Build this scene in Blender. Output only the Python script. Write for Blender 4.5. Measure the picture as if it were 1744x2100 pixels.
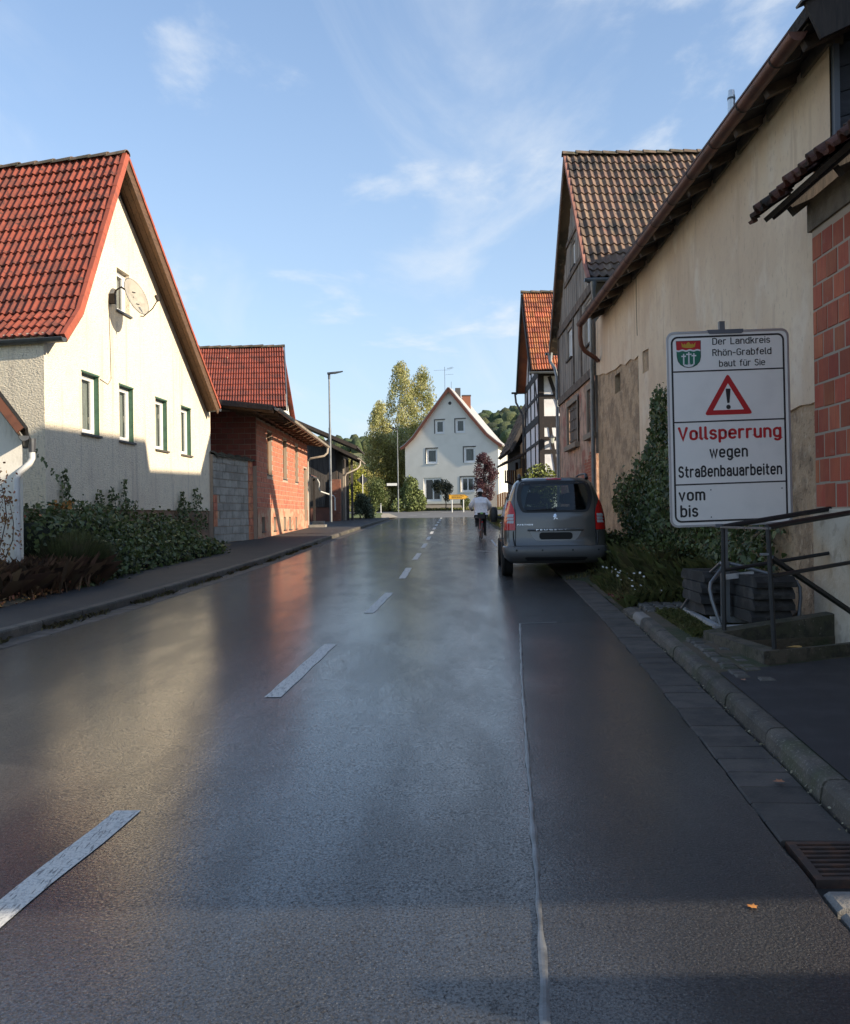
import bpy, bmesh, math, random
import numpy as np
from mathutils import Vector as V, Matrix, Euler
from mathutils.geometry import tessellate_polygon
random.seed(7); rng = np.random.default_rng(7)
R = math.radians
sc = bpy.context.scene
for o in list(bpy.data.objects): bpy.data.objects.remove(o)

# ---------------------------------------------------------------- camera
cam_d = bpy.data.cameras.new('camera'); cam = bpy.data.objects.new('camera', cam_d); sc.collection.objects.link(cam)
cam_d.sensor_fit = 'HORIZONTAL'; cam_d.sensor_width = 36; cam_d.lens = 39.63
cam_d.shift_y = 8 / 1744; cam_d.clip_start = .05; cam_d.clip_end = 6000
cam.location = (0, 0, 1.5); cam.rotation_euler = (R(90), R(.8), 0)
sc.camera = cam

# ---------------------------------------------------------------- light
SUN_EL, SUN_AZ = 22.0, 25.0          # elevation; degrees behind the right-hand perpendicular of the street
sd = V((math.cos(R(SUN_EL)) * math.cos(R(SUN_AZ)), -math.cos(R(SUN_EL)) * math.sin(R(SUN_AZ)), math.sin(R(SUN_EL))))
sun_d = bpy.data.lights.new('sun', 'SUN'); sun = bpy.data.objects.new('sun', sun_d); sc.collection.objects.link(sun)
sun_d.energy = 2.5; sun_d.angle = R(.55); sun_d.color = (1, .86, .66)
sun.rotation_euler = sd.to_track_quat('Z', 'Y').to_euler(); sun.location = (30, -8, 20)

w = bpy.data.worlds.new('World'); sc.world = w; w.use_nodes = True
nt = w.node_tree; nt.nodes.clear()
def N(t, **k):
    n = nt.nodes.new(t)
    for a, b in k.items(): setattr(n, a, b)
    return n
out = N('ShaderNodeOutputWorld'); bg = N('ShaderNodeBackground'); bg.inputs[1].default_value = .115
sky = N('ShaderNodeTexSky', sky_type='NISHITA', sun_disc=False, sun_elevation=R(SUN_EL), sun_rotation=math.atan2(sd.x, sd.y), altitude=300, air_density=1.0, dust_density=.5, ozone_density=2.2)
tc = N('ShaderNodeTexCoord'); sep = N('ShaderNodeSeparateXYZ'); nt.links.new(tc.outputs['Generated'], sep.inputs[0])
def mth(op, a, b=None, c=None):
    n = N('ShaderNodeMath', operation=op)
    for i, x in enumerate((a, b, c)):
        if x is None: continue
        if isinstance(x, (int, float)): n.inputs[i].default_value = x
        else: nt.links.new(x, n.inputs[i])
    return n.outputs[0]
zz = mth('ADD', mth('MAXIMUM', sep.outputs[2], 0.0), .12)
cx, cy = mth('DIVIDE', sep.outputs[0], zz), mth('DIVIDE', sep.outputs[1], zz)
comb = N('ShaderNodeCombineXYZ'); nt.links.new(cx, comb.inputs[0]); nt.links.new(cy, comb.inputs[1])
def cloud(scale, stretch, rot, loc, lo, hi, detail, dist):
    mp = N('ShaderNodeMapping'); mp.inputs['Scale'].default_value = stretch; mp.inputs['Rotation'].default_value = (0, 0, rot); mp.inputs['Location'].default_value = loc
    nz = N('ShaderNodeTexNoise'); nz.inputs['Scale'].default_value = scale; nz.inputs['Detail'].default_value = detail; nz.inputs['Roughness'].default_value = .58; nz.inputs['Distortion'].default_value = dist
    nt.links.new(comb.outputs[0], mp.inputs[0]); nt.links.new(mp.outputs[0], nz.inputs[0])
    mr = N('ShaderNodeMapRange', interpolation_type='SMOOTHSTEP'); mr.inputs['From Min'].default_value = lo; mr.inputs['From Max'].default_value = hi
    nt.links.new(nz.outputs[0], mr.inputs[0]); return mr.outputs[0]
c1 = cloud(.8, (1.5, .7, 1), .35, (6.2, 2.1, 0), .47, .80, 10, 1.3)
c2 = cloud(1.7, (1.1, 1.0, 1), .1, (8.1, 1.3, 0), .54, .70, 8, .25)
cl = mth('MINIMUM', mth('ADD', mth('MULTIPLY', c1, .55), mth('MULTIPLY', c2, .6)), .8)
veil = mth('MULTIPLY', mth('POWER', mth('SUBTRACT', 1.0, mth('MAXIMUM', sep.outputs[2], 0.0)), 3.6), .8)
fac = cl
gain = N('ShaderNodeMix', data_type='RGBA', blend_type='MULTIPLY'); gain.inputs[0].default_value = 1; gain.inputs[7].default_value = (.73, .765, .82, 1)
gam = N('ShaderNodeGamma'); gam.inputs[1].default_value = .80; nt.links.new(sky.outputs[0], gam.inputs[0]); nt.links.new(gam.outputs[0], gain.inputs[6])
mx = N('ShaderNodeMix', data_type='RGBA'); mx.inputs[7].default_value = (2.3, 2.42, 2.55, 1)
vm = N('ShaderNodeMix', data_type='RGBA'); vm.inputs[7].default_value = (1.5, 1.82, 2.15, 1); nt.links.new(veil, vm.inputs[0]); nt.links.new(gain.outputs[2], vm.inputs[6]); nt.links.new(fac, mx.inputs[0]); nt.links.new(vm.outputs[2], mx.inputs[6]); nt.links.new(mx.outputs[2], bg.inputs[0]); nt.links.new(bg.outputs[0], out.inputs[0])

vs = sc.view_settings; vs.view_transform = 'Standard'; vs.look = 'None'; vs.gamma = 1; vs.exposure = 1.78; vs.use_curve_mapping = False
sc.cycles.max_bounces = 6; sc.cycles.transparent_max_bounces = 12

# ---------------------------------------------------------------- materials
MATS = {}
def M(name, base, rough=.8, layers=(), bump=(), rnd=0., spec=.5, metal=0., island=0., rough_var=None, coat=0., coat_rough=.1, trans=0., hue=0., leaf=0., film=None, alpha=1.):
    """layers: (colour, scale, lo, hi, strength, stretch); bump: (scale, strength, distance, stretch)"""
    if name in MATS: return MATS[name]
    m = bpy.data.materials.new(name); m.use_nodes = True; t = m.node_tree; n = t.nodes; L = t.links
    b = n['Principled BSDF']; b.inputs['Roughness'].default_value = rough; b.inputs['Metallic'].default_value = metal
    b.inputs['Specular IOR Level'].default_value = spec
    if coat: b.inputs['Coat Weight'].default_value = coat; b.inputs['Coat Roughness'].default_value = coat_rough
    if alpha < 1: b.inputs['Alpha'].default_value = alpha
    if trans: b.inputs['Transmission Weight'].default_value = trans
    geo = n.new('ShaderNodeNewGeometry')
    def noise(scale, stretch=(1, 1, 1), detail=5., rg=.55):
        mp = n.new('ShaderNodeMapping'); mp.inputs['Scale'].default_value = stretch
        L.new(geo.outputs['Position'], mp.inputs[0])
        z = n.new('ShaderNodeTexNoise'); z.inputs['Scale'].default_value = scale; z.inputs['Detail'].default_value = detail; z.inputs['Roughness'].default_value = rg
        L.new(mp.outputs[0], z.inputs[0]); return z.outputs[0]
    def mixc(f, a, c):
        x = n.new('ShaderNodeMix'); x.data_type = 'RGBA'
        if isinstance(f, float): x.inputs[0].default_value = f
        else: L.new(f, x.inputs[0])
        for k, q in ((6, a), (7, c)):
            if isinstance(q, tuple): x.inputs[k].default_value = (*q[:3], 1)
            else: L.new(q, x.inputs[k])
        return x.outputs[2]
    col = tuple(base)
    for ly in layers:
        c, s, lo, hi, st = ly[:5]; stv = ly[5] if len(ly) > 5 else (1, 1, 1)
        mr = n.new('ShaderNodeMapRange'); mr.interpolation_type = 'SMOOTHSTEP'; mr.inputs['From Min'].default_value = lo; mr.inputs['From Max'].default_value = hi; mr.inputs['To Max'].default_value = st
        L.new(noise(s, stv), mr.inputs[0]); col = mixc(mr.outputs[0], col, tuple(c))
    if rnd or island:
        if rnd: src = n.new('ShaderNodeObjectInfo').outputs['Random']
        else: src = geo.outputs['Random Per Island']
        k = rnd or island
        hsv = n.new('ShaderNodeHueSaturation')
        mr = n.new('ShaderNodeMapRange'); mr.inputs['To Min'].default_value = 1 - k; mr.inputs['To Max'].default_value = 1 + k; L.new(src, mr.inputs[0]); L.new(mr.outputs[0], hsv.inputs['Value'])
        if hue:
            wn = n.new('ShaderNodeTexWhiteNoise'); wn.noise_dimensions = '1D'; L.new(src, wn.inputs['W'])
            m2 = n.new('ShaderNodeMapRange'); m2.inputs['To Min'].default_value = .5 - hue; m2.inputs['To Max'].default_value = .5 + hue; L.new(wn.outputs[0], m2.inputs[0]); L.new(m2.outputs[0], hsv.inputs['Hue'])
        if isinstance(col, tuple): hsv.inputs['Color'].default_value = (*col, 1)
        else: L.new(col, hsv.inputs['Color'])
        col = hsv.outputs[0]
    if isinstance(col, tuple): b.inputs['Base Color'].default_value = (*col, 1)
    else: L.new(col, b.inputs['Base Color'])
    if rough_var:
        s, lo, hi, r0, r1 = rough_var[:5]; stv = rough_var[5] if len(rough_var) > 5 else (1, 1, 1)
        mr = n.new('ShaderNodeMapRange'); mr.interpolation_type = 'SMOOTHSTEP'
        for k, q in zip(('From Min', 'From Max', 'To Min', 'To Max'), (lo, hi, r0, r1)): mr.inputs[k].default_value = q
        L.new(noise(s, stv), mr.inputs[0]); L.new(mr.outputs[0], b.inputs['Roughness'])
    last = None
    for bp in bump:
        s, st, d = bp[:3]; stv = bp[3] if len(bp) > 3 else (1, 1, 1)
        u = n.new('ShaderNodeBump'); u.inputs['Strength'].default_value = st; u.inputs['Distance'].default_value = d
        L.new(noise(s, stv, 4.), u.inputs['Height'])
        if last: L.new(last, u.inputs['Normal'])
        last = u.outputs[0]
    if last: L.new(last, b.inputs['Normal'])
    if film:   # thin uneven water film: (scale, lo, hi, w0, w1, stretch, roughness)
        s, lo, hi, w0, w1, stv, fr_ = film
        mr = n.new('ShaderNodeMapRange'); mr.interpolation_type = 'SMOOTHSTEP'
        for k, q in zip(('From Min', 'From Max', 'To Min', 'To Max'), (lo, hi, w0, w1)): mr.inputs[k].default_value = q
        L.new(noise(s, stv, 4.), mr.inputs[0]); g2 = n.new('ShaderNodeMapRange'); g2.interpolation_type = 'SMOOTHSTEP'
        for k, q in zip(('From Min', 'From Max', 'To Min', 'To Max'), (.39, .55, .04, 1.)): g2.inputs[k].default_value = q
        L.new(noise(115, (1, .75, 1), 7., .8), g2.inputs[0]); mu = n.new('ShaderNodeMath'); mu.operation = 'MULTIPLY'; L.new(mr.outputs[0], mu.inputs[0]); L.new(g2.outputs[0], mu.inputs[1]); L.new(mu.outputs[0], b.inputs['Coat Weight']); b.inputs['Coat Roughness'].default_value = fr_; b.inputs['Coat IOR'].default_value = 1.78
        u = n.new('ShaderNodeBump'); u.inputs['Strength'].default_value = .18; u.inputs['Distance'].default_value = .006; L.new(noise(70, (1, 1, 1), 3., .6), u.inputs['Height']); L.new(u.outputs[0], b.inputs['Coat Normal'])
    if leaf:
        tl_ = n.new('ShaderNodeBsdfTranslucent'); mxs = n.new('ShaderNodeMixShader'); mxs.inputs[0].default_value = leaf; o_ = n['Material Output']
        if isinstance(col, tuple): tl_.inputs[0].default_value = (*col, 1)
        else: L.new(col, tl_.inputs[0])
        L.new(b.outputs[0], mxs.inputs[1]); L.new(tl_.outputs[0], mxs.inputs[2]); L.new(mxs.outputs[0], o_.inputs[0])
    MATS[name] = m; return m
def glass_mat(name, tint=(.75, .8, .8), rough=.03, opac=.15, col=(.1, .11, .12)):
    m = bpy.data.materials.new(name); m.use_nodes = True; t = m.node_tree; n = t.nodes; L = t.links; n.clear()
    o = n.new('ShaderNodeOutputMaterial'); tr = n.new('ShaderNodeBsdfTransparent'); tr.inputs[0].default_value = (*tint, 1)
    d = n.new('ShaderNodeBsdfDiffuse'); d.inputs[0].default_value = (*col, 1)
    g = n.new('ShaderNodeBsdfGlossy'); g.inputs['Roughness'].default_value = rough
    fr = n.new('ShaderNodeFresnel'); fr.inputs[0].default_value = 1.6
    a = n.new('ShaderNodeMixShader'); a.inputs[0].default_value = opac; L.new(tr.outputs[0], a.inputs[1]); L.new(d.outputs[0], a.inputs[2])
    c = n.new('ShaderNodeMixShader'); L.new(fr.outputs[0], c.inputs[0]); L.new(a.outputs[0], c.inputs[1]); L.new(g.outputs[0], c.inputs[2]); L.new(c.outputs[0], o.inputs[0])
    MATS[name] = m; return m

# ---------------------------------------------------------------- mesh helpers
class MB:
    def __init__(s): s.v = []; s.f = []
    def add(s, vs, fs):
        k = len(s.v); s.v += [tuple(p) for p in vs]; s.f += [tuple(i + k for i in q) for q in fs]; return s
    def quad(s, a, b, c, d): return s.add([a, b, c, d], [(0, 1, 2, 3)])
    def obox(s, o, a, b, c):
        o, a, b, c = V(o), V(a), V(b), V(c)
        p = [o, o + a, o + a + b, o + b, o + c, o + a + c, o + a + b + c, o + b + c]
        f = [(0, 3, 2, 1), (4, 5, 6, 7), (0, 1, 5, 4), (1, 2, 6, 5), (2, 3, 7, 6), (3, 0, 4, 7)]
        if a.cross(b).dot(c) < 0: f = [q[::-1] for q in f]
        return s.add(p, f)
    def box(s, x0, x1, y0, y1, z0, z1): return s.obox((x0, y0, z0), (x1 - x0, 0, 0), (0, y1 - y0, 0), (0, 0, z1 - z0))
    def beam(s, p, q, w, h, up=(0, 0, 1)):
        p, q = V(p), V(q); d = (q - p); u = V(up); sd_ = d.cross(u).normalized() * w; n = sd_.cross(d).normalized() * h
        return s.obox(p - sd_ / 2 - n / 2, d, sd_, n)
    def prism(s, pts, ext):
        pts = [V(p) for p in pts]; e = V(ext); n = len(pts)
        nn = sum(((pts[i] - pts[0]).cross(pts[i + 1] - pts[0]) for i in range(1, n - 1)), V())
        if nn.dot(e) > 0: pts = pts[::-1]
        k = len(s.v); s.v += [tuple(p) for p in pts] + [tuple(p + e) for p in pts]
        s.f += [tuple(range(k, k + n)), tuple(range(k + 2 * n - 1, k + n - 1, -1))]
        s.f += [(k + i, k + n + i, k + n + (i + 1) % n, k + (i + 1) % n) for i in range(n)]
        return s
    def tube(s, path, r, n=8, caps=True):
        path = [V(p) for p in path]; rs = r if isinstance(r, (list, tuple)) else [r] * len(path)
        k = len(s.v); prev = None
        for i, p in enumerate(path):
            d = (path[min(i + 1, len(path) - 1)] - path[max(i - 1, 0)]).normalized()
            a = V((0, 0, 1)) if prev is None else prev
            if prev is None and abs(d.z) > .9: a = V((1, 0, 0))
            x = (a - d * a.dot(d)).normalized(); y = d.cross(x); prev = x
            for j in range(n):
                t = 2 * math.pi * j / n; s.v.append(tuple(p + (x * math.cos(t) + y * math.sin(t)) * rs[i]))
        for i in range(len(path) - 1):
            for j in range(n):
                a, b = k + i * n + j, k + i * n + (j + 1) % n; s.f.append((a, b, b + n, a + n))
        if caps: s.f += [tuple(range(k + n - 1, k - 1, -1)), tuple(range(k + (len(path) - 1) * n, k + len(path) * n))]
        return s
    def lathe(s, prof, n=16, o=(0, 0, 0), ax=(0, 0, 1)):
        ax = V(ax).normalized(); a = V((1, 0, 0)) if abs(ax.x) < .8 else V((0, 1, 0)); x = (a - ax * a.dot(ax)).normalized(); y = ax.cross(x); o = V(o)
        k = len(s.v)
        for r, h in prof:
            for j in range(n):
                t = 2 * math.pi * j / n; s.v.append(tuple(o + ax * h + (x * math.cos(t) + y * math.sin(t)) * r))
        for i in range(len(prof) - 1):
            for j in range(n):
                p, q = k + i * n + j, k + i * n + (j + 1) % n; s.f.append((p, q, q + n, p + n))
        return s
    def grid(s, fn, nu, nv):
        k = len(s.v)
        for j in range(nv + 1):
            for i in range(nu + 1): s.v.append(tuple(fn(i / nu, j / nv)))
        for j in range(nv):
            for i in range(nu):
                a = k + j * (nu + 1) + i; s.f.append((a, a + 1, a + nu + 2, a + nu + 1))
        return s
    def holed(s, outer, holes, P, depth=0, nrm=None):
        """flat face with rectangular/poly holes; P maps 2D->3D; reveals of length depth along -nrm"""
        loops = [[V((a, b, 0)) for a, b in outer]] + [[V((a, b, 0)) for a, b in h] for h in holes]
        tri = tessellate_polygon(loops); flat = [p for l in loops for p in l]; k = len(s.v)
        s.v += [tuple(P(p.x, p.y)) for p in flat]; nn = V(nrm) if nrm else None
        for t in tri:
            t = tuple(k + i for i in t)
            if nn is not None:
                a, b, c = (V(s.v[i]) for i in t)
                if (b - a).cross(c - a).dot(nn) < 0: t = t[::-1]
            s.f.append(t)
        if depth:
            d = nn.normalized() * -depth
            for h in holes:
                for i in range(len(h)):
                    a, b = V(P(*h[i])), V(P(*h[(i + 1) % len(h)])); s.quad(a, b, b + d, a + d)
        return s
    def mesh(s, name, smooth=False):
        me = bpy.data.meshes.new(name); me.from_pydata(s.v, [], s.f); me.update()
        if smooth:
            me.polygons.foreach_set('use_smooth', [True] * len(me.polygons))
            me.set_sharp_from_angle(angle=R(40))
        return me
C = sc.collection
def wloc(o):
    v = V((0, 0, 0))
    while o: v = v + o.location; o = o.parent
    return v
def link(o, parent=None):
    C.objects.link(o); o.parent = parent; return o
def thing(name, label, cat, loc=(0, 0, 0), rz=0, group=None):
    o = bpy.data.objects.new(name, None); C.objects.link(o); o.location = loc; o.rotation_euler = (0, 0, rz); o.empty_display_size = .3
    return tag(o, label, cat, group)
def tag(o, label=None, cat=None, group=None, kind=None):
    for k, q in (('label', label), ('category', cat), ('group', group), ('kind', kind)):
        if q: o[k] = q
    return o
def part(name, mb, mat, parent=None, smooth=False, local=False, label=None, kind=None):
    """world-space builder -> object; verts are shifted into the parent's frame unless local"""
    if parent is not None and not local:
        l = wloc(parent); mb.v = [(a - l.x, b - l.y, c - l.z) for a, b, c in mb.v]
    o = bpy.data.objects.new(name, mb.mesh(name, smooth)); link(o, parent)
    if mat: o.data.materials.append(mat)
    return tag(o, label, None, None, kind)
def solo(name, mb, mat, label, cat, group=None, smooth=False):
    c = V(mb.v[0]); n = len(mb.v); c = sum((V(p) for p in mb.v), V()) / n; c.z = min(p[2] for p in mb.v)
    mb.v = [(a - c.x, b - c.y, d - c.z) for a, b, d in mb.v]
    o = bpy.data.objects.new(name, mb.mesh(name, smooth)); link(o); o.location = c; o.data.materials.append(mat); return tag(o, label, cat, group)
def struct(name, mb, mat, smooth=False, kind='structure'):
    o = part(name, mb, mat, smooth=smooth); o['kind'] = kind; return o
def piece(name, me, parent, pos, rz=0):
    o = bpy.data.objects.new(name, me); C.objects.link(o); o.parent = parent; o.location = V(pos) - wloc(parent); o.rotation_euler = (0, 0, rz); return o
def lerp(pts, y):
    if y <= pts[0][0]:
        (a, b), (c, d) = pts[0], pts[1]; return b + (d - b) / (c - a) * (y - a)
    for (a, b), (c, d) in zip(pts, pts[1:]):
        if y <= c: return b + (d - b) * (y - a) / (c - a)
    (a, b), (c, d) = pts[-2], pts[-1]; return d + (d - b) / (c - a) * (y - c)
def gz(y): return .0208 * y if y < 88 else .0208 * 88
def mesh_np(name, verts, k):
    """verts: (n*k,3) array of n separate k-gons"""
    n = len(verts) // k; me = bpy.data.meshes.new(name)
    me.vertices.add(n * k); me.vertices.foreach_set('co', verts.astype(np.float32).ravel())
    me.loops.add(n * k); me.loops.foreach_set('vertex_index', np.arange(n * k, dtype=np.int32))
    me.polygons.add(n); me.polygons.foreach_set('loop_start', np.arange(0, n * k, k, dtype=np.int32))
    me.update(calc_edges=True); return me
LEAF = {'oval': np.array([(0, -.5, 0), (.28, -.1, .06), (.2, .3, .05), (0, .5, 0), (-.2, .3, .05), (-.28, -.1, .06)]),
        'ivy': np.array([(0, -.42, 0), (.42, -.3, .04), (.3, .1, .05), (0, .55, -.03), (-.3, .1, .05), (-.42, -.3, .04)]),
        'needle': np.array([(0, -.5, 0), (.09, 0, .02), (0, .5, 0), (-.09, 0, .02)])}
def leaves(cent, size, shape='oval', droop=None, nrm=None, jitter=1.0):
    """cent (n,3), size (n,), returns (n*k,3) leaf polygons; nrm biases the leaf normals, droop the tip direction"""
    n = len(cent); L = LEAF[shape]; k = len(L)
    z = rng.normal(size=(n, 3)) * jitter
    if nrm is not None: z = z + nrm
    z /= np.linalg.norm(z, axis=1)[:, None] + 1e-9
    y = rng.normal(size=(n, 3)) * (.6 if droop is not None else 1)
    if droop is not None: y = y + np.array(droop)
    y -= z * (y * z).sum(1)[:, None]; y /= np.linalg.norm(y, axis=1)[:, None] + 1e-9
    x = np.cross(y, z)
    P = cent[:, None, :] + size[:, None, None] * (L[None, :, 0:1] * x[:, None, :] + L[None, :, 1:2] * y[:, None, :] + L[None, :, 2:3] * z[:, None, :])
    return P.reshape(-1, 3)
def blades(pos, h, wd, lean, segs=2):
    """grass blades: pos (n,3), h (n,), tapered bent strips -> (n*5,3) pentagons"""
    n = len(pos); a = rng.uniform(0, 2 * np.pi, n); d = np.stack([np.cos(a), np.sin(a), np.zeros(n)], 1)
    s = np.stack([-d[:, 1], d[:, 0], np.zeros(n)], 1) * (wd[:, None] / 2)
    up = np.array([0, 0, 1.])
    m = pos + up * (h * .6)[:, None] + d * (h * lean * .35)[:, None]; t = pos + up * (h * (1 - lean * .35))[:, None] + d * (h * lean)[:, None]
    return np.stack([pos - s, pos + s, m + s * .8, t, m - s * .8], 1).reshape(-1, 3)
def leafobj(name, P, k, mat, parent=None, kind=None):
    if parent is not None: P = P - np.array(wloc(parent))
    o = bpy.data.objects.new(name, mesh_np(name, P, k)); link(o, parent); o.data.materials.append(mat); return tag(o, None, None, None, kind)
def blob_pts(n, blobs, shell=.55):
    """points in the outer shell of ellipsoids (cx,cy,cz,rx,ry,rz)"""
    B = np.array(blobs, float); wts = (B[:, 3] * B[:, 4] * B[:, 5]) ** .75; wts /= wts.sum(); i = rng.choice(len(B), n, p=wts)
    d = rng.normal(size=(n, 3)); d /= np.linalg.norm(d, axis=1)[:, None]; r = shell + (1 - shell) * rng.random(n) ** .6
    return B[i, :3] + d * r[:, None] * B[i, 3:], d
# ---------------------------------------------------------------- the ground
def gz(y):
    return lerp([(-20, -.416), (70, 1.456), (86, 1.97), (92, 2.15), (130, 2.6), (300, 8)], y)
RE = [(-8, .38), (3.2, 1.42), (4, 1.49), (5.5, 1.63), (8.1, 1.85), (11.1, 2.09), (15.2, 2.35), (20, 2.6), (30, 2.95), (45, 3.3), (66, 3.9)]
LE = [(-8, -5.6), (6, -4.7), (9.5, -4.33), (11.5, -4.13), (13.1, -3.97), (16.3, -3.77), (22.3, -3.45), (31.3, -3.22), (43.4, -2.79), (55.8, -2.31), (66, -1.9)]
rx = lambda y: lerp(RE, y); lx = lambda y: lerp(LE, y)
SLOPE = math.atan(.0208)

m_asph = M('wet_asphalt', (.030, .029, .030), .5, film=(1.7, .34, .62, .68, 1.0, (1.3, .32, 1), .12), layers=[((.046, .044, .042), .8, .42, .64, .8, (2.2, .2, 1)), ((.014, .014, .016), 90, .46, .58, .95), ((.15, .146, .14), 140, .60, .66, .8)],
           bump=[(80, 1., .018), (240, .5, .006)], spec=.25)
m_patch = M('patched_asphalt', (.034, .033, .036), .5, film=(.9, .34, .66, .5, 1., (1.1, .5, 1), .19), layers=[((.046, .045, .046), 1, .4, .66, .8, (2, .3, 1)), ((.016, .016, .019), 100, .46, .58, .95), ((.17, .17, .165), 150, .61, .67, .7)],
            bump=[(90, 1., .016), (260, .5, .006)], spec=.22)
m_walk = M('pavement_asphalt', (.042, .04, .04), .75, layers=[((.06, .056, .052), 1.3, .42, .7, .8), ((.02, .02, .02), 130, .5, .66, .7), ((.12, .115, .11), 230, .62, .72, .6)], bump=[(210, .7, .005)], spec=.3)
m_junc = M('dry_asphalt', (.12, .118, .115), .8, layers=[((.17, .165, .16), .7, .4, .7, .8), ((.07, .07, .07), 60, .5, .7, .5)], bump=[(120, .4, .004)])
m_earth = M('earth', (.10, .078, .052), .95, layers=[((.03, .05, .015), 1.4, .42, .6, .8), ((.10, .07, .045), 9, .5, .7, .6)], bump=[(30, .8, .03)])
m_mead = M('meadow', (.09, .12, .035), .95, layers=[((.16, .15, .06), .03, .42, .62, .9), ((.05, .08, .025), .12, .5, .7, .7)], bump=[(4, .4, .1)])
m_white_line = M('road_paint', (.62, .60, .55), .55, layers=[((.10, .10, .10), 16, .56, .63, .85, (6, .8, 1)), ((.30, .30, .29), 60, .45, .65, .6), ((.12, .12, .12), 130, .6, .68, .6)], bump=[(180, .6, .004)])
m_kerb = M('kerb_stone', (.10, .085, .068), .85, layers=[((.05, .046, .04), 5, .4, .66, .85), ((.055, .06, .03), 2.1, .52, .66, .8), ((.22, .20, .17), 60, .56, .68, .6)], bump=[(90, .5, .006), (14, .3, .01)], rnd=.22)
m_gutter = M('gutter_stone', (.075, .064, .054), .75, layers=[((.035, .033, .03), 6, .4, .66, .8), ((.11, .10, .09), 55, .55, .7, .5)], bump=[(90, .5, .006)], rnd=.28)
m_sett = M('light_sett', (.17, .16, .145), .8, layers=[((.14, .13, .12), 9, .45, .66, .8)], bump=[(40, .8, .012)], rnd=.2)

mb = MB()
ys = [-300, -60, -20, 0, 20, 40, 60, 70, 86, 92, 130, 180, 300, 520, 900, 1600, 4000]
xs = [-4000, -800, -200, -60, -20, 0, 20, 60, 200, 800, 4000]
mb.grid(lambda u, v: (xs[round(u * 10)], ys[round(v * 16)], (gz(ys[round(v * 16)]) if ys[round(v * 16)] < 300 else 8) - .06), 10, 16)
struct('ground', mb, m_mead)

mb = MB(); yy = [-8 + i * .5 for i in range(149)]
mb.grid(lambda u, v: (lx(yy[round(v * 148)]) + (rx(yy[round(v * 148)]) - lx(yy[round(v * 148)])) * u, yy[round(v * 148)], gz(yy[round(v * 148)])), 6, 148)
road = struct('road', mb, m_asph)
# the junction where the street ends
mb = MB(); jy = [64, 66, 70, 74, 78, 82, 86.2]; jx = [-70, -30, -12, -4, 0, 4, 12, 30, 70]
mb.grid(lambda u, v: (jx[round(u * 8)], jy[round(v * 6)], gz(jy[round(v * 6)]) - .006), 8, 6)
struct('cross_street', mb, m_junc)
for x0, x1, y0, y1 in ((-1.25, -.64, 71.4, 71.7), (-.25, .38, 75.4, 75.7), (1.4, 2.3, 79.1, 79.4), (3.1, 4.3, 80.6, 80.9)):
    o = part('lane_marking', MB().quad((x0, y0, gz(y0) + .004), (x1, y0 + .5, gz(y0 + .5) + .004), (x1, y1 + .5, gz(y1 + .5) + .004), (x0, y1, gz(y1) + .004)), m_white_line, road)
# darker patched strip of the right lane and its bitumen seam
SEAM = [(-8, .1), (2.4, .30), (2.65, .32), (2.92, .35), (3.67, .42), (4.92, .53), (7.49, .76), (10.88, 1.09)]
mb = MB(); yp = [-8 + i * .21 for i in range(91)]
sx = lambda y: lerp(SEAM, y)
mb.grid(lambda u, v: (sx(yp[round(v * 90)]) * (1 - u) + (rx(yp[round(v * 90)]) + .012 * math.sin(yp[round(v * 90)] * 9) + .008 * math.sin(yp[round(v * 90)] * 31)) * u, yp[round(v * 90)], gz(yp[round(v * 90)]) + .005), 4, 90)
part('asphalt_patch', mb, m_patch, road)
m_seam = M('bitumen_seam', (.07, .072, .075), .32, layers=[((.17, .175, .18), 9, .4, .66, .8)], spec=.7, bump=[(60, .4, .004)])
mb = MB(); ns = 220
def wob(y): return .0012 * math.sin(y * 7) + .0008 * math.sin(y * 27 + 1)
def swd(y): return .012 + .003 * math.sin(y * 5) + (.004 * max(0, math.sin(y * 3.9 + .6)) if y < 3.1 else 0) + .002 * math.sin(y * 17)
mb.grid(lambda u, v: (sx(2 + 8.88 * v) + wob(2 + 8.88 * v) + (u - .5) * 2 * swd(2 + 8.88 * v), 2 + 8.88 * v, gz(2 + 8.88 * v) + .009 + (.002 if .2 < u < .8 else 0)), 3, ns)
part('bitumen_seam', mb, m_seam, road)
part('bitumen_seam', MB().quad((1.08, 10.86, gz(10.86) + .009), (1.52, 10.93, gz(10.93) + .009), (1.52, 10.96, gz(10.96) + .009), (1.08, 10.90, gz(10.9) + .009)), m_seam, road)
# centre line
CL = [(0, -1.9), (3.42, -1.57), (4.52, -1.45), (7.26, -1.15), (9.79, -.97), (12.29, -.73), (14.7, -.57), (17.3, -.43), (20.1, -.34), (23.7, -.2), (29.4, 0), (36.9, .22), (42.9, .4), (64, 1.1)]
k = 0; y = 2.0
while y < 63:
    n_ = 12; mb = MB(); wd = .064
    mb.grid(lambda u, v: (lerp(CL, y + 2.52 * v) + (u - .5) * 2 * (wd + .005 * math.sin((y + v * 2.5) * 23 + u * 2)), y + 2.52 * v, gz(y + 2.52 * v) + .004), 2, n_)
    part('lane_marking', mb, m_white_line, road); y += 5.05
m_thin = M('thin_line', (.5, .5, .5), .6)
for (a, b), (c, d) in (((2.23, 31.6), (2.1, 27.7)), ((1.45, 25.4), (2.0, 24.9))):
    part('lane_marking', MB().beam((a, b, gz(b) + .004), (c, d, gz(d) + .004), .06, .003), m_thin, road)

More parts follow.
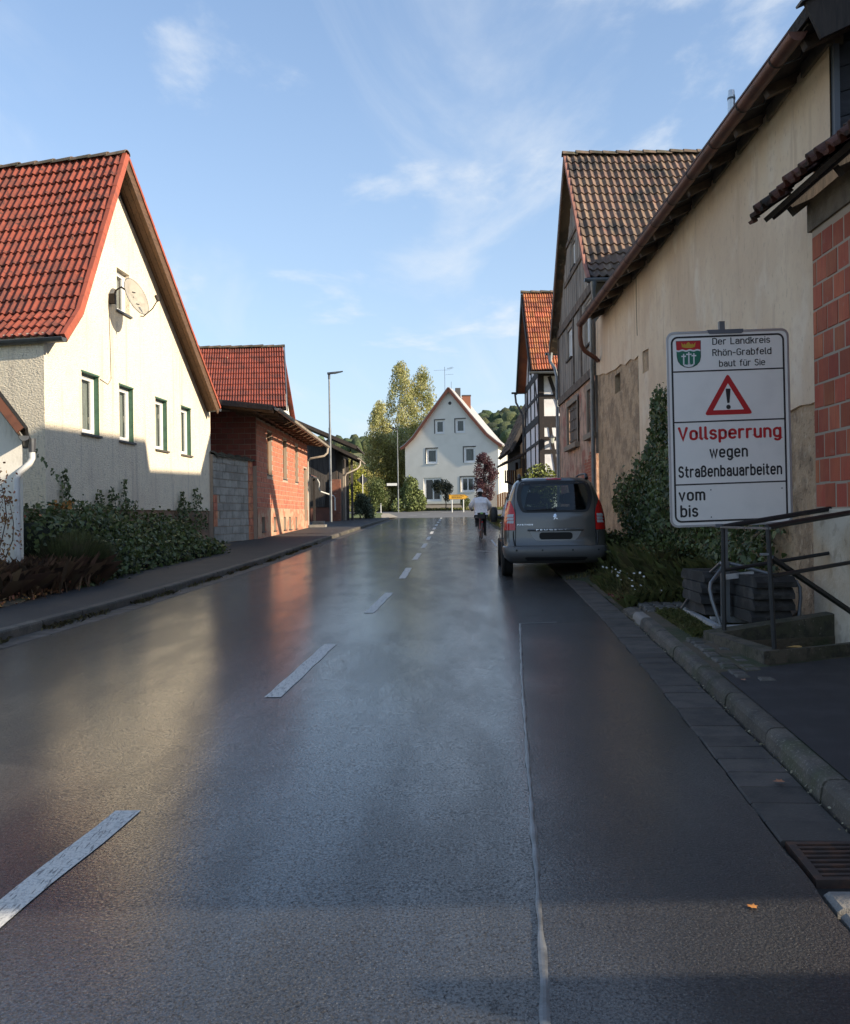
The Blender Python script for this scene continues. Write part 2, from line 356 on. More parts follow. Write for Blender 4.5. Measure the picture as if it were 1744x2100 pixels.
# left pavement with kerb and gutter
mb = MB(); n_ = 145
kl = lambda y: lx(y) - .32
yl = lambda v: -8 + 72 * v
mb.grid(lambda u, v: (kl(yl(v)) - .13 + (-6.9 - kl(yl(v)) + .13) * u, yl(v), gz(yl(v)) + .105), 4, n_)
struct('pavement_left', mb, m_walk)
mb = MB(); mb.grid(lambda u, v: (lx(yl(v)) - .34 * u, yl(v), gz(yl(v)) - .012 - .001 * u), 2, n_)
gut_l = struct('gutter_left', mb, m_gutter)
def stone_mesh(name, prof, length):
    """profile in x/z, bevelled ends, length along +y"""
    mb = MB(); e = .005; n = len(prof); cxm = sum(p[0] for p in prof) / n; czm = min(p[1] for p in prof)
    rings = [(0, .994), (e, 1), (length - e, 1), (length, .994)]
    for yv, s in rings: mb.v += [(cxm + (a - cxm) * s, yv, czm + (b - czm) * s) for a, b in prof]
    for r in range(3):
        for i in range(n): a, b = r * n + i, r * n + (i + 1) % n; mb.f.append((a, b, b + n, a + n))
    mb.f += [tuple(range(n - 1, -1, -1)), tuple(range(3 * n, 4 * n))]
    return mb.mesh(name)
def along(name, me, mat, parent, fx, y0, y1, step, dz=0, jit=0):
    me.materials.append(mat); y = y0
    while y < y1:
        x = fx(y); a = math.atan2(fx(y + step) - x, step)
        o = bpy.data.objects.new(name, me); C.objects.link(o); o.parent = parent
        o.location = V((x + random.uniform(-jit, jit), y, gz(y) + dz + random.uniform(-jit, jit) * .5)) - wloc(parent); o.rotation_euler = (SLOPE, random.uniform(-jit, jit), -a); y += step
    return parent
kerb_l_prof = [(-.13, -.1), (0, -.1), (.0, .085), (-.012, .108), (-.13, .112)]
kl_root = struct('kerb_left', MB().grid(lambda u, v: (kl(5.5 + 58 * v) - .005 - .12 * u, 5.5 + 58 * v, gz(5.5 + 58 * v) + .085), 1, 60), m_kerb)
along('kerb_stone', stone_mesh('kerb_stone', kerb_l_prof, .985), m_kerb, kl_root, kl, 6, 63, 1.0, 0, .004)
along('gutter_stone', stone_mesh('gutter_stone', [(0, -.05), (.305, -.05), (.305, .0), (.295, .006), (.012, .004), (0, -.002)], .24), m_gutter, gut_l, lambda y: lx(y) - .315, 8.6, 34, .25, 0, .004)
# left corner at the junction
m_conc = M('concrete_flag', (.33, .29, .23), .85, layers=[((.2, .18, .15), 3, .4, .7, .8)], bump=[(60, .4, .006)], rnd=.15)
# right side: gutter, round kerb, pavement, verge
mb = MB(); mb.grid(lambda u, v: (rx(-8 + 25 * v) + .345 * u, -8 + 25 * v, gz(-8 + 25 * v) - .03), 2, 60)
gut_r = struct('gutter_right', mb, M('dark_joint', (.02, .018, .016), .95))
gs = stone_mesh('gutter_stone', [(0, -.06), (.325, -.06), (.325, -.004), (.315, .004), (.01, .002), (0, -.006)], .244)
along('gutter_stone', gs, m_gutter, gut_r, lambda y: rx(y) + .012, 4.02, 16.3, .25, 0, .004)
gs2 = stone_mesh('light_sett', [(0, -.06), (.15, -.06), (.15, .0), (.135, .012), (.02, .01), (0, -.004)], .15)
gs2.materials.append(m_sett)
for y in (3.0, 3.16, 3.34):
    for k in (0, 1): piece('light_sett', gs2, gut_r, (rx(y) + .02 + k * .16, y, gz(y)), -.09)
rk_prof = [(0, -.1), (.125, -.1), (.125, .104), (.06, .104), (.040, .099), (.024, .088), (.012, .066), (.003, .0)]
kr = lambda y: rx(y) + .355
kr_root = struct('kerb_right', MB().grid(lambda u, v: (kr(2 + 9 * v) + .04 + .08 * u, 2 + 9 * v, gz(2 + 9 * v) + .09), 1, 30), m_kerb)
along('kerb_stone', stone_mesh('round_kerb', rk_prof, .985), m_kerb, kr_root, kr, 2.55, 10.5, 1.0, 0, .003)
o = stone_mesh('kerb_end', rk_prof, .6); o.materials.append(M('pale_kerb', (.24, .22, .2), .85, bump=[(70, .4, .005)])); q = piece('kerb_stone', o, kr_root, (kr(10.55), 10.55, gz(10.55)), -.08); q['label'] = 'paler end stone of the round kerb'
along('kerb_stone', stone_mesh('low_kerb', [(0, -.1), (.18, -.1), (.18, .06), (.1, .065), (.02, .03)], .75), m_kerb, kr_root, kr, 11.2, 11.9, 1.0)
# cellar stairwell opening (cut out of the pavement)
WELL = [(2.78, 7.66), (4.6, 8.62), (4.6, 9.0), (2.76, 8.70)]
kro = lambda y: (kr(y) + .123, y)
PV = lambda x, y: V((x, y, gz(y) + .10 + .01 * max(0, x - 2)))
nUp = V((0, 0, 1))
struct('pavement_right', MB().holed([kro(y) for y in (-8, 0, 3, 4, 5.5, 8.1, 11.0)] + [(6, 11), (6, -8)], [WELL], PV, 1.6, nUp), m_earth)
struct('footpath_right', MB().holed([(kr(y) + .121, y) for y in (-8, 0, 3, 4, 5.5, 7.2)] + [(2.45, 7.30), (2.72, 7.40), (3.2, 7.60), (3.7, 7.80), (4.2, 8.05), (4.2, -8)], [], lambda x, y: PV(x, y) + V((0, 0, .012)), 0, nUp), M('black_asphalt', (.030, .029, .031), .7, layers=[((.045, .044, .046), 4, .4, .7, .8), ((.10, .10, .10), 190, .66, .74, .5)], bump=[(170, .8, .006)], spec=.35))
# verge and wall foot beyond the kerb
mb = MB(); yg = lambda v: 10.9 + 55 * v
def verge(u, v):
    y = yg(v); x0 = rx(y) + (.34 if y < 16.4 else .02); x1 = 7.5
    return (x0 + (x1 - x0) * u, y, gz(y) + .0 + .16 * min(1, u * 3) + .02 * math.sin(y * 3 + u * 9))
mb.grid(verge, 12, 90)
struct('verge', mb, m_earth)
# old cobbles beside the sign
m_cob = M('cobble', (.08, .074, .064), .8, layers=[((.05, .06, .03), 4, .5, .66, .7), ((.17, .16, .14), 40, .55, .7, .5)], bump=[(50, .6, .008)], rnd=.3)
cob_root = struct('cobbled_strip', MB().add([(2.45, 7.2, gz(7.2) + .118), (2.72, 7.3, gz(7.3) + .118), (2.66, 8.8, gz(8.8) + .118), (2.55, 8.8, gz(8.8) + .118)], [(0, 1, 2, 3)]), m_earth)
cmesh = []
for q in range(5):
    mb = MB(); a, b = .055 + .02 * random.random(), .055 + .015 * random.random(); t = .03
    pts = [(-a, -b), (a, -b * .9), (a * .95, b), (-a * .9, b * .95)]
    mb.v = [(x, y, -.05) for x, y in pts] + [(x, y, t * .5) for x, y in pts] + [(x * .7, y * .7, t) for x, y in pts]
    for r in (0, 4):
        for i in range(4): mb.f.append((r + i, r + (i + 1) % 4, r + 4 + (i + 1) % 4, r + 4 + i))
    mb.f.append((8, 9, 10, 11)); me = mb.mesh('cobble'); me.materials.append(m_cob); cmesh.append(me)
def cobbles(x0, x1, y0, y1, skip=0.):
    y = y0
    while y < y1:
        x = x0(y)
        while x < x1(y):
            if random.random() > skip: piece('cobble', random.choice(cmesh), cob_root, (x + random.uniform(-.01, .01), y + random.uniform(-.01, .01), gz(y) + .105 + random.uniform(-.022, -.008)), random.uniform(-.1, .1))
            x += .145
        y += .135
cobbles(lambda y: kr(y) + .26, lambda y: min(2.66, kr(y) + .55), 6.9, 9.0, .1)
cobbles(lambda y: kr(y) + .25, lambda y: 3.5, 11.1, 12.3, .05)
# storm drain
m_iron = M('rusty_iron', (.06, .042, .035), .6, layers=[((.13, .065, .04), 14, .45, .65, .8)], metal=.4, bump=[(90, .4, .003)])
dr = thing('storm_drain', 'rusty iron gutter grate with parallel bars beside the round kerb', 'drain', (1.66, 3.62, gz(3.62) - .01))
ax = V((1, -.02, 0)).normalized(); ay = V((.09, 1, .0208)).normalized(); o0 = V((1.485, 3.60, gz(3.6) + .004))
fr = MB()
fr.obox(o0, ax * .46, ay * .03, (0, 0, -.04)); fr.obox(o0 + ay * .37, ax * .46, ay * .03, (0, 0, -.04)); fr.obox(o0 + ay * .03, ax * .035, ay * .34, (0, 0, -.04)); fr.obox(o0 + ax * .425 + ay * .03, ax * .035, ay * .34, (0, 0, -.04))
part('frame', fr, m_iron, dr)
for k in range(7): part('bar', MB().obox(o0 + ax * .037 + ay * (.052 + k * .0465) - V((0, 0, .002)), ax * .386, ay * .02, (0, 0, -.035)), m_iron, dr)
part('pit', MB().obox(o0 + V((0, 0, -.3)), ax * .46, ay * .4, (0, 0, .2)), M('pit_dark', (.006, .006, .006), .95), dr)
# ---------------------------------------------------------------- building helpers
m_tile_red = M('clay_tile_red', (.235, .053, .031), .8, layers=[((.11, .036, .026), 2.0, .42, .66, .8), ((.024, .019, .016), 9, .55, .70, .8), ((.34, .11, .055), 22, .58, .70, .5)], bump=[(60, .3, .004)], rnd=.12)
m_tile_or = M('clay_tile_orange', (.42, .14, .06), .75, layers=[((.22, .08, .05), 2, .45, .66, .7), ((.06, .04, .03), 9, .62, .72, .7), ((.5, .24, .12), 16, .6, .7, .5)], bump=[(60, .3, .004)], rnd=.28, hue=.01)
m_tile_br = M('clay_tile_weathered', (.17, .11, .078), .85, layers=[((.045, .04, .035), 1.1, .45, .66, .85), ((.30, .24, .17), 7, .56, .7, .6), ((.26, .11, .07), 3.3, .58, .7, .5)], bump=[(70, .5, .006)], rnd=.25, hue=.01)
m_ridge = M('ridge_tile_mossy', (.15, .105, .075), .9, layers=[((.05, .05, .035), 4, .4, .6, .8), ((.16, .15, .09), 16, .58, .7, .6)], bump=[(50, .6, .01)], rnd=.25)
m_soff = M('soffit_boards', (.14, .075, .04), .75, layers=[((.06, .035, .02), 4, .4, .7, .8, (6, .5, 6))], bump=[(40, .4, .004, (4, .4, 4))], rnd=.15)
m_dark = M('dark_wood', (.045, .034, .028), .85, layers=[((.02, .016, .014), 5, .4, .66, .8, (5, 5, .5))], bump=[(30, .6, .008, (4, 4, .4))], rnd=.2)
m_zinc = M('zinc', (.23, .25, .27), .45, layers=[((.15, .16, .17), 4, .4, .7, .8)], metal=.6)
m_zincd = M('dark_zinc', (.10, .11, .12), .5, layers=[((.06, .06, .07), 4, .4, .7, .8)], metal=.5)
m_pvc = M('white_pvc', (.72, .72, .71), .4)
m_glass = glass_mat('window_glass')
m_curt = M('curtain', (.42, .42, .40), .9, layers=[((.2, .21, .2), 14, .4, .66, .9, (3, 3, .12))])
m_black = M('interior_dark', (.012, .012, .013), .9)
RIB = [(0, .010), (.42, .004), (.52, .010), (.62, .038), (.76, .050), (.90, .040), (1.0, .012)]
RIB2 = [(0, .010), (.10, .008), (.18, .036), (.27, .044), (.36, .034), (.46, .008), (.58, .008), (.67, .036), (.76, .044), (.86, .034), (.96, .010), (1.0, .010)]
PAN = [(0, .045), (.12, .05), (.25, .036), (.42, .008), (.6, .0), (.8, .012), (.95, .040), (1.03, .052)]
def tile_mesh(name, U, Vr, Nn, w, prof, mat, lift=.052, thick=.034, over=1.14, hs=1.0):
    mb = MB(); n = len(prof)
    fr = [U * (w * a) + Nn * (h * hs + lift) for a, h in prof]; bk = [U * (w * a) + Vr * over + Nn * (h * hs + .004) for a, h in prof]; lo = [p - Nn * thick for p in fr]; ba = [p + Vr * .12 - Nn * thick * .5 for p in lo]
    mb.v = [tuple(p) for p in fr + bk + lo + ba]
    for i in range(n - 1): mb.f += [(i, i + 1, n + i + 1, n + i), (2 * n + i, 2 * n + i + 1, i + 1, i), (3 * n + i, 3 * n + i + 1, 2 * n + i + 1, 2 * n + i)]
    mb.f += [(n - 1, 3 * n - 1, 2 * n - 1)]
    me = mb.mesh(name, True); me.materials.append(mat); return me
def tiled(parent, O, U, Vs, w, nrow, ncol, nobj, mat, prof=RIB, name='roof_tile', N=None, hs=1., skip=None, wob=.004):
    """tiles up a slope; the nobj columns nearest the verge are single objects, the rest one joined part"""
    O, U, Vs = V(O), V(U).normalized(), V(Vs); Vr = Vs / nrow; Nn = N or U.cross(Vs).normalized()
    if Nn.z < 0: Nn = -Nn
    me = tile_mesh(name, U, Vr, Nn, w, prof, mat, hs=hs); rest = MB()
    bv = [tuple(v.co) for v in me.vertices]; bf = [tuple(p.vertices) for p in me.polygons]
    for i in range(nrow):
        for j in range(ncol):
            p = O + U * (w * j) + Vr * i + Nn * (random.uniform(-wob, wob) + .014 * math.sin(j * .31 + i * .22) + .012 * math.sin(j * .12 - i * .45 + 1)) + Vr.normalized() * random.uniform(-wob, wob)
            if skip and skip(i, j): continue
            if j < nobj: piece(name, me, parent, p)
            else: rest.add([(p.x + a, p.y + b, p.z + c) for a, b, c in bv], bf)
    if rest.v: part('roof_tiles', rest, mat, parent, kind='stuff')
    return Nn
def deck(parent, O, U, Vs, w, mat, t=.1, name='roof_deck', drop=.012):
    O, U, Vs = V(O), V(U).normalized() * w, V(Vs); Nn = U.cross(Vs).normalized()
    if Nn.z < 0: Nn = -Nn
    return part(name, MB().obox(O - Nn * drop, U, Vs, Nn * -t), mat, parent)
def ridge_tiles(parent, p, q, n, r, mat, over=1.12):
    p, q = V(p), V(q); d = (q - p) / n; x = d.cross(V((0, 0, 1))).normalized()
    mb = MB(); k = 7
    for yv, s, dz in ((0, 1.0, .025), (over, .90, 0)):
        for rr in (r, r - .02):
            for j in range(k):
                t = math.pi * j / (k - 1); mb.v.append(tuple(d * yv + x * (math.cos(t) * rr * s) + V((0, 0, 1)) * (math.sin(t) * rr * s * .85 + dz)))
    for j in range(k - 1): mb.f += [(j, j + 1, 2 * k + j + 1, 2 * k + j), (k + j, j + k + 1, j + 1, j)]
    me = mb.mesh('ridge_tile', True); me.materials.append(mat)
    for i in range(n): piece('ridge_tile', me, parent, p + d * i + V((0, 0, random.uniform(-.012, .012))))
def window(parent, P, n, x0, x1, z0, z1, depth, fm=None, fw=.065, mull=(), bars=(), curtain=True, sill=None, sill_m=None, label=None, back=.35, glass=None):
    """P(t,z) maps the wall plane, n outward normal, depth = how far the frame sits behind the wall face"""
    n = V(n); d = n * -depth; fm = fm or m_pvc; mb = MB()
    def bar(a0, a1, b0, b1, o=0., t=.06): 
        p = V(P(a0, b0)) + d - n * o; mb.obox(p, V(P(a1, b0)) - V(P(a0, b0)), V(P(a0, b1)) - V(P(a0, b0)), n * -t)
    bar(x0, x1, z0, z0 + fw); bar(x0, x1, z1 - fw, z1); bar(x0, x0 + fw, z0 + fw, z1 - fw); bar(x1 - fw, x1, z0 + fw, z1 - fw)
    i0, i1, j0, j1 = x0 + fw, x1 - fw, z0 + fw, z1 - fw; f2 = fw * .75
    bar(i0, i1, j0, j0 + f2, .015, .05); bar(i0, i1, j1 - f2, j1, .015, .05); bar(i0, i0 + f2, j0 + f2, j1 - f2, .015, .05); bar(i1 - f2, i1, j0 + f2, j1 - f2, .015, .05)
    for mu in mull: bar(mu - fw * .5, mu + fw * .5, j0 + f2, j1 - f2, .004)
    for b in bars: bar(i0 + f2, i1 - f2, b - .02, b + .02, .004)
    wn = part('window', mb, fm, parent, label=label)
    k = d - n * .045
    part('pane', MB().quad(V(P(i0, j0)) + k, V(P(i1, j0)) + k, V(P(i1, j1)) + k, V(P(i0, j1)) + k), glass or m_glass, wn)
    k2 = d - n * back; e = .25
    part('room_behind', MB().quad(V(P(x0 - e, z0 - e)) + k2, V(P(x1 + e, z0 - e)) + k2, V(P(x1 + e, z1 + e)) + k2, V(P(x0 - e, z1 + e)) + k2), m_black, wn)
    if curtain:
        k3 = d - n * .12; c = MB()
        nn_ = 24
        c.grid(lambda u, v: V(P(i0 + (i1 - i0) * u, j0 + (j1 - j0) * v)) + k3 + n * (.018 * math.sin(u * 40) + .01 * math.sin(u * 23)), nn_, 1)
        part('curtain', c, m_curt, wn, smooth=True)
    if sill:
        o_, t_ = sill; p = V(P(x0 - .06, z0 - t_)) - n * depth; mbs = MB()
        mbs.obox(p, V(P(x1 + .06, z0)) - V(P(x0 - .06, z0)), n * (depth + o_), (0, 0, t_)); part('sill', mbs, sill_m or m_zincd, wn)
    return wn
def planks(parent, P, n, x0, x1, ztop, zbot, w, mat, name='plank', t=.025, gap=.006):
    x = x0; n = V(n); i = 0
    while x < x1 - .02:
        ww = w * random.uniform(.8, 1.2); xe = min(x + ww, x1)
        a, b = V(P(x + gap / 2, zbot(x) + random.uniform(0, .03))), V(P(xe - gap / 2, zbot(xe) + random.uniform(0, .03))); c, d_ = V(P(xe - gap / 2, ztop(xe))), V(P(x + gap / 2, ztop(x)))
        part(name, MB().prism([a, b, c, d_], n * (t + random.uniform(0, .012))), mat, parent); x = xe; i += 1
def gutter(parent, p, q, r, mat, name='gutter', seg=10, rings=0):
    p, q = V(p), V(q); d = (q - p); x = d.cross(V((0, 0, 1))).normalized(); mb = MB()
    def rg(o, rr): return [o + x * math.cos(math.pi + math.pi * j / 8) * rr + V((0, 0, 1)) * math.sin(math.pi + math.pi * j / 8) * rr for j in range(9)]
    a, b, ai, bi = rg(p, r), rg(q, r), rg(p, r - .008), rg(q, r - .008)
    mb.v = [tuple(v) for v in a + b + ai + bi]
    for j in range(8): mb.f += [(j, j + 1, 9 + j + 1, 9 + j), (18 + j, 27 + j, 27 + j + 1, 18 + j + 1)]
    mb.f += [tuple(range(0, 9)), tuple(range(17, 8, -1)), (0, 9, 27, 18), (8, 26, 35, 17)]
    g = part(name, mb, mat, parent, smooth=True)
    mr = MB(); dn = d.normalized()
    for sgn in (-1, 1): mr.tube([p + x * r * sgn, q + x * r * sgn], .010, 6)
    part('rim', mr, mat, g)
    for k in range(rings):
        o_ = p + d * ((k + .5) / rings); mq = MB(); a, b = rg(o_, r + .006), rg(o_ + dn * .03, r + .006); mq.v = [tuple(v) for v in a + b]; mq.f = [(j, j + 1, 9 + j + 1, 9 + j) for j in range(8)]
        part('bracket', mq, m_dark, g)
    return g

# ================================================================ LEFT SIDE
# ---------------------------------------------------------------- big plastered house
m_stucco = M('cream_stucco', (.80, .705, .54), .9, layers=[((.66, .59, .47), 7, .50, .64, .6, (2.5, 2.5, .8)), ((.42, .37, .29), 17, .60, .66, .8, (2.0, 2.0, .55)), ((.66, .55, .43), .8, .50, .72, .5), ((.52, .45, .36), 1.6, .54, .70, .7, (3, 3, .18))], bump=[(22, 1., .03, (1, 1, 1.6)), (80, .5, .008)])
m_plinth = M('plinth_paint', (.24, .15, .10), .85, layers=[((.16, .11, .08), 2, .4, .65, .8), ((.10, .09, .06), 6, .6, .7, .5)], bump=[(60, .4, .006)])
m_green = M('green_reveal', (.05, .12, .075), .6, layers=[((.03, .07, .05), 7, .45, .66, .7)])
hs_ = thing('plastered_house', 'cream stucco gable house with red tiled roof and green window reveals', 'house', (-7.1, 23, .3))
A = V((-7.41, 18.3, 0)); B = V((-6.65, 29.15, 0)); dg = (B - A).normalized(); Lg = (B - A).length; ng = V((dg.y, -dg.x, 0)); wg = V((-1, .24, 0)).normalized()
PG = lambda t, z: A + dg * t + V((0, 0, z))
ty = lambda y: (y - 18.3) / dg.y
wins = [(ty(19.98), ty(20.86), 3.38, 4.69), (ty(22.0), ty(22.86), 3.38, 4.69), (ty(24.38), ty(25.25), 3.34, 4.68), (ty(26.40), ty(27.25), 3.34, 4.69)]
att = (ty(21.95), ty(22.72), 6.44, 7.44)
outer = [(0, 1.75), (Lg, 1.75), (Lg, 5.2), (ty(22.34), 9.6), (ty(19.0), 5.75), (0, 5.1)]
holes = [[(a, c), (b, c), (b, d), (a, d)] for a, b, c, d in wins + [att]]
gm = MB().holed(outer, holes, PG, 0, ng)
# street front of the house (in shade), the far side and the back close the volume
q0, q1 = A + wg * 9, B + wg * 9
gm.quad(A + V((0, 0, 1.75)), A + V((0, 0, 5.2)), q0 + V((0, 0, 5.2)), q0 + V((0, 0, 1.75)))
gm.quad(B + V((0, 0, 1.75)), B + V((0, 0, 5.2)), q1 + V((0, 0, 5.2)), q1 + V((0, 0, 1.75)))
part('wall', gm, m_stucco, hs_)
pm_ = MB(); i_ = ng * -.04
pm_.prism([A + i_ + V((0, 0, 0)), B + i_, B + i_ + V((0, 0, 1.752)), A + i_ + V((0, 0, 1.752))], ng * -.3)
pm_.prism([A + i_ + V((0, .04, 0)), q0 + V((0, .04, 0)), q0 + V((0, .04, 1.752)), A + i_ + V((0, .04, 1.752))], V((0, .3, 0)))
part('plinth', pm_, m_plinth, hs_)
for k, (a, b, c, d) in enumerate(wins + [att]):
    rv = MB(); dp = ng * -.17
    for p, q in (((a, c), (b, c)), ((b, c), (b, d)), ((b, d), (a, d)), ((a, d), (a, c))): rv.quad(PG(*p), PG(*q), PG(*q) + dp, PG(*p) + dp)
    part('reveal', rv, m_green if k < 4 else m_stucco, hs_)
    window(hs_, PG, ng, a, b, c, d, .12, sill=(.05, .045), sill_m=m_zincd if k != 2 and k != 3 else m_kerb)
    if k < 4:
        tr = MB(); e = .025
        for p0, p1 in (((a - e, d), (b + e, d)),): tr.obox(PG(*p0) - ng * .002, PG(*p1) - PG(*p0), (0, 0, .035), ng * .012)
        part('lintel_trim', tr, m_green, hs_)
# roof, near slope with a flared eave
X0v = .47
E0 = V((-6.95, 18.17, 5.07)); K0 = V((-6.90, 18.92, 5.74)); R0 = V((-6.73, 21.48, 9.86)); F0 = V((-6.26, 28.75, 4.90))
tw = .178
deck(hs_, E0, wg, K0 - E0, 9.5, m_soff); deck(hs_, K0, wg, R0 - K0, 9.5, m_soff)
tiled(hs_, E0 + wg * .05, wg, K0 - E0, tw, 3, 52, 16, m_tile_red); Nn = tiled(hs_, K0 + wg * .05, wg, R0 - K0, tw, 13, 52, 19, m_tile_red)
ridge_tiles(hs_, R0 + V((0, 0, .0)) - wg * .02, R0 + wg * 9.4, 20, .13, m_ridge)
rn = -(wg.cross(F0 - R0).normalized()); rn = rn if rn.z > 0 else -rn
deck(hs_, R0, wg, F0 - R0, 9.5, m_soff, .05)
part('barge_board', MB().obox(R0 - rn * .065 + wg * .0, (F0 - R0), wg * .03, rn * -.16), m_soff, hs_)
for k in range(3):   # soffit boards under the verge overhang
    part('soffit_board', MB().obox(R0 - rn * .075 + wg * (.04 + k * .155), (F0 - R0), wg * .145, rn * -.02), m_soff, hs_)
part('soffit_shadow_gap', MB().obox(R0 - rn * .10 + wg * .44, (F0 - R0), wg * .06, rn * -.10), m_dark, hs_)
m_verge = M('verge_tile', (.36, .085, .045), .7, layers=[((.2, .06, .04), 5, .5, .7, .6)], rnd=.12)
def verge_pieces(root, p, q, n, nrm, ww, hh, mat, u):
    d = (q - p) / n
    me = MB().obox(V((0, 0, 0)) - nrm * hh * .75, d * 1.03, u * ww, nrm * hh).mesh('verge_tile'); me.materials.append(mat)
    for i in range(n): piece('verge_tile', me, root, p + d * i + nrm * (.035 if i % 2 else .04))
kn = wg.cross(K0 - E0).normalized(); kn = kn if kn.z > 0 else -kn
verge_pieces(hs_, E0 - wg * .03, K0 - wg * .03, 3, kn, .10, .15, m_verge, wg); verge_pieces(hs_, K0 - wg * .03, R0 - wg * .03, 13, Nn, .10, .15, m_verge, wg)
verge_pieces(hs_, R0 - wg * .03, F0 - wg * .03, 22, rn, .12, .07, m_verge, wg)
tiled(hs_, F0 + wg * .1, wg, R0 - F0, .3, 22, 31, 0, m_tile_red)
# close the little gap between verge and gable wall
gutter(hs_, E0 + V((.02, -.07, -.02)), E0 + wg * 9.4 + V((0, -.07, -.02)), .085, m_zincd)
gutter(hs_, F0 + V((0, .08, -.02)), F0 + wg * 9 + V((0, .08, -.02)), .08, m_zincd)
ca = MB().tube([PG(ty(21.45), 6.45) + ng * .01, PG(ty(21.5), 5.5) + ng * .01, PG(ty(21.52), 4.75) + ng * .01, PG(ty(21.35), 4.6) + ng * .01, PG(ty(20.9), 4.66) + ng * .01], .006, 5)
part('antenna_cable', ca, m_dark, hs_)
# satellite dish
ds = thing('satellite_dish', 'pale translucent satellite dish on a black wall arm beside the attic window', 'satellite dish', tuple(PG(ty(21.5), 6.55)))
dc = V((-6.66, 21.62, 6.63)); dn = V((.88, -.30, .34)).normalized(); dx = V((0, 0, 1)).cross(dn).normalized(); dy = dn.cross(dx)
mb = MB(); nr, na = 5, 28
for sgn in (0, 1):
    k = len(mb.v)
    for r_ in range(nr + 1):
        for j in range(na):
            t = 2 * math.pi * j / na; rr = r_ / nr; mb.v.append(tuple(dc + (dx * math.cos(t) * .40 + dy * math.sin(t) * .45) * rr + dn * (.09 * rr * rr - .012 * sgn)))
    for r_ in range(nr):
        for j in range(na):
            a, b = k + r_ * na + j, k + r_ * na + (j + 1) % na; mb.f.append((a, b, b + na, a + na) if not sgn else (a + na, b + na, b, a))
part('reflector', mb, M('dish_plastic_clear', (.40, .37, .31), .7, alpha=.72, layers=[((.30, .27, .22), 5, .45, .66, .7)]), ds, smooth=True)
mb = MB(); mb.tube([dc + (dx * math.cos(t) * .40 + dy * math.sin(t) * .45) + dn * .085 for t in [2 * math.pi * j / 28 for j in range(29)]], .008, 5, False); part('rim', mb, m_zincd, ds)
wm = PG(ty(21.5), 6.6)
part('wall_bracket', MB().obox(wm - V((.0, .05, .12)), ng * .14, (0, .12, 0), (0, 0, .22)), m_dark, ds)
part('arm', MB().tube([wm + ng * .1, wm + ng * .16 + V((0, 0, .18)), wm + ng * .28 + V((0, .03, .26)), dc - dn * .08 + V((0, 0, .12)), dc - dn * .01], .022, 7), m_dark, ds, smooth=True)
tip = dc - dy * .47 + dn * .07
part('lnb_arm', MB().tube([tip - dn * .05, tip + dn * .02 - dy * .04, tip + dn * .3 + dy * .02, tip + dn * .52 + dy * .16], .014, 6), m_dark, ds, smooth=True)
part('lnb', MB().tube([tip + dn * .50 + dy * .12, tip + dn * .5 + dy * .26], [.03, .045], 8), m_dark, ds)
for q in (.14, -.16): part('bolt', MB().tube([dc + dy * q + dn * .02 - dx * .01, dc + dy * q + dn * .03 + dx * .09], .012, 5), m_zincd, ds)

# ---------------------------------------------------------------- small white outbuilding at the left edge of the picture
ob = thing('small_outbuilding', 'small white gable building with brown eaves and white downpipe', 'outbuilding', (-7, 14.2, .3))
m_white = M('white_render', (.74, .70, .62), .9, layers=[((.55, .52, .45), 6, .5, .68, .6, (2, 2, .6))], bump=[(40, .5, .008)])
part('wall', MB().prism([(-6.10, 14.2, 0), (-6.10, 14.2, 2.75), (-7.9, 14.2, 5.3), (-9.7, 14.2, 2.75), (-9.7, 14.2, 0)], (-.68, 1.6, 0)), m_white, ob)
ve = V((-5.86, 13.75, 2.86)); vr = V((-7.9, 13.75, 5.62)); sl = vr - ve; un = V((-sl.z, 0, sl.x)).normalized(); un = un if un.z > 0 else -un
part('roof', MB().obox(ve, sl, (-.86, 2.1, 0), un * .05), M('roof_dark', (.03, .027, .025), .8, bump=[(30, .6, .02)]), ob)
part('barge_board', MB().obox(ve - un * .13 + sl.normalized() * .03, sl * .97, (0, .03, 0), un * .125), M('brown_board', (.17, .065, .035), .6, layers=[((.1, .04, .025), 6, .45, .66, .7)]), ob)
part('soffit', MB().obox(ve - un * .135 + V((0, .035, 0)), sl * .98, (-.78, 1.9, 0), un * .03), m_soff, ob)
vl = V((-9.94, 13.75, 2.86)); part('roof_back', MB().obox(vl, vr - vl, (-.86, 2.1, 0), V((-un.x, 0, un.z)) * .05), MATS['roof_dark'], ob)
gt = gutter(ob, (-5.96, 13.95, 2.78), (-6.6, 15.5, 2.78), .075, m_zincd)
part('gutter_outlet', MB().tube([(-5.97, 14.25, 2.76), (-5.97, 14.25, 2.55)], [.06, .05], 10), m_zincd, ob)
part('downpipe', MB().tube([(-5.97, 14.25, 2.58), (-5.97, 14.25, 2.46), (-6.0, 14.23, 2.38), (-6.12, 14.14, 2.24), (-6.15, 14.11, 2.14), (-6.15, 14.11, .3)], .048, 10), M('white_pipe', (.62, .61, .58), .5, layers=[((.4, .38, .34), 5, .5, .7, .6)]), ob, smooth=True)

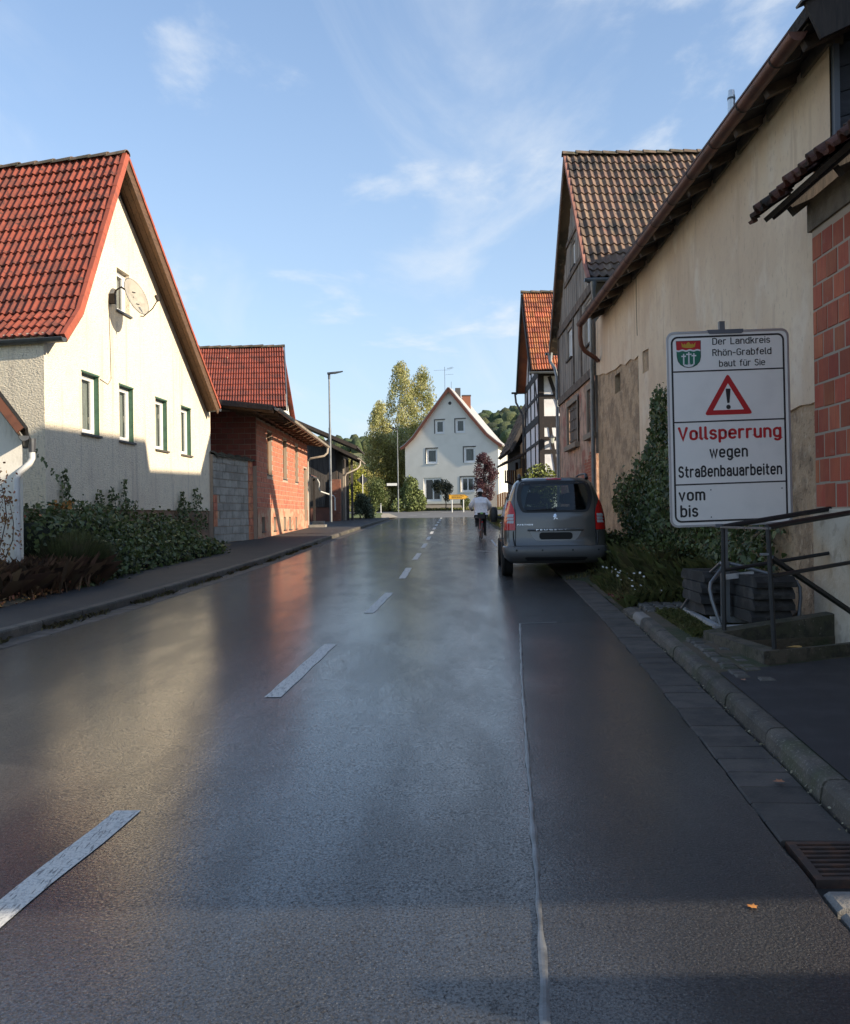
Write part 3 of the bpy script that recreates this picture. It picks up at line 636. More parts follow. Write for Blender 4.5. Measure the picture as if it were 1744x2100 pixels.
# ---------------------------------------------------------------- concrete block wall between the houses
m_cblk = M('concrete_block', (.30, .285, .25), .9, layers=[((.20, .19, .165), 2.5, .42, .66, .8), ((.13, .12, .10), 9, .58, .7, .6), ((.38, .36, .32), 24, .58, .7, .5)], bump=[(60, .6, .01)], rnd=.16)
m_mort = M('mortar', (.40, .31, .235), .95, bump=[(50, .5, .01)])
m_brk = M('red_block', (.52, .20, .105), .85, layers=[((.30, .09, .055), 4, .42, .66, .7), ((.22, .07, .05), 60, .5, .66, .5, (3, 3, .2)), ((.5, .24, .16), 8, .62, .72, .4)], bump=[(70, .4, .006)], rnd=.16, hue=.008)
bw = thing('concrete_block_wall', 'grey concrete block wall with mossy top beside cream house', 'wall', (-6.0, 30.5, .5))
Wa, Wb = V((-6.56, 29.0, 0)), V((-5.95, 32.35, 0)); dw = (Wb - Wa).normalized(); nw = V((dw.y, -dw.x, 0)); Lw = (Wb - Wa).length
part('core', MB().prism([Wa - nw * .01 + V((0, 0, .3)), Wb - nw * .01 + V((0, 0, .3)), Wb - nw * .01 + V((0, 0, 3.5)), Wa - nw * .01 + V((0, 0, 3.5))], nw * -.2), m_mort, bw)
def block_mesh(name, d, n, l, h, t, mat, gap=.012):
    me = MB()
    e = .006; o = d * gap / 2 + V((0, 0, gap / 2)); a, c = d * (l - gap), V((0, 0, h - gap))
    P8 = [o, o + a, o + a + c, o + c]; ce = o + a / 2 + c / 2
    Q = [p + n * (t - e) for p in P8]; S = [p + (ce - p).normalized() * e * 1.4 + n * t for p in P8]
    me.v = [tuple(p) for p in P8 + Q + S]
    for r in (0, 4):
        for i in range(4): me.f.append((r + i, r + (i + 1) % 4, r + 4 + (i + 1) % 4, r + 4 + i))
    me.f.append((8, 9, 10, 11)); m_ = me.mesh(name); m_.materials.append(mat); return m_
def bond(root, O, d, n, L, z0, z1, l, h, t, mat, name, gap=.012, hole=None, joined=False, off=.5, top=None):
    full, half = block_mesh(name, d, n, l, h, t, mat, gap), block_mesh(name, d, n, l / 2, h, t, mat, gap); J = MB()
    r = 0; z = z0
    while z < z1 - h * .4:
        x = -(l * off if r % 2 else 0)
        while x < L - .01:
            x0, x1 = max(x, 0), min(x + l, L); 
            if x1 - x0 > .04 and not (hole and hole((x0 + x1) / 2, z + h / 2)):
                me = full if x1 - x0 > l * .99 else (half if abs(x1 - x0 - l / 2) < .02 else None)
                p = O + d * (x0 + random.uniform(-.006, .006)) + V((0, 0, z + random.uniform(-.004, .004))) + n * random.uniform(-.003, .004)
                if joined:
                    mm = me or block_mesh(name, d, n, x1 - x0, h, t, mat, gap); J.add([p + v.co for v in mm.vertices], [tuple(f.vertices) for f in mm.polygons])
                else: piece(name, me or block_mesh(name, d, n, x1 - x0, h, t, mat, gap), root, p)
            x += l
        z += h; r += 1
    if joined: part(name + 's', J, mat, root, kind='stuff')
bond(bw, Wa, dw, nw, Lw - .45, .5, 3.5, .5, .25, .02, m_cblk, 'concrete_block', .014, hole=lambda x, z: x < .3 and 1.2 < z < 2.2)
bond(bw, Wa + dw * (Lw - .44), dw, nw, .44, .5, 3.5, .24, .25, .025, m_brk, 'red_block')
bond(bw, Wa, dw, nw, .3, 1.25, 2.3, .3, .25, .018, m_brk, 'red_block')
m_moss = M('mossy_cap', (.07, .055, .04), .95, layers=[((.035, .045, .02), 6, .45, .6, .9), ((.16, .13, .10), 12, .6, .7, .6)], bump=[(24, .9, .04)])
cp = MB(); cp.grid(lambda u, v: Wa + dw * (Lw * u) + nw * (.10 - .34 * v) + V((0, 0, 3.52 + .05 * math.sin(u * 31) * math.sin(v * 3.1) + .06 * math.sin(v * 3.14))), 40, 5)
cp.grid(lambda u, v: Wa + dw * (Lw * u) + nw * .10 + V((0, 0, 3.52 - .07 * v + .02 * math.sin(u * 47))), 40, 1)
part('coping', cp, m_moss, bw)

# ---------------------------------------------------------------- red block building
bb = thing('red_block_building', 'unplastered red block building with narrow windows and deep eaves', 'building', (-5.8, 38, .7))
Ba, Bb = V((-5.80, 32.35, 0)), V((-5.52, 44.1, 0)); db = (Bb - Ba).normalized(); nb = V((db.y, -db.x, 0)); Lb = (Bb - Ba).length
PB = lambda t, z: Ba + db * t + V((0, 0, z)); by = lambda y: (y - 32.35) / db.y
tall = [(by(34.3), by(35.2), 3.1, 4.7), (by(37.6), by(38.5), 3.07, 4.66), (by(40.5), by(41.35), 3.06, 4.62)]
small = [(by(a), by(b), 1.02, 1.54) for a, b in ((33.1, 33.65), (35.35, 35.85), (37.5, 38.05), (38.75, 39.3), (40.4, 40.85))]
door = (by(43.0), by(43.95), 1.35, 3.78)
core = MB().holed([(0, .4), (Lb, .4), (Lb, 5.0), (0, 5.0)], [[(a, c), (b, c), (b, d), (a, d)] for a, b, c, d in tall + small + [door]], PB, .3, nb)
core.quad(PB(0, .4), PB(0, 5.3), PB(0, 5.3) - nb * 5, PB(0, .4) - nb * 5)
core.quad(PB(Lb, .4), PB(Lb, 5.0), PB(Lb, 5.0) - nb * 5, PB(Lb, .4) - nb * 5)
part('wall', core, m_mort, bb)
inh = lambda x, z: any(a - .05 < x < b + .05 and c - .06 < z < d + .08 for a, b, c, d in tall + small + [door])
bond(bb, Ba, db, nb, Lb, 1.87, 4.95, .30, .18, .012, m_brk, 'red_block', .02, hole=inh, joined=True)
pl = MB().holed([(0, .4), (Lb, .4), (Lb, 1.86), (0, 1.86)], [[(a - .0, c), (b + .0, c), (b, d), (a, d)] for a, b, c, d in small + [(door[0], door[1], 1.35, 1.855)]], lambda t, z: PB(t, z) + nb * .016, .015, nb)
part('plaster_base', pl, M('red_wash_plaster', (.44, .27, .17), .9, layers=[((.40, .15, .085), .9, .46, .54, .9, (1, 1, 2)), ((.5, .40, .28), 5, .5, .68, .6)], bump=[(50, .6, .01)]), bb)
# end wall facing the camera; its shade is put into darker block colour
m_brk_shade = M('shaded_red_block', (.26, .072, .05), .88, layers=[((.18, .05, .04), 4, .42, .66, .7), ((.33, .12, .09), 12, .6, .72, .4)], bump=[(70, .5, .008)], rnd=.16)
bond(bb, Ba + V((-.0, 0, 0)), V((-1, 0, 0)), V((0, -1, 0)), 3.2, 3.30, 5.1, .40, .19, .014, m_brk_shade, 'red_block', .02)
m_wood = M('brown_window_wood', (.12, .06, .03), .7)
for a, b, c, d in tall: window(bb, PB, nb, a, b, c, d, .12, fm=m_wood, fw=.06, curtain=False, sill=(.03, .03), back=.5)
for a, b, c, d in small: window(bb, PB, nb, a, b, c, d, .10, fm=m_zincd, fw=.04, curtain=False, sill=(.06, .03), back=.3)
part('door', MB().obox(PB(door[0], door[2]) - nb * .12, db * (door[1] - door[0]), (0, 0, door[3] - door[2]), nb * -.05), m_wood, bb)
# roof with rafters
ge0, ge1 = V((-4.74, 29.9, 5.02)), V((-4.62, 44.6, 4.93)); rb = V((-5.4, 0, .62))
part('roof', MB().obox(ge0 + V((-.08, 0, .03)), ge1 - ge0, rb, (0, 0, .07)), M('old_dark_tiles', (.06, .05, .045), .9, bump=[(20, .8, .03)]), bb)
part('verge_board', MB().obox(ge0 + V((-.08, -.03, -.08)), rb, (0, .03, 0), (0, 0, .11)), m_dark, bb)
n_r = 15
for k in range(n_r):
    o_ = ge0 + (ge1 - ge0) * ((k + .25) / n_r); part('rafter', MB().obox(o_ + V((-.1, 0, -.13)), rb * .3, (0, .11, 0), (0, 0, .15)), m_soff, bb)
part('purlin', MB().obox(V((-5.45, 30.1, 4.98)), V((.14, 14, -.05)), (-.12, 0, 0), (0, 0, .1)), m_soff, bb)
gutter(bb, ge0 + V((.02, .25, .02)), ge1 + V((.02, .3, -.04)), .085, M('beige_gutter', (.42, .36, .29), .5, layers=[((.3, .25, .2), 3, .45, .7, .8)]), rings=8)
part('downpipe', MB().tube([ge1 + V((.02, .15, -.1)), ge1 + V((0, .1, -.35)), ge1 + V((-.15, .05, -.5)), ge1 + V((-.8, .0, -.62)), ge1 + V((-.95, .12, -.75)), ge1 + V((-.97, .12, -3.8))], .05, 8), MATS['beige_gutter'], bb, smooth=True)
# steps and leaning tools at its far corner
st = thing('doorstep', 'weathered concrete doorstep at the far corner of red block building', 'step', (-5.2, 45, .95))
part('tread', MB().box(-5.5, -4.75, 44.4, 45.6, .9, 1.15), m_cblk, st); part('tread', MB().box(-5.5, -4.95, 45.62, 46.3, .9, 1.32), m_cblk, st)

# ---------------------------------------------------------------- tiled roof house behind
rh = thing('red_roofed_house', 'plain house behind with large red pantile roof slope', 'house', (-9, 42, .8))
r1, e1 = V((-5.95, 40.0, 8.76)), V((-5.28, 36.0, 5.72)); ul = V((-1, 0, 0))
tiled(rh, e1, ul, r1 - e1, .21, 11, 34, 26, m_tile_red, RIB2); deck(rh, e1, ul, r1 - e1, 7.2, m_dark)
ridge_tiles(rh, r1 + V((.05, 0, .03)), r1 + V((-6.8, 0, .03)), 15, .13, m_ridge)
part('barge_board', MB().obox(e1 + V((.02, 0, -.12)), r1 - e1, (.045, 0, 0), (0, -.02, .19)), m_zinc, rh)
b1 = V((-5.95, 44.0, 5.7)); deck(rh, b1, ul, r1 - b1, 7.2, m_tile_red)
part('wall', MB().prism([(-6.15, 36.6, 2), (-6.15, 43.6, 2), (-6.15, 43.6, 5.7), (-6.15, 40, 8.5), (-6.15, 36.6, 5.9)], (-6.5, 0, 0)), m_white, rh)
# ---------------------------------------------------------------- dark wooden barn further along on the left
m_oldw = M('weathered_planks', (.075, .065, .058), .9, layers=[((.035, .030, .028), 3, .42, .64, .85, (5, 5, .4)), ((.17, .155, .14), 6, .58, .7, .6, (6, 6, .35))], bump=[(30, .7, .01, (5, 5, .4))], rnd=.3)
m_rust = M('rust_wall', (.16, .065, .045), .85, layers=[((.10, .05, .04), 2, .4, .66, .8)], bump=[(40, .4, .008)])
ba = thing('wooden_barn', 'dark weathered plank barn with two-tier roof behind the street lamp', 'barn', (-6, 57, 1.2))
PBn = lambda x, z: V((x, 56.5, z))
part('wall', MB().prism([(-7.6, 56.54, 1), (-5.3, 56.54, 1), (-5.3, 56.54, 5.6), (-7.6, 56.54, 6.85)], (0, 9, 0)), m_dark, ba)
planks(ba, PBn, (0, -1, 0), -7.5, -5.36, lambda x: 5.72 - .515 * (x + 5.3), lambda x: 2.0 if x < -6 else 3.75, .17, m_oldw)
part('brick_pier', MB().box(-5.62, -5.08, 56.3, 56.9, 1.1, 3.78), M('pier_brick', (.22, .085, .05), .9, layers=[((.33, .26, .2), 10, .60, .66, .7, (.4, .4, 1.4)), ((.12, .05, .04), 5, .5, .66, .6)], bump=[(30, .6, .02, (.5, .5, 2))]), ba)
for x, wd in ((-4.95, .10), (-4.72, .16), (-4.45, .14)): part('post', MB().box(x - wd / 2, x + wd / 2, 57.3, 57.3 + wd, 1.1, 5.0), M('pale_post', (.36, .31, .25), .85) if wd < .12 else m_oldw, ba)
def slope_roof(root, tipx, tipz, m, run, y0, y1, t, mat, name='roof', out=.0):
    a = V((tipx, y0, tipz)); s = V((-run, 0, run * m)); n = V((m, 0, 1)).normalized()
    part(name, MB().obox(a, s, (0, y1 - y0, 0), n * t), mat, root)
    part('verge_board', MB().obox(a - n * .13 - V((0, .03, 0)), s, (0, .03, 0), n * (.13 + t)), m_dark, root)
    return a, s, n
m_rt = M('dark_barn_tiles', (.05, .042, .04), .9, bump=[(14, .9, .04)])
a, s, n = slope_roof(ba, -3.96, 5.02, .515, 3.6, 55.6, 61.5, .06, m_rt)
for k in range(4): part('rafter', MB().obox(a + V((-.1, .4 + k * 1.3, 0)) - n * .14, s * .4, (0, .1, 0), n * .13), m_dark, ba)
a, s, n = slope_roof(ba, -4.2, 5.86, .45, 5.5, 58.6, 66, .08, m_rt, 'upper_roof')
gutter(ba, (-3.92, 55.7, 5.0), (-3.92, 61.3, 4.98), .07, MATS['beige_gutter'])
part('downpipe', MB().tube([(-3.93, 57.5, 4.95), (-3.95, 57.45, 4.65), (-4.1, 57.3, 4.45), (-4.75, 57.1, 4.15), (-4.85, 57.1, 3.95), (-4.85, 57.1, 1.2)], .05, 8), MATS['beige_gutter'], ba, smooth=True)
lw = thing('low_rust_wall', 'low rust-brown yard wall between red block building and barn', 'wall', (-6.2, 55, 1.1))
part('panel', MB().box(-6.75, -5.62, 55.2, 55.3, 1.0, 2.08), m_rust, lw); part('cap', MB().box(-6.8, -5.58, 55.15, 55.35, 2.083, 2.13), m_dark, lw)
ln = thing('lean_to', 'small lean-to roof with zinc gutter and bent white downpipe in the yard', 'lean-to', (-6.5, 54, 1.1))
part('roof', MB().obox((-7.6, 51.0, 4.25), (1.35, 0, -.45), (0, 3.2, 0), (0, 0, .06)), m_rust, ln)
part('post', MB().box(-6.45, -6.33, 54.0, 54.12, 1.0, 3.75), m_dark, ln); part('post', MB().box(-6.45, -6.33, 51.0, 51.12, 1.0, 3.75), m_dark, ln)
gutter(ln, (-6.2, 51, 3.78), (-6.2, 54.2, 3.76), .06, m_zinc)
part('downpipe', MB().tube([(-6.2, 54.0, 3.72), (-6.1, 54.2, 3.5), (-6.13, 54.3, 3.15), (-6.05, 54.4, 3.0), (-5.35, 54.9, 2.75), (-5.28, 55.0, 2.62), (-5.27, 55.0, 1.9)], .04, 8), MATS['white_pipe'], ln, smooth=True)
# street lamps
m_galv = M('galvanised_steel', (.20, .21, .22), .5, metal=.7, layers=[((.13, .135, .14), 3, .4, .7, .8)])
def street_lamp(x, y, h, z0, label, head=1, r=.075):
    t = thing('street_lamp', label, 'street lamp', (x, y, z0), 0, 'street lamps')
    part('pole', MB().tube([(x, y, z0), (x, y, z0 + h * .34), (x, y, z0 + h * .64)], r, 10), m_galv, t, smooth=True)
    part('upper_pole', MB().tube([(x, y, z0 + h * .64), (x, y, z0 + h)], [r * .72, r * .62], 10), m_galv, t, smooth=True)
    part('collar', MB().tube([(x, y, z0 + h * .28), (x, y, z0 + h * .28 + .35)], r * 1.08, 10), m_zincd, t)
    hd = MB().prism([(x - .1 * head, y - .12, z0 + h + .02), (x + .30 * head, y - .15, z0 + h + .06), (x + .78 * head, y - .11, z0 + h + .17), (x + .80 * head, y - .11, z0 + h + .20), (x + .3 * head, y - .15, z0 + h + .15), (x - .1 * head, y - .12, z0 + h + .12)], (0, .26, 0))
    part('lamp_head', hd, m_zincd, t); part('lamp_glass', MB().obox((x + .3 * head, y - .09, z0 + h + .047), (.42 * head, 0, .1), (0, .18, 0), (0, 0, -.012)), m_glass, t)
    part('neck', MB().tube([(x, y, z0 + h - .25), (x, y, z0 + h + .05)], r * .9, 8), m_zincd, t)
street_lamp(-5.42, 54, 8.5, gz(54) + .1, 'tall grey street lamp standing in front of the wooden barn')
street_lamp(-2.32, 82, 7.25, gz(82), 'distant grey street lamp before the birch trees at the junction', -1, .055)

# ---------------------------------------------------------------- junction: signs
m_signy = M('sign_yellow', (.62, .33, .03), .5); m_blk = M('sign_black', (.015, .015, .016), .5); m_post = M('white_post', (.6, .6, .58), .5)
ys_ = thing('direction_sign', 'yellow arrow direction sign on two white posts before the white house', 'road sign', (2.8, 80, gz(80)))
Y0 = 80.0
part('panel', MB().prism([(2.05, Y0, 2.88), (3.42, Y0, 2.88), (3.78, Y0, 3.08), (3.42, Y0, 3.29), (2.05, Y0, 3.29)], (0, .03, 0)), m_signy, ys_)
bo = MB()
for p, q in (((2.08, 2.91), (3.41, 2.91)), ((3.41, 2.91), (3.73, 3.08)), ((3.73, 3.08), (3.41, 3.26)), ((3.41, 3.26), (2.08, 3.26)), ((2.08, 3.26), (2.08, 2.91))): bo.beam((p[0], Y0 - .006, p[1]), (q[0], Y0 - .006, q[1]), .02, .008, (0, 1, 0))
part('border', bo, m_blk, ys_)
for z_, x_ in ((3.16, 3.3), (3.02, 3.2)):
    tx = MB(); x = 2.3
    while x < x_: ww = random.uniform(.05, .09); tx.obox((x, Y0 - .008, z_ - .03), (ww, 0, 0), (0, .006, 0), (0, 0, random.uniform(.05, .075))); x += ww + .025
    part('lettering', tx, m_blk, ys_, label='dark line of illegibly small lettering')
for x in (2.32, 3.3): part('post', MB().tube([(x, Y0 + .05, 1.7), (x, Y0 + .05, 3.2)], .045, 8), m_post, ys_)
dm = thing('priority_sign', 'diamond road sign seen from its dark back on a thin pale post', 'road sign', (-4.37, 66, gz(66)))
part('panel', MB().prism([(-4.37, 66, 4.48), (-3.99, 66, 4.1), (-4.37, 66, 3.72), (-4.75, 66, 4.1)], (0, .02, 0)), m_zincd, dm)
part('post', MB().tube([(-4.37, 65.96, 1.3), (-4.37, 65.96, 4.5)], .035, 8), m_post, dm)
nsn = thing('street_name_sign', 'small white street name plate on the distant lamp post', 'street sign', (-2.32, 81.9, 4.1))
part('plate', MB().box(-3.3, -2.4, 81.88, 81.9, 4.18, 4.4), m_post, nsn); part('clamp', MB().tube([(-2.32, 82, 4.2), (-2.32, 82, 4.38)], .075, 8), m_zincd, nsn)
for k, (x, y) in enumerate(((-3.9, 68), (-2.7, 68.6))):
    bl = thing('marker_post', ('thin white marker post by the corner shrub', 'thin white marker post at the junction mouth')[k], 'post', (x - 1, y + 10, gz(y + 10)))
    part('shaft', MB().tube([(x - 1, y + 10, gz(y + 10) - .05), (x - 1, y + 10, gz(y + 10) + .9)], .04, 8), m_post, bl); part('cap', MB().tube([(x - 1, y + 10, gz(y + 10) + .9), (x - 1, y + 10, gz(y + 10) + 1.0)], [.045, .03], 8), m_blk, bl)

# ---------------------------------------------------------------- white gable house at the end of the street
m_wh = M('white_house_render', (.70, .68, .62), .9, layers=[((.62, .60, .54), 1, .4, .7, .6)], bump=[(20, .2, .01)])
wh = thing('white_gable_house', 'white gable house facing the street with curved brown verge boards', 'house', (2.7, 92.5, 2.1))
hx = V((9.05, -3.3, 0)) / 9.15; hy = V((.2, .98, 0)).normalized(); hn = V((hx.y, -hx.x, 0)).normalized(); H0 = V((-1.9, 93.65, 0))
PW = lambda t, z: H0 + hx * t + V((0, 0, z))
W_ = 9.15; rd = 4.52
prof = [(-.38, 8.30), (.0, 8.52), (.9, 9.35), (2.4, 11.35), (4.52, 14.05), (6.6, 11.35), (8.2, 9.35), (9.15, 8.52), (9.62, 8.18)]
hw = [(3.05, 3.98, 9.6, 10.95), (5.05, 6.0, 9.6, 10.95), (2.14, 3.24, 6.68, 8.16), (5.85, 6.95, 6.66, 8.17), (5.5, 6.85, 3.78, 5.27)]
hd_ = (1.82, 3.6, 2.93, 5.27)
wm_ = MB().holed([(0, 1.6), (W_, 1.6), (W_, 8.3)] + [(a, b - .12) for a, b in prof[1:-1]][::-1] + [(0, 8.3)], [[(a, c), (b, c), (b, d), (a, d)] for a, b, c, d in hw + [hd_]], PW, .15, hn)
s1, s2 = PW(W_, 1.6), PW(W_, 8.4)
SP = lambda t, z: PW(W_, z) + hy * t; sn = V((hy.y, -hy.x, 0))
sw_ = [(1.0, 1.9, 6.2, 7.7), (2.8, 3.7, 6.2, 7.7), (4.6, 5.5, 6.2, 7.7), (6.4, 7.3, 6.2, 7.7), (1.0, 1.9, 3.2, 4.7)]
wm_.holed([(0, 1.6), (10, 1.6), (10, 8.4), (0, 8.4)], [[(a, c), (b, c), (b, d), (a, d)] for a, b, c, d in sw_], SP, .15, sn)
part('wall', wm_, m_wh, wh)
m_dkf = M('dark_window_surround', (.06, .06, .065), .7)
for k, (a, b, c, d) in enumerate(hw):
    rv = MB(); e = .09; z_ = .02
    for q in ((a - e, b + e, d, d + e), (a - e, a, c, d), ): rv.obox(PW(q[0], q[2]) + hn * .002, hx * (q[1] - q[0]), (0, 0, q[3] - q[2]), hn * z_)
    part('surround', rv, m_dkf, wh); window(wh, PW, hn, a, b, c, d, .10, fw=.11, sill=(.05, .05), sill_m=m_pvc, mull=[(a + b) / 2] if k == 4 else ())
window(wh, PW, hn, *hd_[:2], 2.93, 5.27, .12, fw=.12, mull=[2.75], curtain=False, label='glazed terrace door')
for a, b, c, d in sw_: window(wh, SP, sn, a, b, c, d, .1, fw=.1)
part('vent', MB().lathe([(.0, .02), (.16, .02), (.17, 0)], 16, PW(4.55, 12.55) + hn * .002, hn), m_blk, wh)
# roof: curved verge, boards and slopes
m_wr = M('pale_roof', (.42, .40, .38), .6, layers=[((.3, .29, .28), 2, .4, .7, .7)], bump=[(8, .5, .04)]); m_vb = M('brown_verge', (.17, .06, .035), .7)
for i in range(len(prof) - 1):
    (a, b), (c, d) = prof[i], prof[i + 1]; p, q = PW(a, b) + hn * .35, PW(c, d) + hn * .35
    t_ = (q - p); nn_ = V((0, 0, 1)) - t_ * (t_.z / t_.length_squared); nn_.normalize()
    part('roof', MB().obox(p, t_, hy * 10.8, nn_ * .10), m_wr, wh)
    part('verge_board', MB().obox(p - nn_ * .24 - hy * .04, t_, hy * .04, nn_ * .27), m_vb, wh)
    part('soffit', MB().obox(p - nn_ * .035, t_, hy * 10.6, nn_ * .03), m_vb, wh)
gutter(wh, PW(9.68, 8.16) + hn * .3, PW(9.68, 8.16) + hy * 10, .09, MATS['beige_gutter'])
part('chimney', MB().box(3.25, 3.78, 95, 95.6, 12.5, 14.45), m_dkf, wh); part('chimney', MB().box(4.0, 4.85, 96, 96.7, 11.5, 13.75), M('chimney_brick', (.22, .085, .05), .85), wh); part('chimney_cap', MB().box(3.95, 4.9, 95.95, 96.75, 13.752, 13.85), m_dkf, wh)
an = thing('roof_antenna', 'thin aerial mast with crossed rods above the white house roof', 'antenna', (2.2, 95, 13.6))
part('mast', MB().tube([(2.2, 95, 13.4), (2.2, 95, 16.6)], .02, 6), m_zincd, an)
for z_, l0, l1 in ((16.25, -1.1, .6), (16.45, .2, .95), (15.8, .1, .9), (14.1, -.1, .6)): part('rod', MB().tube([(2.2 + l0, 95, z_), (2.2 + l1, 95.1, z_ + .06)], .011, 5), m_zincd, an)
for k in range(6): part('rod', MB().tube([(2.5 + k * .09, 94.6, 16.4 + .03 * k), (2.5 + k * .09, 95.4, 16.44)], .012, 4), m_zincd, an)
part('mast', MB().tube([(2.85, 95, 13.5), (2.85, 95, 15.1)], .016, 6), m_zincd, an)
# its fence and gate by the right corner
gt_ = thing('garden_gate', 'brown wooden garden gate between grey posts beside the white house', 'gate', (6.8, 88, 1.9))
part('post', MB().box(6.05, 6.75, 88, 88.4, 1.7, 3.75), M('grey_post', (.22, .21, .2), .9), gt_)
for k in range(7): part('board', MB().prism([(6.80 + k * .22, 88.1, 1.9), (7.0 + k * .22, 88.1, 1.9), (7.0 + k * .22, 88.1, 3.5 + .15 * math.cos((k - 2.6) * .7)), (6.80 + k * .22, 88.1, 3.5 + .15 * math.cos((k - 3.4) * .7))], (0, .04, 0)), m_wood, gt_)
part('post', MB().box(8.35, 8.6, 88, 88.3, 1.7, 3.7), MATS['grey_post'], gt_)
gw = thing('garden_wall', 'low grey garden wall with plants in front of the white house', 'wall', (2, 88.5, 1.9))
part('wall', MB().box(-1.5, 5.8, 88.2, 88.5, 1.8, 2.55), MATS['grey_post'], gw); part('cap', MB().box(-1.55, 5.85, 88.15, 88.55, 2.553, 2.62), m_kerb, gw)
# ================================================================ RIGHT SIDE
sR = .012; dR = V((sR, 1, 0)).normalized(); nR = V((-1, sR, 0)).normalized()
def PR(X0):
    return lambda y, z: V((X0 + sR * y, y, z))
# ---------------------------------------------------------------- yellow barn
m_yel = M('ochre_render', (.78, .60, .42), .92, layers=[((.68, .49, .33), .6, .40, .62, .8, (1.2, 1.2, .8)), ((.82, .68, .53), 1.1, .52, .68, .7, (1.3, 1.3, .7)), ((.60, .43, .29), 2.6, .56, .68, .6, (2.2, 2.2, .25)), ((.44, .31, .21), 14, .62, .69, .5, (1.5, 1.5, .6)), ((.62, .44, .32), 7, .5, .7, .4)], bump=[(18, .3, .02, (1, 1, .6)), (70, .3, .005)])
m_rub = M('rough_old_plaster', (.50, .35, .22), .95, layers=[((.26, .18, .115), 2.5, .44, .62, .8), ((.60, .46, .32), 8, .55, .68, .7, (1.4, 1.4, .8)), ((.10, .075, .05), 14, .58, .7, .6), ((.5, .43, .33), 4.5, .66, .72, .6)], bump=[(9, .9, .05), (30, .7, .02)])
yb = thing('ochre_barn', 'long ochre rendered barn with copper gutter and patchy exposed masonry', 'barn', (4.2, 16, .3))
P0 = PR(4.05); yA, yB = 9.42, 23.2
part('wall', MB().holed([(yA, -.2), (yB, -.2), (yB, 6.3), (yA, 6.3)], [[(20.38, 4.17), (21.0, 4.17), (21.0, 4.58), (20.38, 4.58)]], P0, .25, nR).quad(P0(yB, -.2), P0(yB, 6.3), P0(yB, 6.3) + V((7, 0, 0)), P0(yB, -.2) + V((7, 0, 0))), m_rub, yb)
# render coat with a ragged lower edge
edge = [(yB, 4.93), (22.8, 4.87), (22.3, 4.84), (21.9, 4.76), (21.4, 4.74), (20.8, 4.70), (20.2, 4.72), (19.7, 4.62), (19.2, 4.66), (18.8, 4.58), (18.42, 4.60), (18.40, 4.1), (18.38, 3.2), (18.35, 2.5), (18.0, 2.1), (17.6, 2.3), (17.0, 2.2), (16, 2.35), (15, 2.2), (13.5, 2.4), (12.2, 2.3), (11.3, 2.5), (10.9, 2.60), (10.6, 2.63), (10.3, 2.66), (10.0, 2.64), (yA, 2.7)]
P1 = PR(4.02)
part('render_coat', MB().holed([(yA, 6.25), (yB, 6.25)] + edge, [[(17.53, 4.17), (18.05, 4.18), (18.05, 4.61), (17.53, 4.58)]], P1, .2, nR), m_yel, yb)
rim = MB(); pe = [P1(a, b) for a, b in edge]
for p, q in zip(pe, pe[1:]): rim.quad(p, q, q - nR * .03, p - nR * .03)
part('render_edge', rim, m_yel, yb)
part('niche_back', MB().quad(*[P0(a, b) - nR * .1 for a, b in ((17.4, 4.1), (18.2, 4.1), (18.2, 4.7), (17.4, 4.7))]), m_yel, yb)
part('vent_shutter', MB().quad(*[P0(a, b) - nR * .12 for a, b in ((20.3, 4.1), (21.1, 4.1), (21.1, 4.7), (20.3, 4.7))]), m_dark, yb)
part('crack', MB().tube([P1(18.5, 6.2) + nR * .001, P1(18.52, 5.6) + nR * .001, P1(18.47, 5.0) + nR * .001], .008, 4), m_dark, yb)
# eaves: roof slab, rafters, wall plate, copper gutter
YM = .45; ev = lambda y, d=0.: V((3.56 + sR * y + d, y, 6.14 + YM * d))
rdir = V((1, 0, YM)); rnn = V((-YM, 0, 1)).normalized()
part('roof', MB().obox(ev(8.75), ev(22.5) - ev(8.75), rdir * 1.3, rnn * .09), m_rt, yb)
for nm, y0_, y1_, dd in (('upper_roof', 8.75, 15.6, 5.17), ('upper_roof', 15.602, 22.5, 3.3)):  # unseen upper slopes, ridge heights stepped to cast the shadow line opposite
    a_, b_ = ev(y0_, 1.3), ev(y1_, 1.3); part(nm, MB().obox(a_, b_ - a_, V((dd, 0, .85 * dd)), V((-.65, 0, .76)) * .09), m_rt, yb)
    a_, b_ = a_ + V((dd, 0, .85 * dd)), b_ + V((dd, 0, .85 * dd)); part('roof_back', MB().obox(a_, b_ - a_, V((dd, 0, -.85 * dd)), V((.65, 0, .76)) * .09), m_rt, yb)
    part('gable_end', MB().prism([b_ + V((-dd, -.1, -.85 * dd)), b_ + V((0, -.1, 0)), b_ + V((dd, -.1, -.85 * dd))], (0, -.1, 0)), m_dark, yb)
m_raft = M('grey_rafter', (.16, .115, .08), .9, layers=[((.07, .05, .04), 6, .4, .66, .8)], bump=[(30, .5, .01)], rnd=.3)
y = 9.2; k = 0
while y < 22.4:
    part('rafter', MB().obox(ev(y, .10) - rnn * .14, rdir * .95, (0, .11, 0), rnn * .125), m_raft, yb)
    if y < 21.5:
        part('wall_plate', MB().obox(P0(y + .16, 6.17) + nR * .06, V((0, .84 * random.uniform(.75, 1.05), random.uniform(-.05, .03))), nR * -.15, (0, 0, .16)), M('pale_plate', (.27, .215, .15), .9, layers=[((.15, .12, .08), 4, .4, .66, .7)], rnd=.2), yb)
        part('gutter_strap', MB().tube([ev(y + .3, .02) - V((0, 0, .12)), ev(y + .42, .25) - V((0, 0, .10)), ev(y + .48, .3)], .008, 5), m_zinc, yb)
    y += 1.06; k += 1
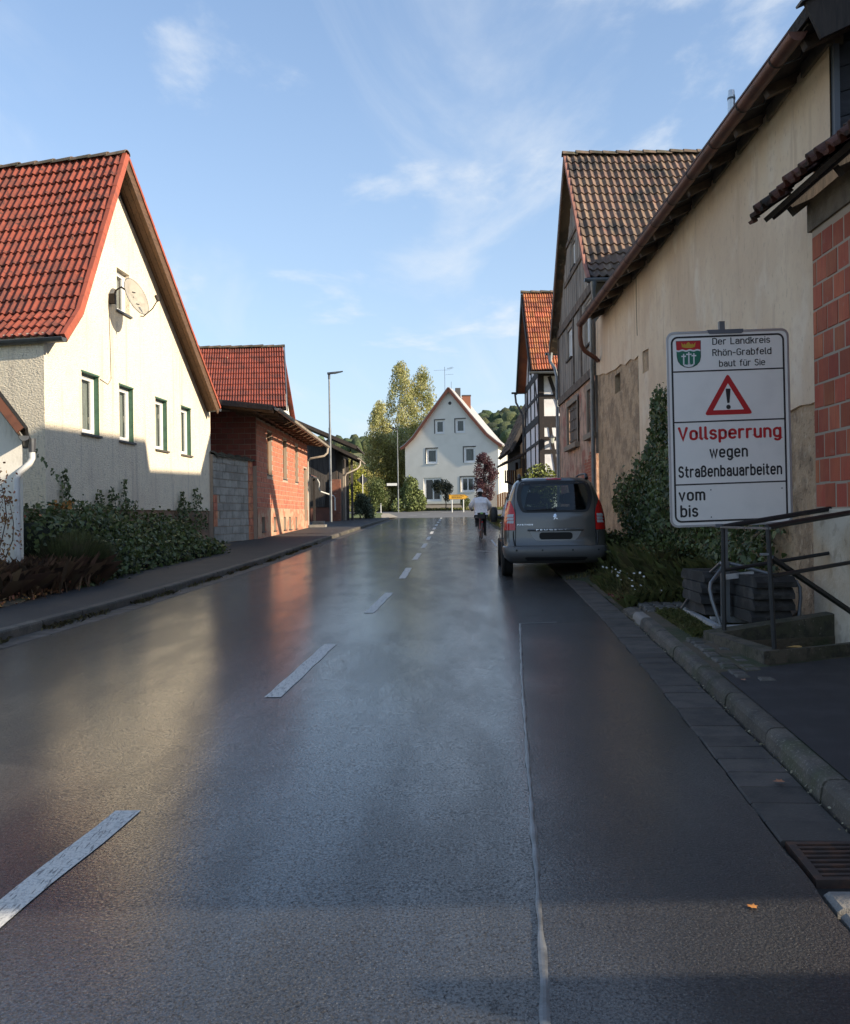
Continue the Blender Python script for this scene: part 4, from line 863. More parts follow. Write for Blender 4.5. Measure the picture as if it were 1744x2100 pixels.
part('soffit', MB().obox(ev(8.9, .03) - rnn * .035, ev(22.4) - ev(8.9), rdir * .9, rnn * .02), m_dark, yb)
m_cop = M('copper_gutter', (.15, .062, .042), .5, layers=[((.08, .04, .032), 3, .4, .66, .8), ((.22, .10, .07), 8, .6, .7, .5)], metal=.35, bump=[(50, .2, .003)])
g0, g1 = ev(8.92, -.05) - V((0, 0, .05)), ev(22.45, -.05) - V((0, 0, .07)); gutter(yb, g0, g1, .085, m_cop, rings=13)
part('downpipe', MB().tube([g1 + V((0, -.05, -.05)), g1 + V((.0, 0, -.3)), g1 + V((.03, .02, -.5)), g1 + V((.12, .05, -.64)), g1 + V((.40, .15, -.80)), g1 + V((.47, .3, -.83))], .055, 9), m_cop, yb, smooth=True)
part('fascia', MB().obox(ev(8.70, -.02) - rnn * .26, (0, .045, 0), rdir * 1.33, rnn * .37), m_dark, yb)
part('fascia_cap', MB().obox(ev(8.66, -.06) + rnn * .112, (0, .14, 0), rdir * 1.36, rnn * .02), m_zincd, yb)
# near gable with dark boards
Gd = lambda x, z: V((x, 9.40, z))
part('gable_wall', MB().prism([(4.2, 9.44, 3), (4.2, 9.44, 6.2), (10.7, 9.44, 10.3), (10.7, 9.44, 3)], (0, .1, 0)), m_dark, yb)
m_slate = M('blackened_boards', (.032, .032, .038), .7, layers=[((.06, .06, .07), 4, .5, .7, .6, (.5, 4, 4))], bump=[(20, .5, .01, (.4, 4, 4))], rnd=.25)
z = 4.2; 
while z < 6.5:
    part('board', MB().obox((4.22, 9.40, z), (1.6, 0, .5), (0, .035, 0), (0, 0, .24)), m_slate, yb); z += .25
part('corner_board', MB().obox((4.155, 9.36, 4.4), (.055, 0, 0), (0, .08, 0), (0, 0, 1.8)), M('grey_trim', (.13, .14, .16), .6), yb)
ch = thing('metal_chimney', 'slim stainless steel flue pipe above the ochre barn roof', 'chimney', (4.67, 14, 7.0))
part('pipe', MB().tube([(4.67, 14, 6.6), (4.67, 14, 7.72)], .055, 12), M('steel', (.55, .57, .58), .3, metal=.9), ch, smooth=True); part('band', MB().tube([(4.67, 14, 7.66), (4.67, 14, 7.69)], .06, 12), m_zincd, ch); part('cap', MB().tube([(4.67, 14, 7.72), (4.67, 14, 7.80)], [.05, .045], 12), MATS['steel'], ch)

# ---------------------------------------------------------------- brick annex at the right edge
ax_ = thing('brick_annex', 'hollow red block annex with ragged tile eaves at the right edge', 'annex', (3.95, 8.5, .3))
P2 = PR(3.80); yN, yF = 2.45, 9.36
part('wall', MB().prism([P2(yN, 1.50), P2(yF, 1.50), P2(yF, 4.62), P2(yN, 4.62)], (.5, 0, 0)), m_mort, ax_)
m_blk2 = M('hollow_block', (.44, .10, .048), .85, layers=[((.52, .16, .075), 2.2, .45, .66, .7), ((.26, .07, .045), 90, .45, .62, .6, (2.5, 2.5, .05)), ((.40, .20, .14), 7, .64, .72, .4)], bump=[(75, .8, .008, (2.5, 2.5, .04))], rnd=.24, hue=.006)
bond(ax_, P2(8.15, 0), dR, nR, yF - 8.15, 1.52, 4.3, .245, .246, .004, m_blk2, 'hollow_block', .019, off=.45)
bond(ax_, P2(yN, 0), dR, nR, 8.15 - yN, 1.52, 4.3, .245, .246, .004, m_blk2, 'hollow_block', .024, off=.45, joined=True)
part('lintel_course', MB().obox(P2(yN, 4.29) + nR * .03, dR * (yF - yN + .05), nR * -.4, (0, 0, .3)), M('grey_mortar_band', (.17, .135, .10), .95, bump=[(20, .9, .04)], layers=[((.1, .08, .06), 5, .4, .66, .8)]), ax_)
m_lime = M('lime_base', (.62, .53, .42), .92, layers=[((.42, .30, .18), 1.2, .42, .66, .8), ((.28, .20, .13), 5, .55, .7, .5), ((.16, .13, .10), 30, .66, .72, .5)], bump=[(30, .5, .015)])
part('base', MB().prism([P2(yN, 0) + nR * .03, P2(yF, 0) + nR * .03, P2(yF, 1.515) + nR * .03, P2(yN, 1.515) + nR * .03], (.5, 0, 0)), m_lime, ax_)
part('near_wall', MB().prism([P2(yN, 0), P2(yN, 4.6), P2(yN, 4.6) + V((6, 0, 3.5)), P2(yN, 0) + V((6, 0, 0))], (0, .2, 0)), m_lime, ax_)
ea = lambda y, d=0.: V((3.36 + sR * y + d, y, 4.50 + .78 * d)); ad = V((1, 0, .78)); an_ = V((-.78, 0, 1)).normalized()
part('roof', MB().obox(ea(yN - .3, .08) - an_ * .02, ea(9.75) - ea(yN - .3), ad * 6, an_ * -.05), m_dark, ax_)
m_oldt = M('mossy_dark_tile', (.11, .045, .032), .9, layers=[((.03, .028, .022), 4, .45, .62, .85), ((.15, .12, .07), 16, .6, .7, .6)], bump=[(40, .8, .015)], rnd=.3)
tiled(ax_, ea(9.85) , -dR, ad * 2.4, .19, 7, 34, 13, m_oldt, RIB, 'roof_tile', hs=1.2, wob=.018)
for k in range(6): part('rafter', MB().obox(ea(9.45 - k * 1.1, .16) - an_ * .2, ad * 1.1, (0, -.11, 0), an_ * .13), m_dark, ax_)
part('eave_board', MB().obox(ea(yN, .12) - an_ * .10, ea(9.7) - ea(yN), ad * .22, an_ * .03), m_dark, ax_)
part('soffit_lath', MB().obox(ea(8.7, .34) - an_ * .075, V((0, .95, 0)), ad * .05, an_ * .02), M('pale_lath', (.5, .46, .4), .8), ax_)

# unseen shelter added at right to shape the sunlit strip on the road
ysd = thing('shadow_caster', 'unseen shadow caster, flat roof and low side wall added beside the annex', 'shadow_caster', (7, 1.4, .1))
part('side_wall', MB().box(4.3, 11, .78, .88, -.2, 2.0), m_lime, ysd); part('roof', MB().box(4.5, 11, .46, 2.44, 2.9, 3.0), m_dark, ysd)
for x in (4.6, 7.6, 10.8): part('post', MB().box(x, x + .1, 2.2, 2.3, -.1, 2.9), m_dark, ysd)

# ---------------------------------------------------------------- tall grey timber house
gh = thing('grey_timber_house', 'tall old gable house of grey weathered timber over crumbling pink plaster', 'house', (4.3, 26, .5))
P3 = PR(4.0); ya, yb_ = 23.28, 29.95; yr = 26.3; zr = 11.2; ze = 7.0
m_gw = M('grey_weathered_boards', (.32, .28, .235), .92, layers=[((.08, .07, .06), 2.4, .42, .62, .8, (4, 4, .3)), ((.34, .30, .26), 7, .52, .68, .7, (5, 5, .3))], bump=[(20, .7, .02, (4, 4, .3))], rnd=.2)
m_gp = M('grey_old_plaster', (.38, .33, .28), .93, layers=[((.12, .105, .09), 1.6, .42, .64, .8, (2, 2, .5)), ((.30, .26, .22), 6, .58, .7, .6)], bump=[(12, .8, .04), (40, .5, .015)])
m_pink = M('crumbling_pink_plaster', (.52, .34, .25), .93, layers=[((.34, .11, .075), 1.2, .5, .60, .8), ((.20, .15, .115), 3, .45, .64, .7), ((.42, .33, .26), 8, .6, .7, .5)], bump=[(10, .9, .04), (34, .6, .015)])
hol = [(26.2, 26.85, 8.5, 9.22), (27.05, 28.0, 6.06, 6.93), (23.55, 24.6, 5.86, 6.9), (26.05, 27.98, 3.52, 4.68), (23.45, 24.28, 3.56, 4.68)]
part('upper_wall', MB().holed([(ya, 5.0), (yb_, 5.0), (yb_, 7.3), (yr, 10.9), (ya, 7.3)], [[(a, c), (b, c), (b, d), (a, d)] for a, b, c, d in hol[:3]], P3, .2, nR).quad(P3(ya, 3), P3(ya, 7.3), P3(ya, 7.3) + V((7, 0, 0)), P3(ya, 3) + V((7, 0, 0))), m_gp, gh)
part('lower_wall', MB().holed([(ya, .2), (yb_, .2), (yb_, 4.999), (ya, 4.999)], [[(a, c), (b, c), (b, d), (a, d)] for a, b, c, d in hol[3:]], P3, .2, nR).quad(P3(yb_, .2), P3(yb_, 5), P3(yb_, 5) + V((7, 0, 0)), P3(yb_, .2) + V((7, 0, 0))), m_pink, gh)
m_tim = M('old_timber', (.16, .12, .09), .92, layers=[((.055, .042, .034), 4, .4, .64, .8), ((.16, .13, .10), 9, .6, .7, .5)], bump=[(24, .7, .02)], rnd=.2)
def tb(root, P, n, y0, z0, y1, z1, wd, mat=None, t=.04, off=.0):
    p, q = V(P(y0, z0)) + V(n) * (t / 2 + off), V(P(y1, z1)) + V(n) * (t / 2 + off); part('timber', MB().beam(p, q, wd, t, n), mat or m_tim, root)
inside = lambda y, z, m=.0: any(a - m < y < b + m and c - m < z < d + m for a, b, c, d in hol)
# boarding of the gable: upright boards, split around the windows
def board_rows(zlo, zhi):
    x = ya + .05
    while x < yb_ - .1:
        ww = random.uniform(.16, .26); xm = x + ww / 2
        zt = min(zhi, 7.3 + 3.6 * (1 - abs(xm - yr) / (yb_ - yr if xm > yr else yr - ya)) - .15); segs = [(zlo, zt)]
        for a, b, c, d in hol[:3]:
            if a - ww * .6 < xm < b + ww * .6:
                ns_ = []
                for s0, s1_ in segs:
                    if d < s0 or c > s1_: ns_.append((s0, s1_)); continue
                    if c - .06 > s0: ns_.append((s0, c - .06))
                    if d + .06 < s1_: ns_.append((d + .06, s1_))
                segs = ns_
        for s0, s1_ in segs:
            if s1_ - s0 > .08: part('board', MB().obox(P3(x + .006, s0), dR * (ww - .012), (0, 0, s1_ - s0), nR * random.uniform(.012, .026)), m_gw, gh)
        x += ww
board_rows(7.34, 12); board_rows(5.18, 7.05)
for a in ((ya, 7.2, yb_, 7.2, .24), (ya, 5.06, yb_, 5.06, .22), (24.4, 8.35, 28.2, 8.35, .14), (24.9, 9.4, 27.7, 9.4, .12)): tb(gh, P3, nR, *a[:4], a[4], t=.06)
for y_ in (ya + .1, 25.2, 26.6, yb_ - .1): tb(gh, P3, nR, y_, 5.2, y_, 7.1, .16, t=.05)
for (a, b, c, d), mul in zip(hol[:3], (None, 1, 1)): window(gh, P3, nR, a, b, c, d, .05, fw=.08, mull=[(a + b) / 2] if mul else (), sill=(.06, .05), sill_m=m_dark)
m_sh = M('grey_shutter', (.13, .105, .085), .85, layers=[((.08, .065, .05), 6, .4, .66, .8)], rnd=.1)
for a, b, c, d in hol[3:]:
    part('sandstone_surround', MB().holed([(a - .16, c - .14), (b + .16, c - .14), (b + .16, d + .16), (a - .16, d + .16)], [[(a, c), (b, c), (b, d), (a, d)]], lambda t, z: P3(t, z) + nR * .05, .06, nR), M('sandstone', (.26, .21, .16), .9, bump=[(40, .5, .01)]), gh)
    nn2 = 2 if b - a > 1 else 1
    for k in range(nn2):
        w_ = (b - a) / nn2; part('shutter', MB().obox(P3(a + k * w_ + .02, c) - nR * .03, dR * (w_ - .05), (0, 0, d - c), nR * -.05), m_sh, gh)
        for q in range(4): part('shutter_rail', MB().obox(P3(a + k * w_ + .06, c + .1 + q * (d - c - .2) / 3.2) - nR * .028, dR * (w_ - .13), (0, 0, .05), nR * .02), m_sh, gh)
    part('sill', MB().obox(P3(a - .2, c - .16) + nR * .0, dR * (b - a + .4), (0, 0, .14), nR * .14), MATS['sandstone'], gh)
bond(gh, P3(23.4, 0), dR, nR, 2.0, 2.3, 3.3, .25, .08, .012, M('small_brick', (.34, .115, .07), .9, rnd=.2, bump=[(50, .5, .01)]), 'brick', .014, hole=lambda x, z: z > 2.5 + .75 * (1 - x / 2.0) ** .6 + .1 * math.sin(x * 9), joined=True)
# roof
P4 = PR(3.75); Er = V(P4(22.66, 7.18)); Rr = V(P4(26.45, 11.58)); Fr = V(P4(30.45, 6.78)); ur = V((1, 0, 0))
Er2 = Er + (Rr - Er) * .13 + V((0, .0, -.12))
tiled(gh, Er + ur * .06, ur, Er2 - Er, .186, 2, 46, 20, m_tile_br, PAN); Nn = tiled(gh, Er2 + ur * .06, ur, Rr - Er2, .186, 13, 46, 20, m_tile_br, PAN)
deck(gh, Er, ur, Er2 - Er, 8.6, m_dark); deck(gh, Er2, ur, Rr - Er2, 8.6, m_dark); deck(gh, Fr, ur, Rr - Fr, 8.6, m_tile_br)
m_vp = M('pink_verge_tile', (.33, .15, .11), .85, layers=[((.2, .1, .08), 5, .45, .66, .7)], rnd=.2)
verge_pieces(gh, Er2 - ur * .02, Rr - ur * .02, 13, Nn, .07, .12, m_vp, ur); verge_pieces(gh, Er - ur * .02, Er2 - ur * .02, 2, Nn, .07, .12, m_vp, ur)
ridge_tiles(gh, Rr + V((-.05, 0, .04)), Rr + V((8.3, 0, .04)), 22, .14, m_ridge)
fn_ = ur.cross(Rr - Fr).normalized(); fn_ = fn_ if fn_.z > 0 else -fn_
part('barge_board', MB().obox(Fr - fn_ * .22 - ur * .02, Rr - Fr, ur * .04, fn_ * .25), m_soff, gh)
for k in range(2): part('soffit_board', MB().obox(Fr - fn_ * .05 + ur * (.03 + k * .22), Rr - Fr, ur * .2, fn_ * -.02), m_soff, gh)
gutter(gh, Er + V((-.1, -.08, -.02)), Er + V((5, -.08, -.02)), .075, m_zinc); gutter(gh, Fr + V((-.12, .06, -.03)), Fr + V((5, .06, -.03)), .075, m_zinc)
part('downpipe', MB().tube([Er + V((.12, -.08, -.08)), Er + V((.12, -.05, -.3)), Er + V((.18, .1, -.5)), V((4.16, 23.02, 6.3)), V((4.16, 23.05, .4))], [.085, .05, .05, .05, .05], 10), m_zinc, gh, smooth=True)
part('downpipe', MB().tube([Fr + V((.02, -.1, -.06)), Fr + V((.02, -.12, -.35)), V((4.24, 30.1, 6.2)), V((4.29, 30.05, 5.9)), V((4.29, 30.02, .5))], [.09, .05, .05, .05, .05], 10), m_zinc, gh, smooth=True)

# ---------------------------------------------------------------- black and white half-timbered house
fh = thing('half_timbered_house', 'black and white half-timbered house with orange pantile roof', 'house', (4.5, 39, .8))
m_inf = M('white_infill', (.80, .79, .79), .9, layers=[((.52, .51, .52), 2, .4, .7, .6)], bump=[(30, .3, .01)])
m_bt = M('black_timber', (.022, .017, .016), .8, layers=[((.05, .035, .03), 8, .55, .7, .6)], bump=[(30, .6, .01)])
P5 = PR(4.02); PN = lambda x, z: V((x, 36.0, z)); nN = V((0, -1, 0)); fy0, fy1 = 36.0, 41.5
part('wall', MB().prism([P5(fy0, .4), P5(fy0, 7.0), P5(38.7, 10.2), P5(fy1, 7.0), P5(fy1, .4)], (6, 0, 0)), m_inf, fh)
xc = 4.452
for x0_, z0_, x1_, z1_, w_ in ((xc + .09, .6, xc + .09, 7.0, .19), (xc, 6.92, 8.5, 6.92, .20), (xc, 6.02, 8.5, 6.02, .14), (xc, 5.06, 8.5, 5.06, .42), (xc, 4.41, 8.5, 4.41, .14), (xc, 3.91, 8.5, 3.91, .16), (xc, 2.9, 8.5, 2.9, .18), (4.85, 6.8, 5.3, 5.4, .14), (4.86, 4.85, 5.12, 2.9, .12), (5.28, 4.9, 5.28, .6, .16), (6.2, 6.9, 6.2, .6, .16), (5.9, 6.8, 5.4, 5.4, .14)):
    tb(fh, PN, nN, x0_, z0_, x1_, z1_, w_, m_bt, .03 + .004 * random.random())
for y0_, z0_, y1_, z1_, w_ in ((36.1, .6, 36.1, 7, .18), (fy1 - .1, .6, fy1 - .1, 7, .18), (fy0, 6.95, fy1, 6.95, .26), (fy0, 5.2, fy1, 5.2, .30), (37.5, 5.3, 37.5, 6.9, .15), (39, 5.3, 39, 6.9, .15), (40.3, 5.3, 40.3, 6.9, .15), (fy0, 6.1, fy1, 6.1, .13), (36.3, 5.4, 37.3, 6.8, .13), (41.2, 5.4, 40.4, 6.8, .13), (37.4, .6, 37.4, 5.1, .15), (39.2, .6, 39.2, 5.1, .15), (fy0, 4.3, fy1, 4.3, .13), (fy0, 3.4, fy1, 3.4, .13), (37.2, 8.4, 40.2, 8.4, .14), (38.7, 7, 38.7, 10, .15), (37.4, 7, 38.2, 9, .12), (40, 7, 39.2, 9, .12)):
    tb(fh, P5, nR, y0_, z0_, y1_, z1_, w_, m_bt, .03 + .004 * random.random())
P6 = PR(3.62); Eo = V(P6(35.25, 6.9)); Ro = V(P6(38.45, 10.55)); Fo = V(P6(41.5, 6.95))
Nn = tiled(fh, Eo + ur * .04, ur, Ro - Eo, .19, 15, 30, 16, m_tile_or, RIB2); deck(fh, Eo, ur, Ro - Eo, 6, m_dark); deck(fh, Fo, ur, Ro - Fo, 6, m_tile_or)
ridge_tiles(fh, Ro + V((-.02, 0, .03)), Ro + V((5.6, 0, .03)), 14, .13, m_ridge)
fo_ = ur.cross(Ro - Fo).normalized(); fo_ = fo_ if fo_.z > 0 else -fo_
part('barge_board', MB().obox(Fo - fo_ * .26 - ur * .02, Ro - Fo, ur * .05, fo_ * .28), M('dark_green_board', (.018, .022, .015), .7), fh)
part('barge_board', MB().obox(Eo - Nn * .2 - ur * .015, Ro - Eo, ur * .04, Nn * .2), m_dark, fh)
part('soffit', MB().obox(Eo - Nn * .13 + V((0, .02, 0)), ur * 6, (Ro - Eo) * .16, Nn * .03), m_dark, fh)
gutter(fh, Fo + V((-.2, .05, -.03)), Fo + V((4, .05, -.03)), .07, m_dark); gutter(fh, Eo + V((-.05, -.07, -.05)), Eo + V((4, -.07, -.05)), .06, m_zinc)
part('downpipe', MB().tube([Fo + V((-.05, 0, -.1)), Fo + V((-.02, -.1, -.5)), V((4.42, 41.6, 5.9)), V((4.42, 41.6, .9))], .045, 8), m_zincd, fh, smooth=True)
LANT = lt = thing('wall_lantern', 'small pale carriage lantern on the half-timbered wall', 'lantern', (4.9, 35.9, 4.2))
part('bracket', MB().obox((4.88, 35.84, 4.12), (.04, 0, 0), (0, .16, 0), (0, 0, .14)), m_dark, lt)
part('lamp_glass', MB().lathe([(.0, 0), (.05, .01), (.10, .22), (.0, .22)], 6, (4.9, 35.78, 4.2)), M('milk_glass', (.45, .47, .42), .4), lt); part('roof', MB().lathe([(.13, .22), (.05, .31), (.02, .36), (0, .38)], 6, (4.9, 35.78, 4.2)), m_zincd, lt); part('tail', MB().lathe([(0, -.07), (.03, -.02), (.05, .01)], 6, (4.9, 35.78, 4.2)), m_zincd, lt)

for o in (fh, lt):   # seat the house a little further down the street
    o.location = cam.location + (o.location - cam.location) * 1.13; o.scale = (1.13,) * 3
# ---------------------------------------------------------------- small sheds beyond
sh = thing('tiled_shed', 'small dark shed with brown tiled roof behind the half-timbered house', 'shed', (5.4, 53, 1.1))
part('wall', MB().prism([(5.15, 50, .9), (5.15, 50, 5.2), (6.6, 50, 7.8), (8, 50, 5.2), (8, 50, .9)], (0, 8, 0)), m_dark, sh)
e_ = V((4.62, 49.5, 4.95)); r_ = V((6.3, 49.5, 8.3)); ud = V((0, 1, 0))
tiled(sh, e_, ud, r_ - e_, .25, 12, 34, 0, m_tile_br, PAN); deck(sh, e_, ud, r_ - e_, 8.5, m_dark)
part('barge_board', MB().obox(e_ + V((0, -.04, -.16)), r_ - e_, (0, .04, 0), (-.08, 0, .2)), m_oldw, sh)
aw = thing('timber_porch', 'timber porch with sloping dark roof and ochre wall near the junction', 'porch', (5, 48, 1))
part('roof', MB().obox((3.95, 46.6, 4.02), (1.4, 0, .62), (0, 4, 0), (-.03, 0, .09)), m_dark, aw)
part('wall', MB().box(4.95, 6.5, 48.5, 52, .9, 3.9), M('ochre_wall', (.55, .34, .14), .9), aw)
for k in range(6): part('slat', MB().box(4.32 + k * .11, 4.40 + k * .11, 50.4, 50.45, 3.2, 3.9), m_soff, aw)
part('beam', MB().beam((4.2, 49, 3.25), (5.0, 49, 2.95), .1, .1), m_dark, aw)
for y_ in (46.8, 50.3): part('post', MB().box(4.9, 5.05, y_, y_ + .15, .9, 4.3), m_dark, aw)
# ---------------------------------------------------------------- road works sign
m_panel = M('sign_white', (.88, .86, .82), .45, layers=[((.80, .785, .75), 3, .45, .7, .7), ((.90, .90, .90), 26, .68, .71, .5, (1, 1, 3)), ((.38, .38, .40), 60, .75, .77, .5)], bump=[(6, .05, .01)])
m_sgk = M('sign_print_black', (.018, .018, .02), .5); m_sgr = M('sign_print_red', (.50, .015, .02), .5); m_sgg = M('sign_print_green', (.015, .16, .10), .5); m_sgo = M('sign_print_gold', (.55, .33, .03), .5); m_sgw = M('sign_print_white', (.74, .75, .76), .5)
sg = thing('road_works_sign', 'tall white road closure notice board with red and black German lettering', 'sign', (3.1, 9.62, gz(9.6) + .12))
SO = V((2.497, 9.58, 3.338)); SX = V((1, .0, .0225)).normalized(); SZ = V((-.0095, 0, 1)).normalized(); SN = V((0, -1, 0)); SWd, SHt = 1.245, 1.99
def sq(x, y): # print layout units: 1082 wide x 1727 high, origin top left
    dx, dy = x - 115, y - 185
    return (dx - dy * .0127) / 1082 * SWd, -(dy + dx * .0323) / 1727 * SHt
def SP_(x, y, o=0.): a, b = sq(x, y); return SO + SX * a + SZ * b + SN * o
def SL(a, b, o=0.): return SO + SX * a + SZ * b + SN * o
def rrect(x0, x1, z0, z1, r, n=6):
    pts = []
    for cx_, cz_, a0 in ((x1 - r, z1 - r, 0), (x0 + r, z1 - r, 90), (x0 + r, z0 + r, 180), (x1 - r, z0 + r, 270)):
        for k in range(n + 1): t = R(a0 + 90 * k / n); pts.append((cx_ + r * math.cos(t), cz_ + r * math.sin(t)))
    return pts
part('panel', MB().prism([SL(a, b) for a, b in rrect(0, SWd, -SHt, 0, .075)], SN * -.025), m_panel, sg)
part('edge_frame', MB().holed(rrect(-.006, SWd + .006, -SHt - .006, .006, .08), [rrect(.016, SWd - .016, -SHt + .016, -.016, .062)], lambda a, b: SL(a, b, .006), .006, SN), M('aluminium_edge', (.45, .46, .48), .35, metal=.6), sg)
bi, bo_ = .042, .042 + .019
part('border', MB().holed(rrect(bi, SWd - bi, -SHt + bi, -bi, .07), [rrect(bo_, SWd - bo_, -SHt + bo_, -bo_, .052)], lambda a, b: SL(a, b, .0015), 0, SN), m_sgk, sg)
for y0_, y1_ in ((533, 510), (982, 962), (1537, 1520)):
    (a, b), (c, d) = sq(170, y0_), sq(1160, y1_); part('divider', MB().quad(SL(bo_ - .003, b - .007, .0018), SL(SWd - bo_ + .003, b - .007, .0018), SL(SWd - bo_ + .003, b + .007, .0018), SL(bo_ - .003, b + .007, .0018)), m_sgk, sg)
# upright round-ended stroke lettering; glyph units: x-height 1.0, cap height 1.38, descender -.4
def arc(cx_, cy_, rx_, ry_, a0, a1, n=10): return [(cx_ + rx_ * math.cos(R(a0 + (a1 - a0) * k / n)), cy_ + ry_ * math.sin(R(a0 + (a1 - a0) * k / n))) for k in range(n + 1)]
def oval(x0, x1, y0, y1, n=6):
    rx_ = (x1 - x0) / 2; r = rx_; c = (x0 + x1) / 2
    return arc(c, y1 - r, rx_, r, 0, 180, n * 2) + arc(c, y0 + r, rx_, r, 180, 360, n * 2) + [(x1, y1 - r)]
bowl = oval(0, .62, 0, 1)
GL = {'o': (.62, [bowl]), 'ö': (.62, [bowl, [(.14, 1.32), (.15, 1.32)], [(.47, 1.32), (.48, 1.32)]]), 'D': (.72, [[(0, 0), (0, 1.38), (.35, 1.38)] + arc(.35, 1.01, .37, .37, 90, 0, 8) + arc(.35, .37, .37, .37, 0, -90, 8) + [(0, 0)]]),
 'e': (.62, [[(0, .52), (.62, .52)] + arc(.31, .69, .31, .31, 0, 180, 12) + arc(.31, .31, .31, .31, 180, 320, 10)]), 'r': (.40, [[(0, 0), (0, 1)], arc(.30, .68, .30, .32, 180, 70, 8)]),
 'L': (.58, [[(0, 1.38), (0, 0), (.58, 0)]]), 'a': (.60, [arc(.30, .70, .30, .30, 155, 0, 9) + [(.60, 0)], [(.60, .58), (.28, .58)] + arc(.28, .29, .28, .29, 90, 270, 10) + arc(.34, .29, .26, .29, 270, 350, 6)]),
 'n': (.60, [[(0, 0), (0, 1)], arc(.30, .70, .30, .30, 180, 0, 12) + [(.60, 0)]]), 'd': (.62, [bowl, [(.62, 0), (.62, 1.38)]]), 'k': (.58, [[(0, 0), (0, 1.38)], [(.52, 1.0), (.02, .42)], [(.22, .66), (.58, 0)]]),
 'i': (.0, [[(0, 0), (0, 1)], [(0, 1.34), (0, 1.36)]]), 's': (.54, [arc(.27, .745, .26, .255, 25, 180, 9) + arc(.27, .745, .26, .23, 180, 270, 5)[1:] + arc(.27, .26, .27, .26, 90, 0, 6) + arc(.27, .26, .27, .26, 0, -155, 9)[1:]]),
 'R': (.68, [[(0, 0), (0, 1.38), (.32, 1.38)] + arc(.32, 1.03, .35, .35, 90, -90, 12) + [(0, .68)], [(.34, .68), (.68, 0)]]), 'h': (.60, [[(0, 0), (0, 1.38)], arc(.30, .70, .30, .30, 180, 0, 12) + [(.60, 0)]]),
 '-': (.42, [[(0, .55), (.42, .55)]]), 'G': (.72, [arc(.36, 1.02, .36, .36, 25, 180, 10) + arc(.36, .36, .36, .36, 180, 360, 12) + [(.72, .66), (.40, .66)]]), 'b': (.62, [bowl, [(0, 0), (0, 1.38)]]),
 'f': (.40, [[(.14, 0), (.14, 1.12)] + arc(.40, 1.12, .26, .26, 180, 90, 6), [(0, .96), (.38, .96)]]), 'l': (.12, [[(0, 1.38), (0, .18)] + arc(.18, .18, .18, .18, 180, 260, 5)]), 'u': (.60, [[(0, 1), (0, .30)] + arc(.30, .30, .30, .30, 180, 360, 12), [(.60, 1), (.60, 0)]]),
 't': (.38, [[(.13, 1.32), (.13, .25)] + arc(.36, .25, .23, .25, 180, 275, 6), [(0, .96), (.36, .96)]]), 'S': (.66, [arc(.33, 1.04, .31, .34, 30, 180, 9) + arc(.33, 1.04, .31, .33, 180, 265, 5)[1:] + arc(.33, .36, .33, .36, 85, 0, 6) + arc(.33, .36, .33, .36, 0, -155, 9)[1:]]),
 'V': (.78, [[(0, 1.38), (.39, 0), (.78, 1.38)]]), 'p': (.62, [bowl, [(0, 1), (0, -.40)]]), 'g': (.62, [bowl, [(.62, 1), (.62, -.12)] + arc(.33, -.12, .29, .28, 0, -140, 9)]), 'w': (.90, [[(0, 1), (.22, 0), (.45, .95), (.68, 0), (.90, 1)]]),
 'v': (.60, [[(0, 1), (.30, 0), (.60, 1)]]), 'm': (.98, [[(0, 0), (0, 1)], arc(.245, .755, .245, .245, 180, 0, 10) + [(.49, 0)], arc(.735, .755, .245, .245, 180, 0, 10) + [(.98, 0)]]),
 'ß': (.64, [[(0, 0), (0, 1.08)] + arc(.29, 1.08, .29, .30, 180, 0, 10) + arc(.38, .98, .20, .26, 0, -90, 5)[1:] + [(.26, .72)], arc(.26, .36, .38, .36, 90, -80, 10) + [(.2, 0)]]), ' ': (.30, [])}
GL['ü'] = (.60, GL['u'][1] + [[(.14, 1.32), (.15, 1.32)], [(.45, 1.32), (.46, 1.32)]])
def ribbon(mb, pts, hw_, P, o):
    """flat stroke of half width hw_ with round ends; P maps glyph units to 3D at offset o"""
    pts = [V((*p, 0)) for p in pts]; L_, R_ = [], []
    for i, p in enumerate(pts):
        a = (p - pts[i - 1]).normalized() if i else (pts[1] - p).normalized(); b = (pts[i + 1] - p).normalized() if i < len(pts) - 1 else a
        t = (a + b); t = t.normalized() if t.length > .2 else a; n_ = V((-t.y, t.x, 0)); k = hw_ / max(.45, n_.dot(V((-a.y, a.x, 0)))); L_.append(p + n_ * k); R_.append(p - n_ * k)
    d0, d1 = (pts[0] - pts[1]).normalized(), (pts[-1] - pts[-2]).normalized()
    def cap(c, d_):
        n_ = V((-d_.y, d_.x, 0)); return [c + (n_ * math.cos(R(t)) + d_ * math.sin(R(t))) * hw_ for t in (30, 60, 90, 120, 150)]
    k = len(mb.v); n = len(pts); mb.v += [tuple(P(p.x, p.y, o)) for p in L_ + R_]
    mb.f += [(k + i, k + i + 1, k + n + i + 1, k + n + i) for i in range(n - 1)]
    for ends, c, d_ in ((( n, 0), pts[0], d0), ((n - 1, 2 * n - 1), pts[-1], d1)):
        q = len(mb.v); cp_ = cap(c, d_); mb.v += [tuple(P(p.x, p.y, o)) for p in cp_]; mb.f.append((k + ends[1], k + ends[0]) + tuple(range(q, q + 5)) if ends[0] == n else (k + ends[1], k + ends[0]) + tuple(range(q, q + 5)))
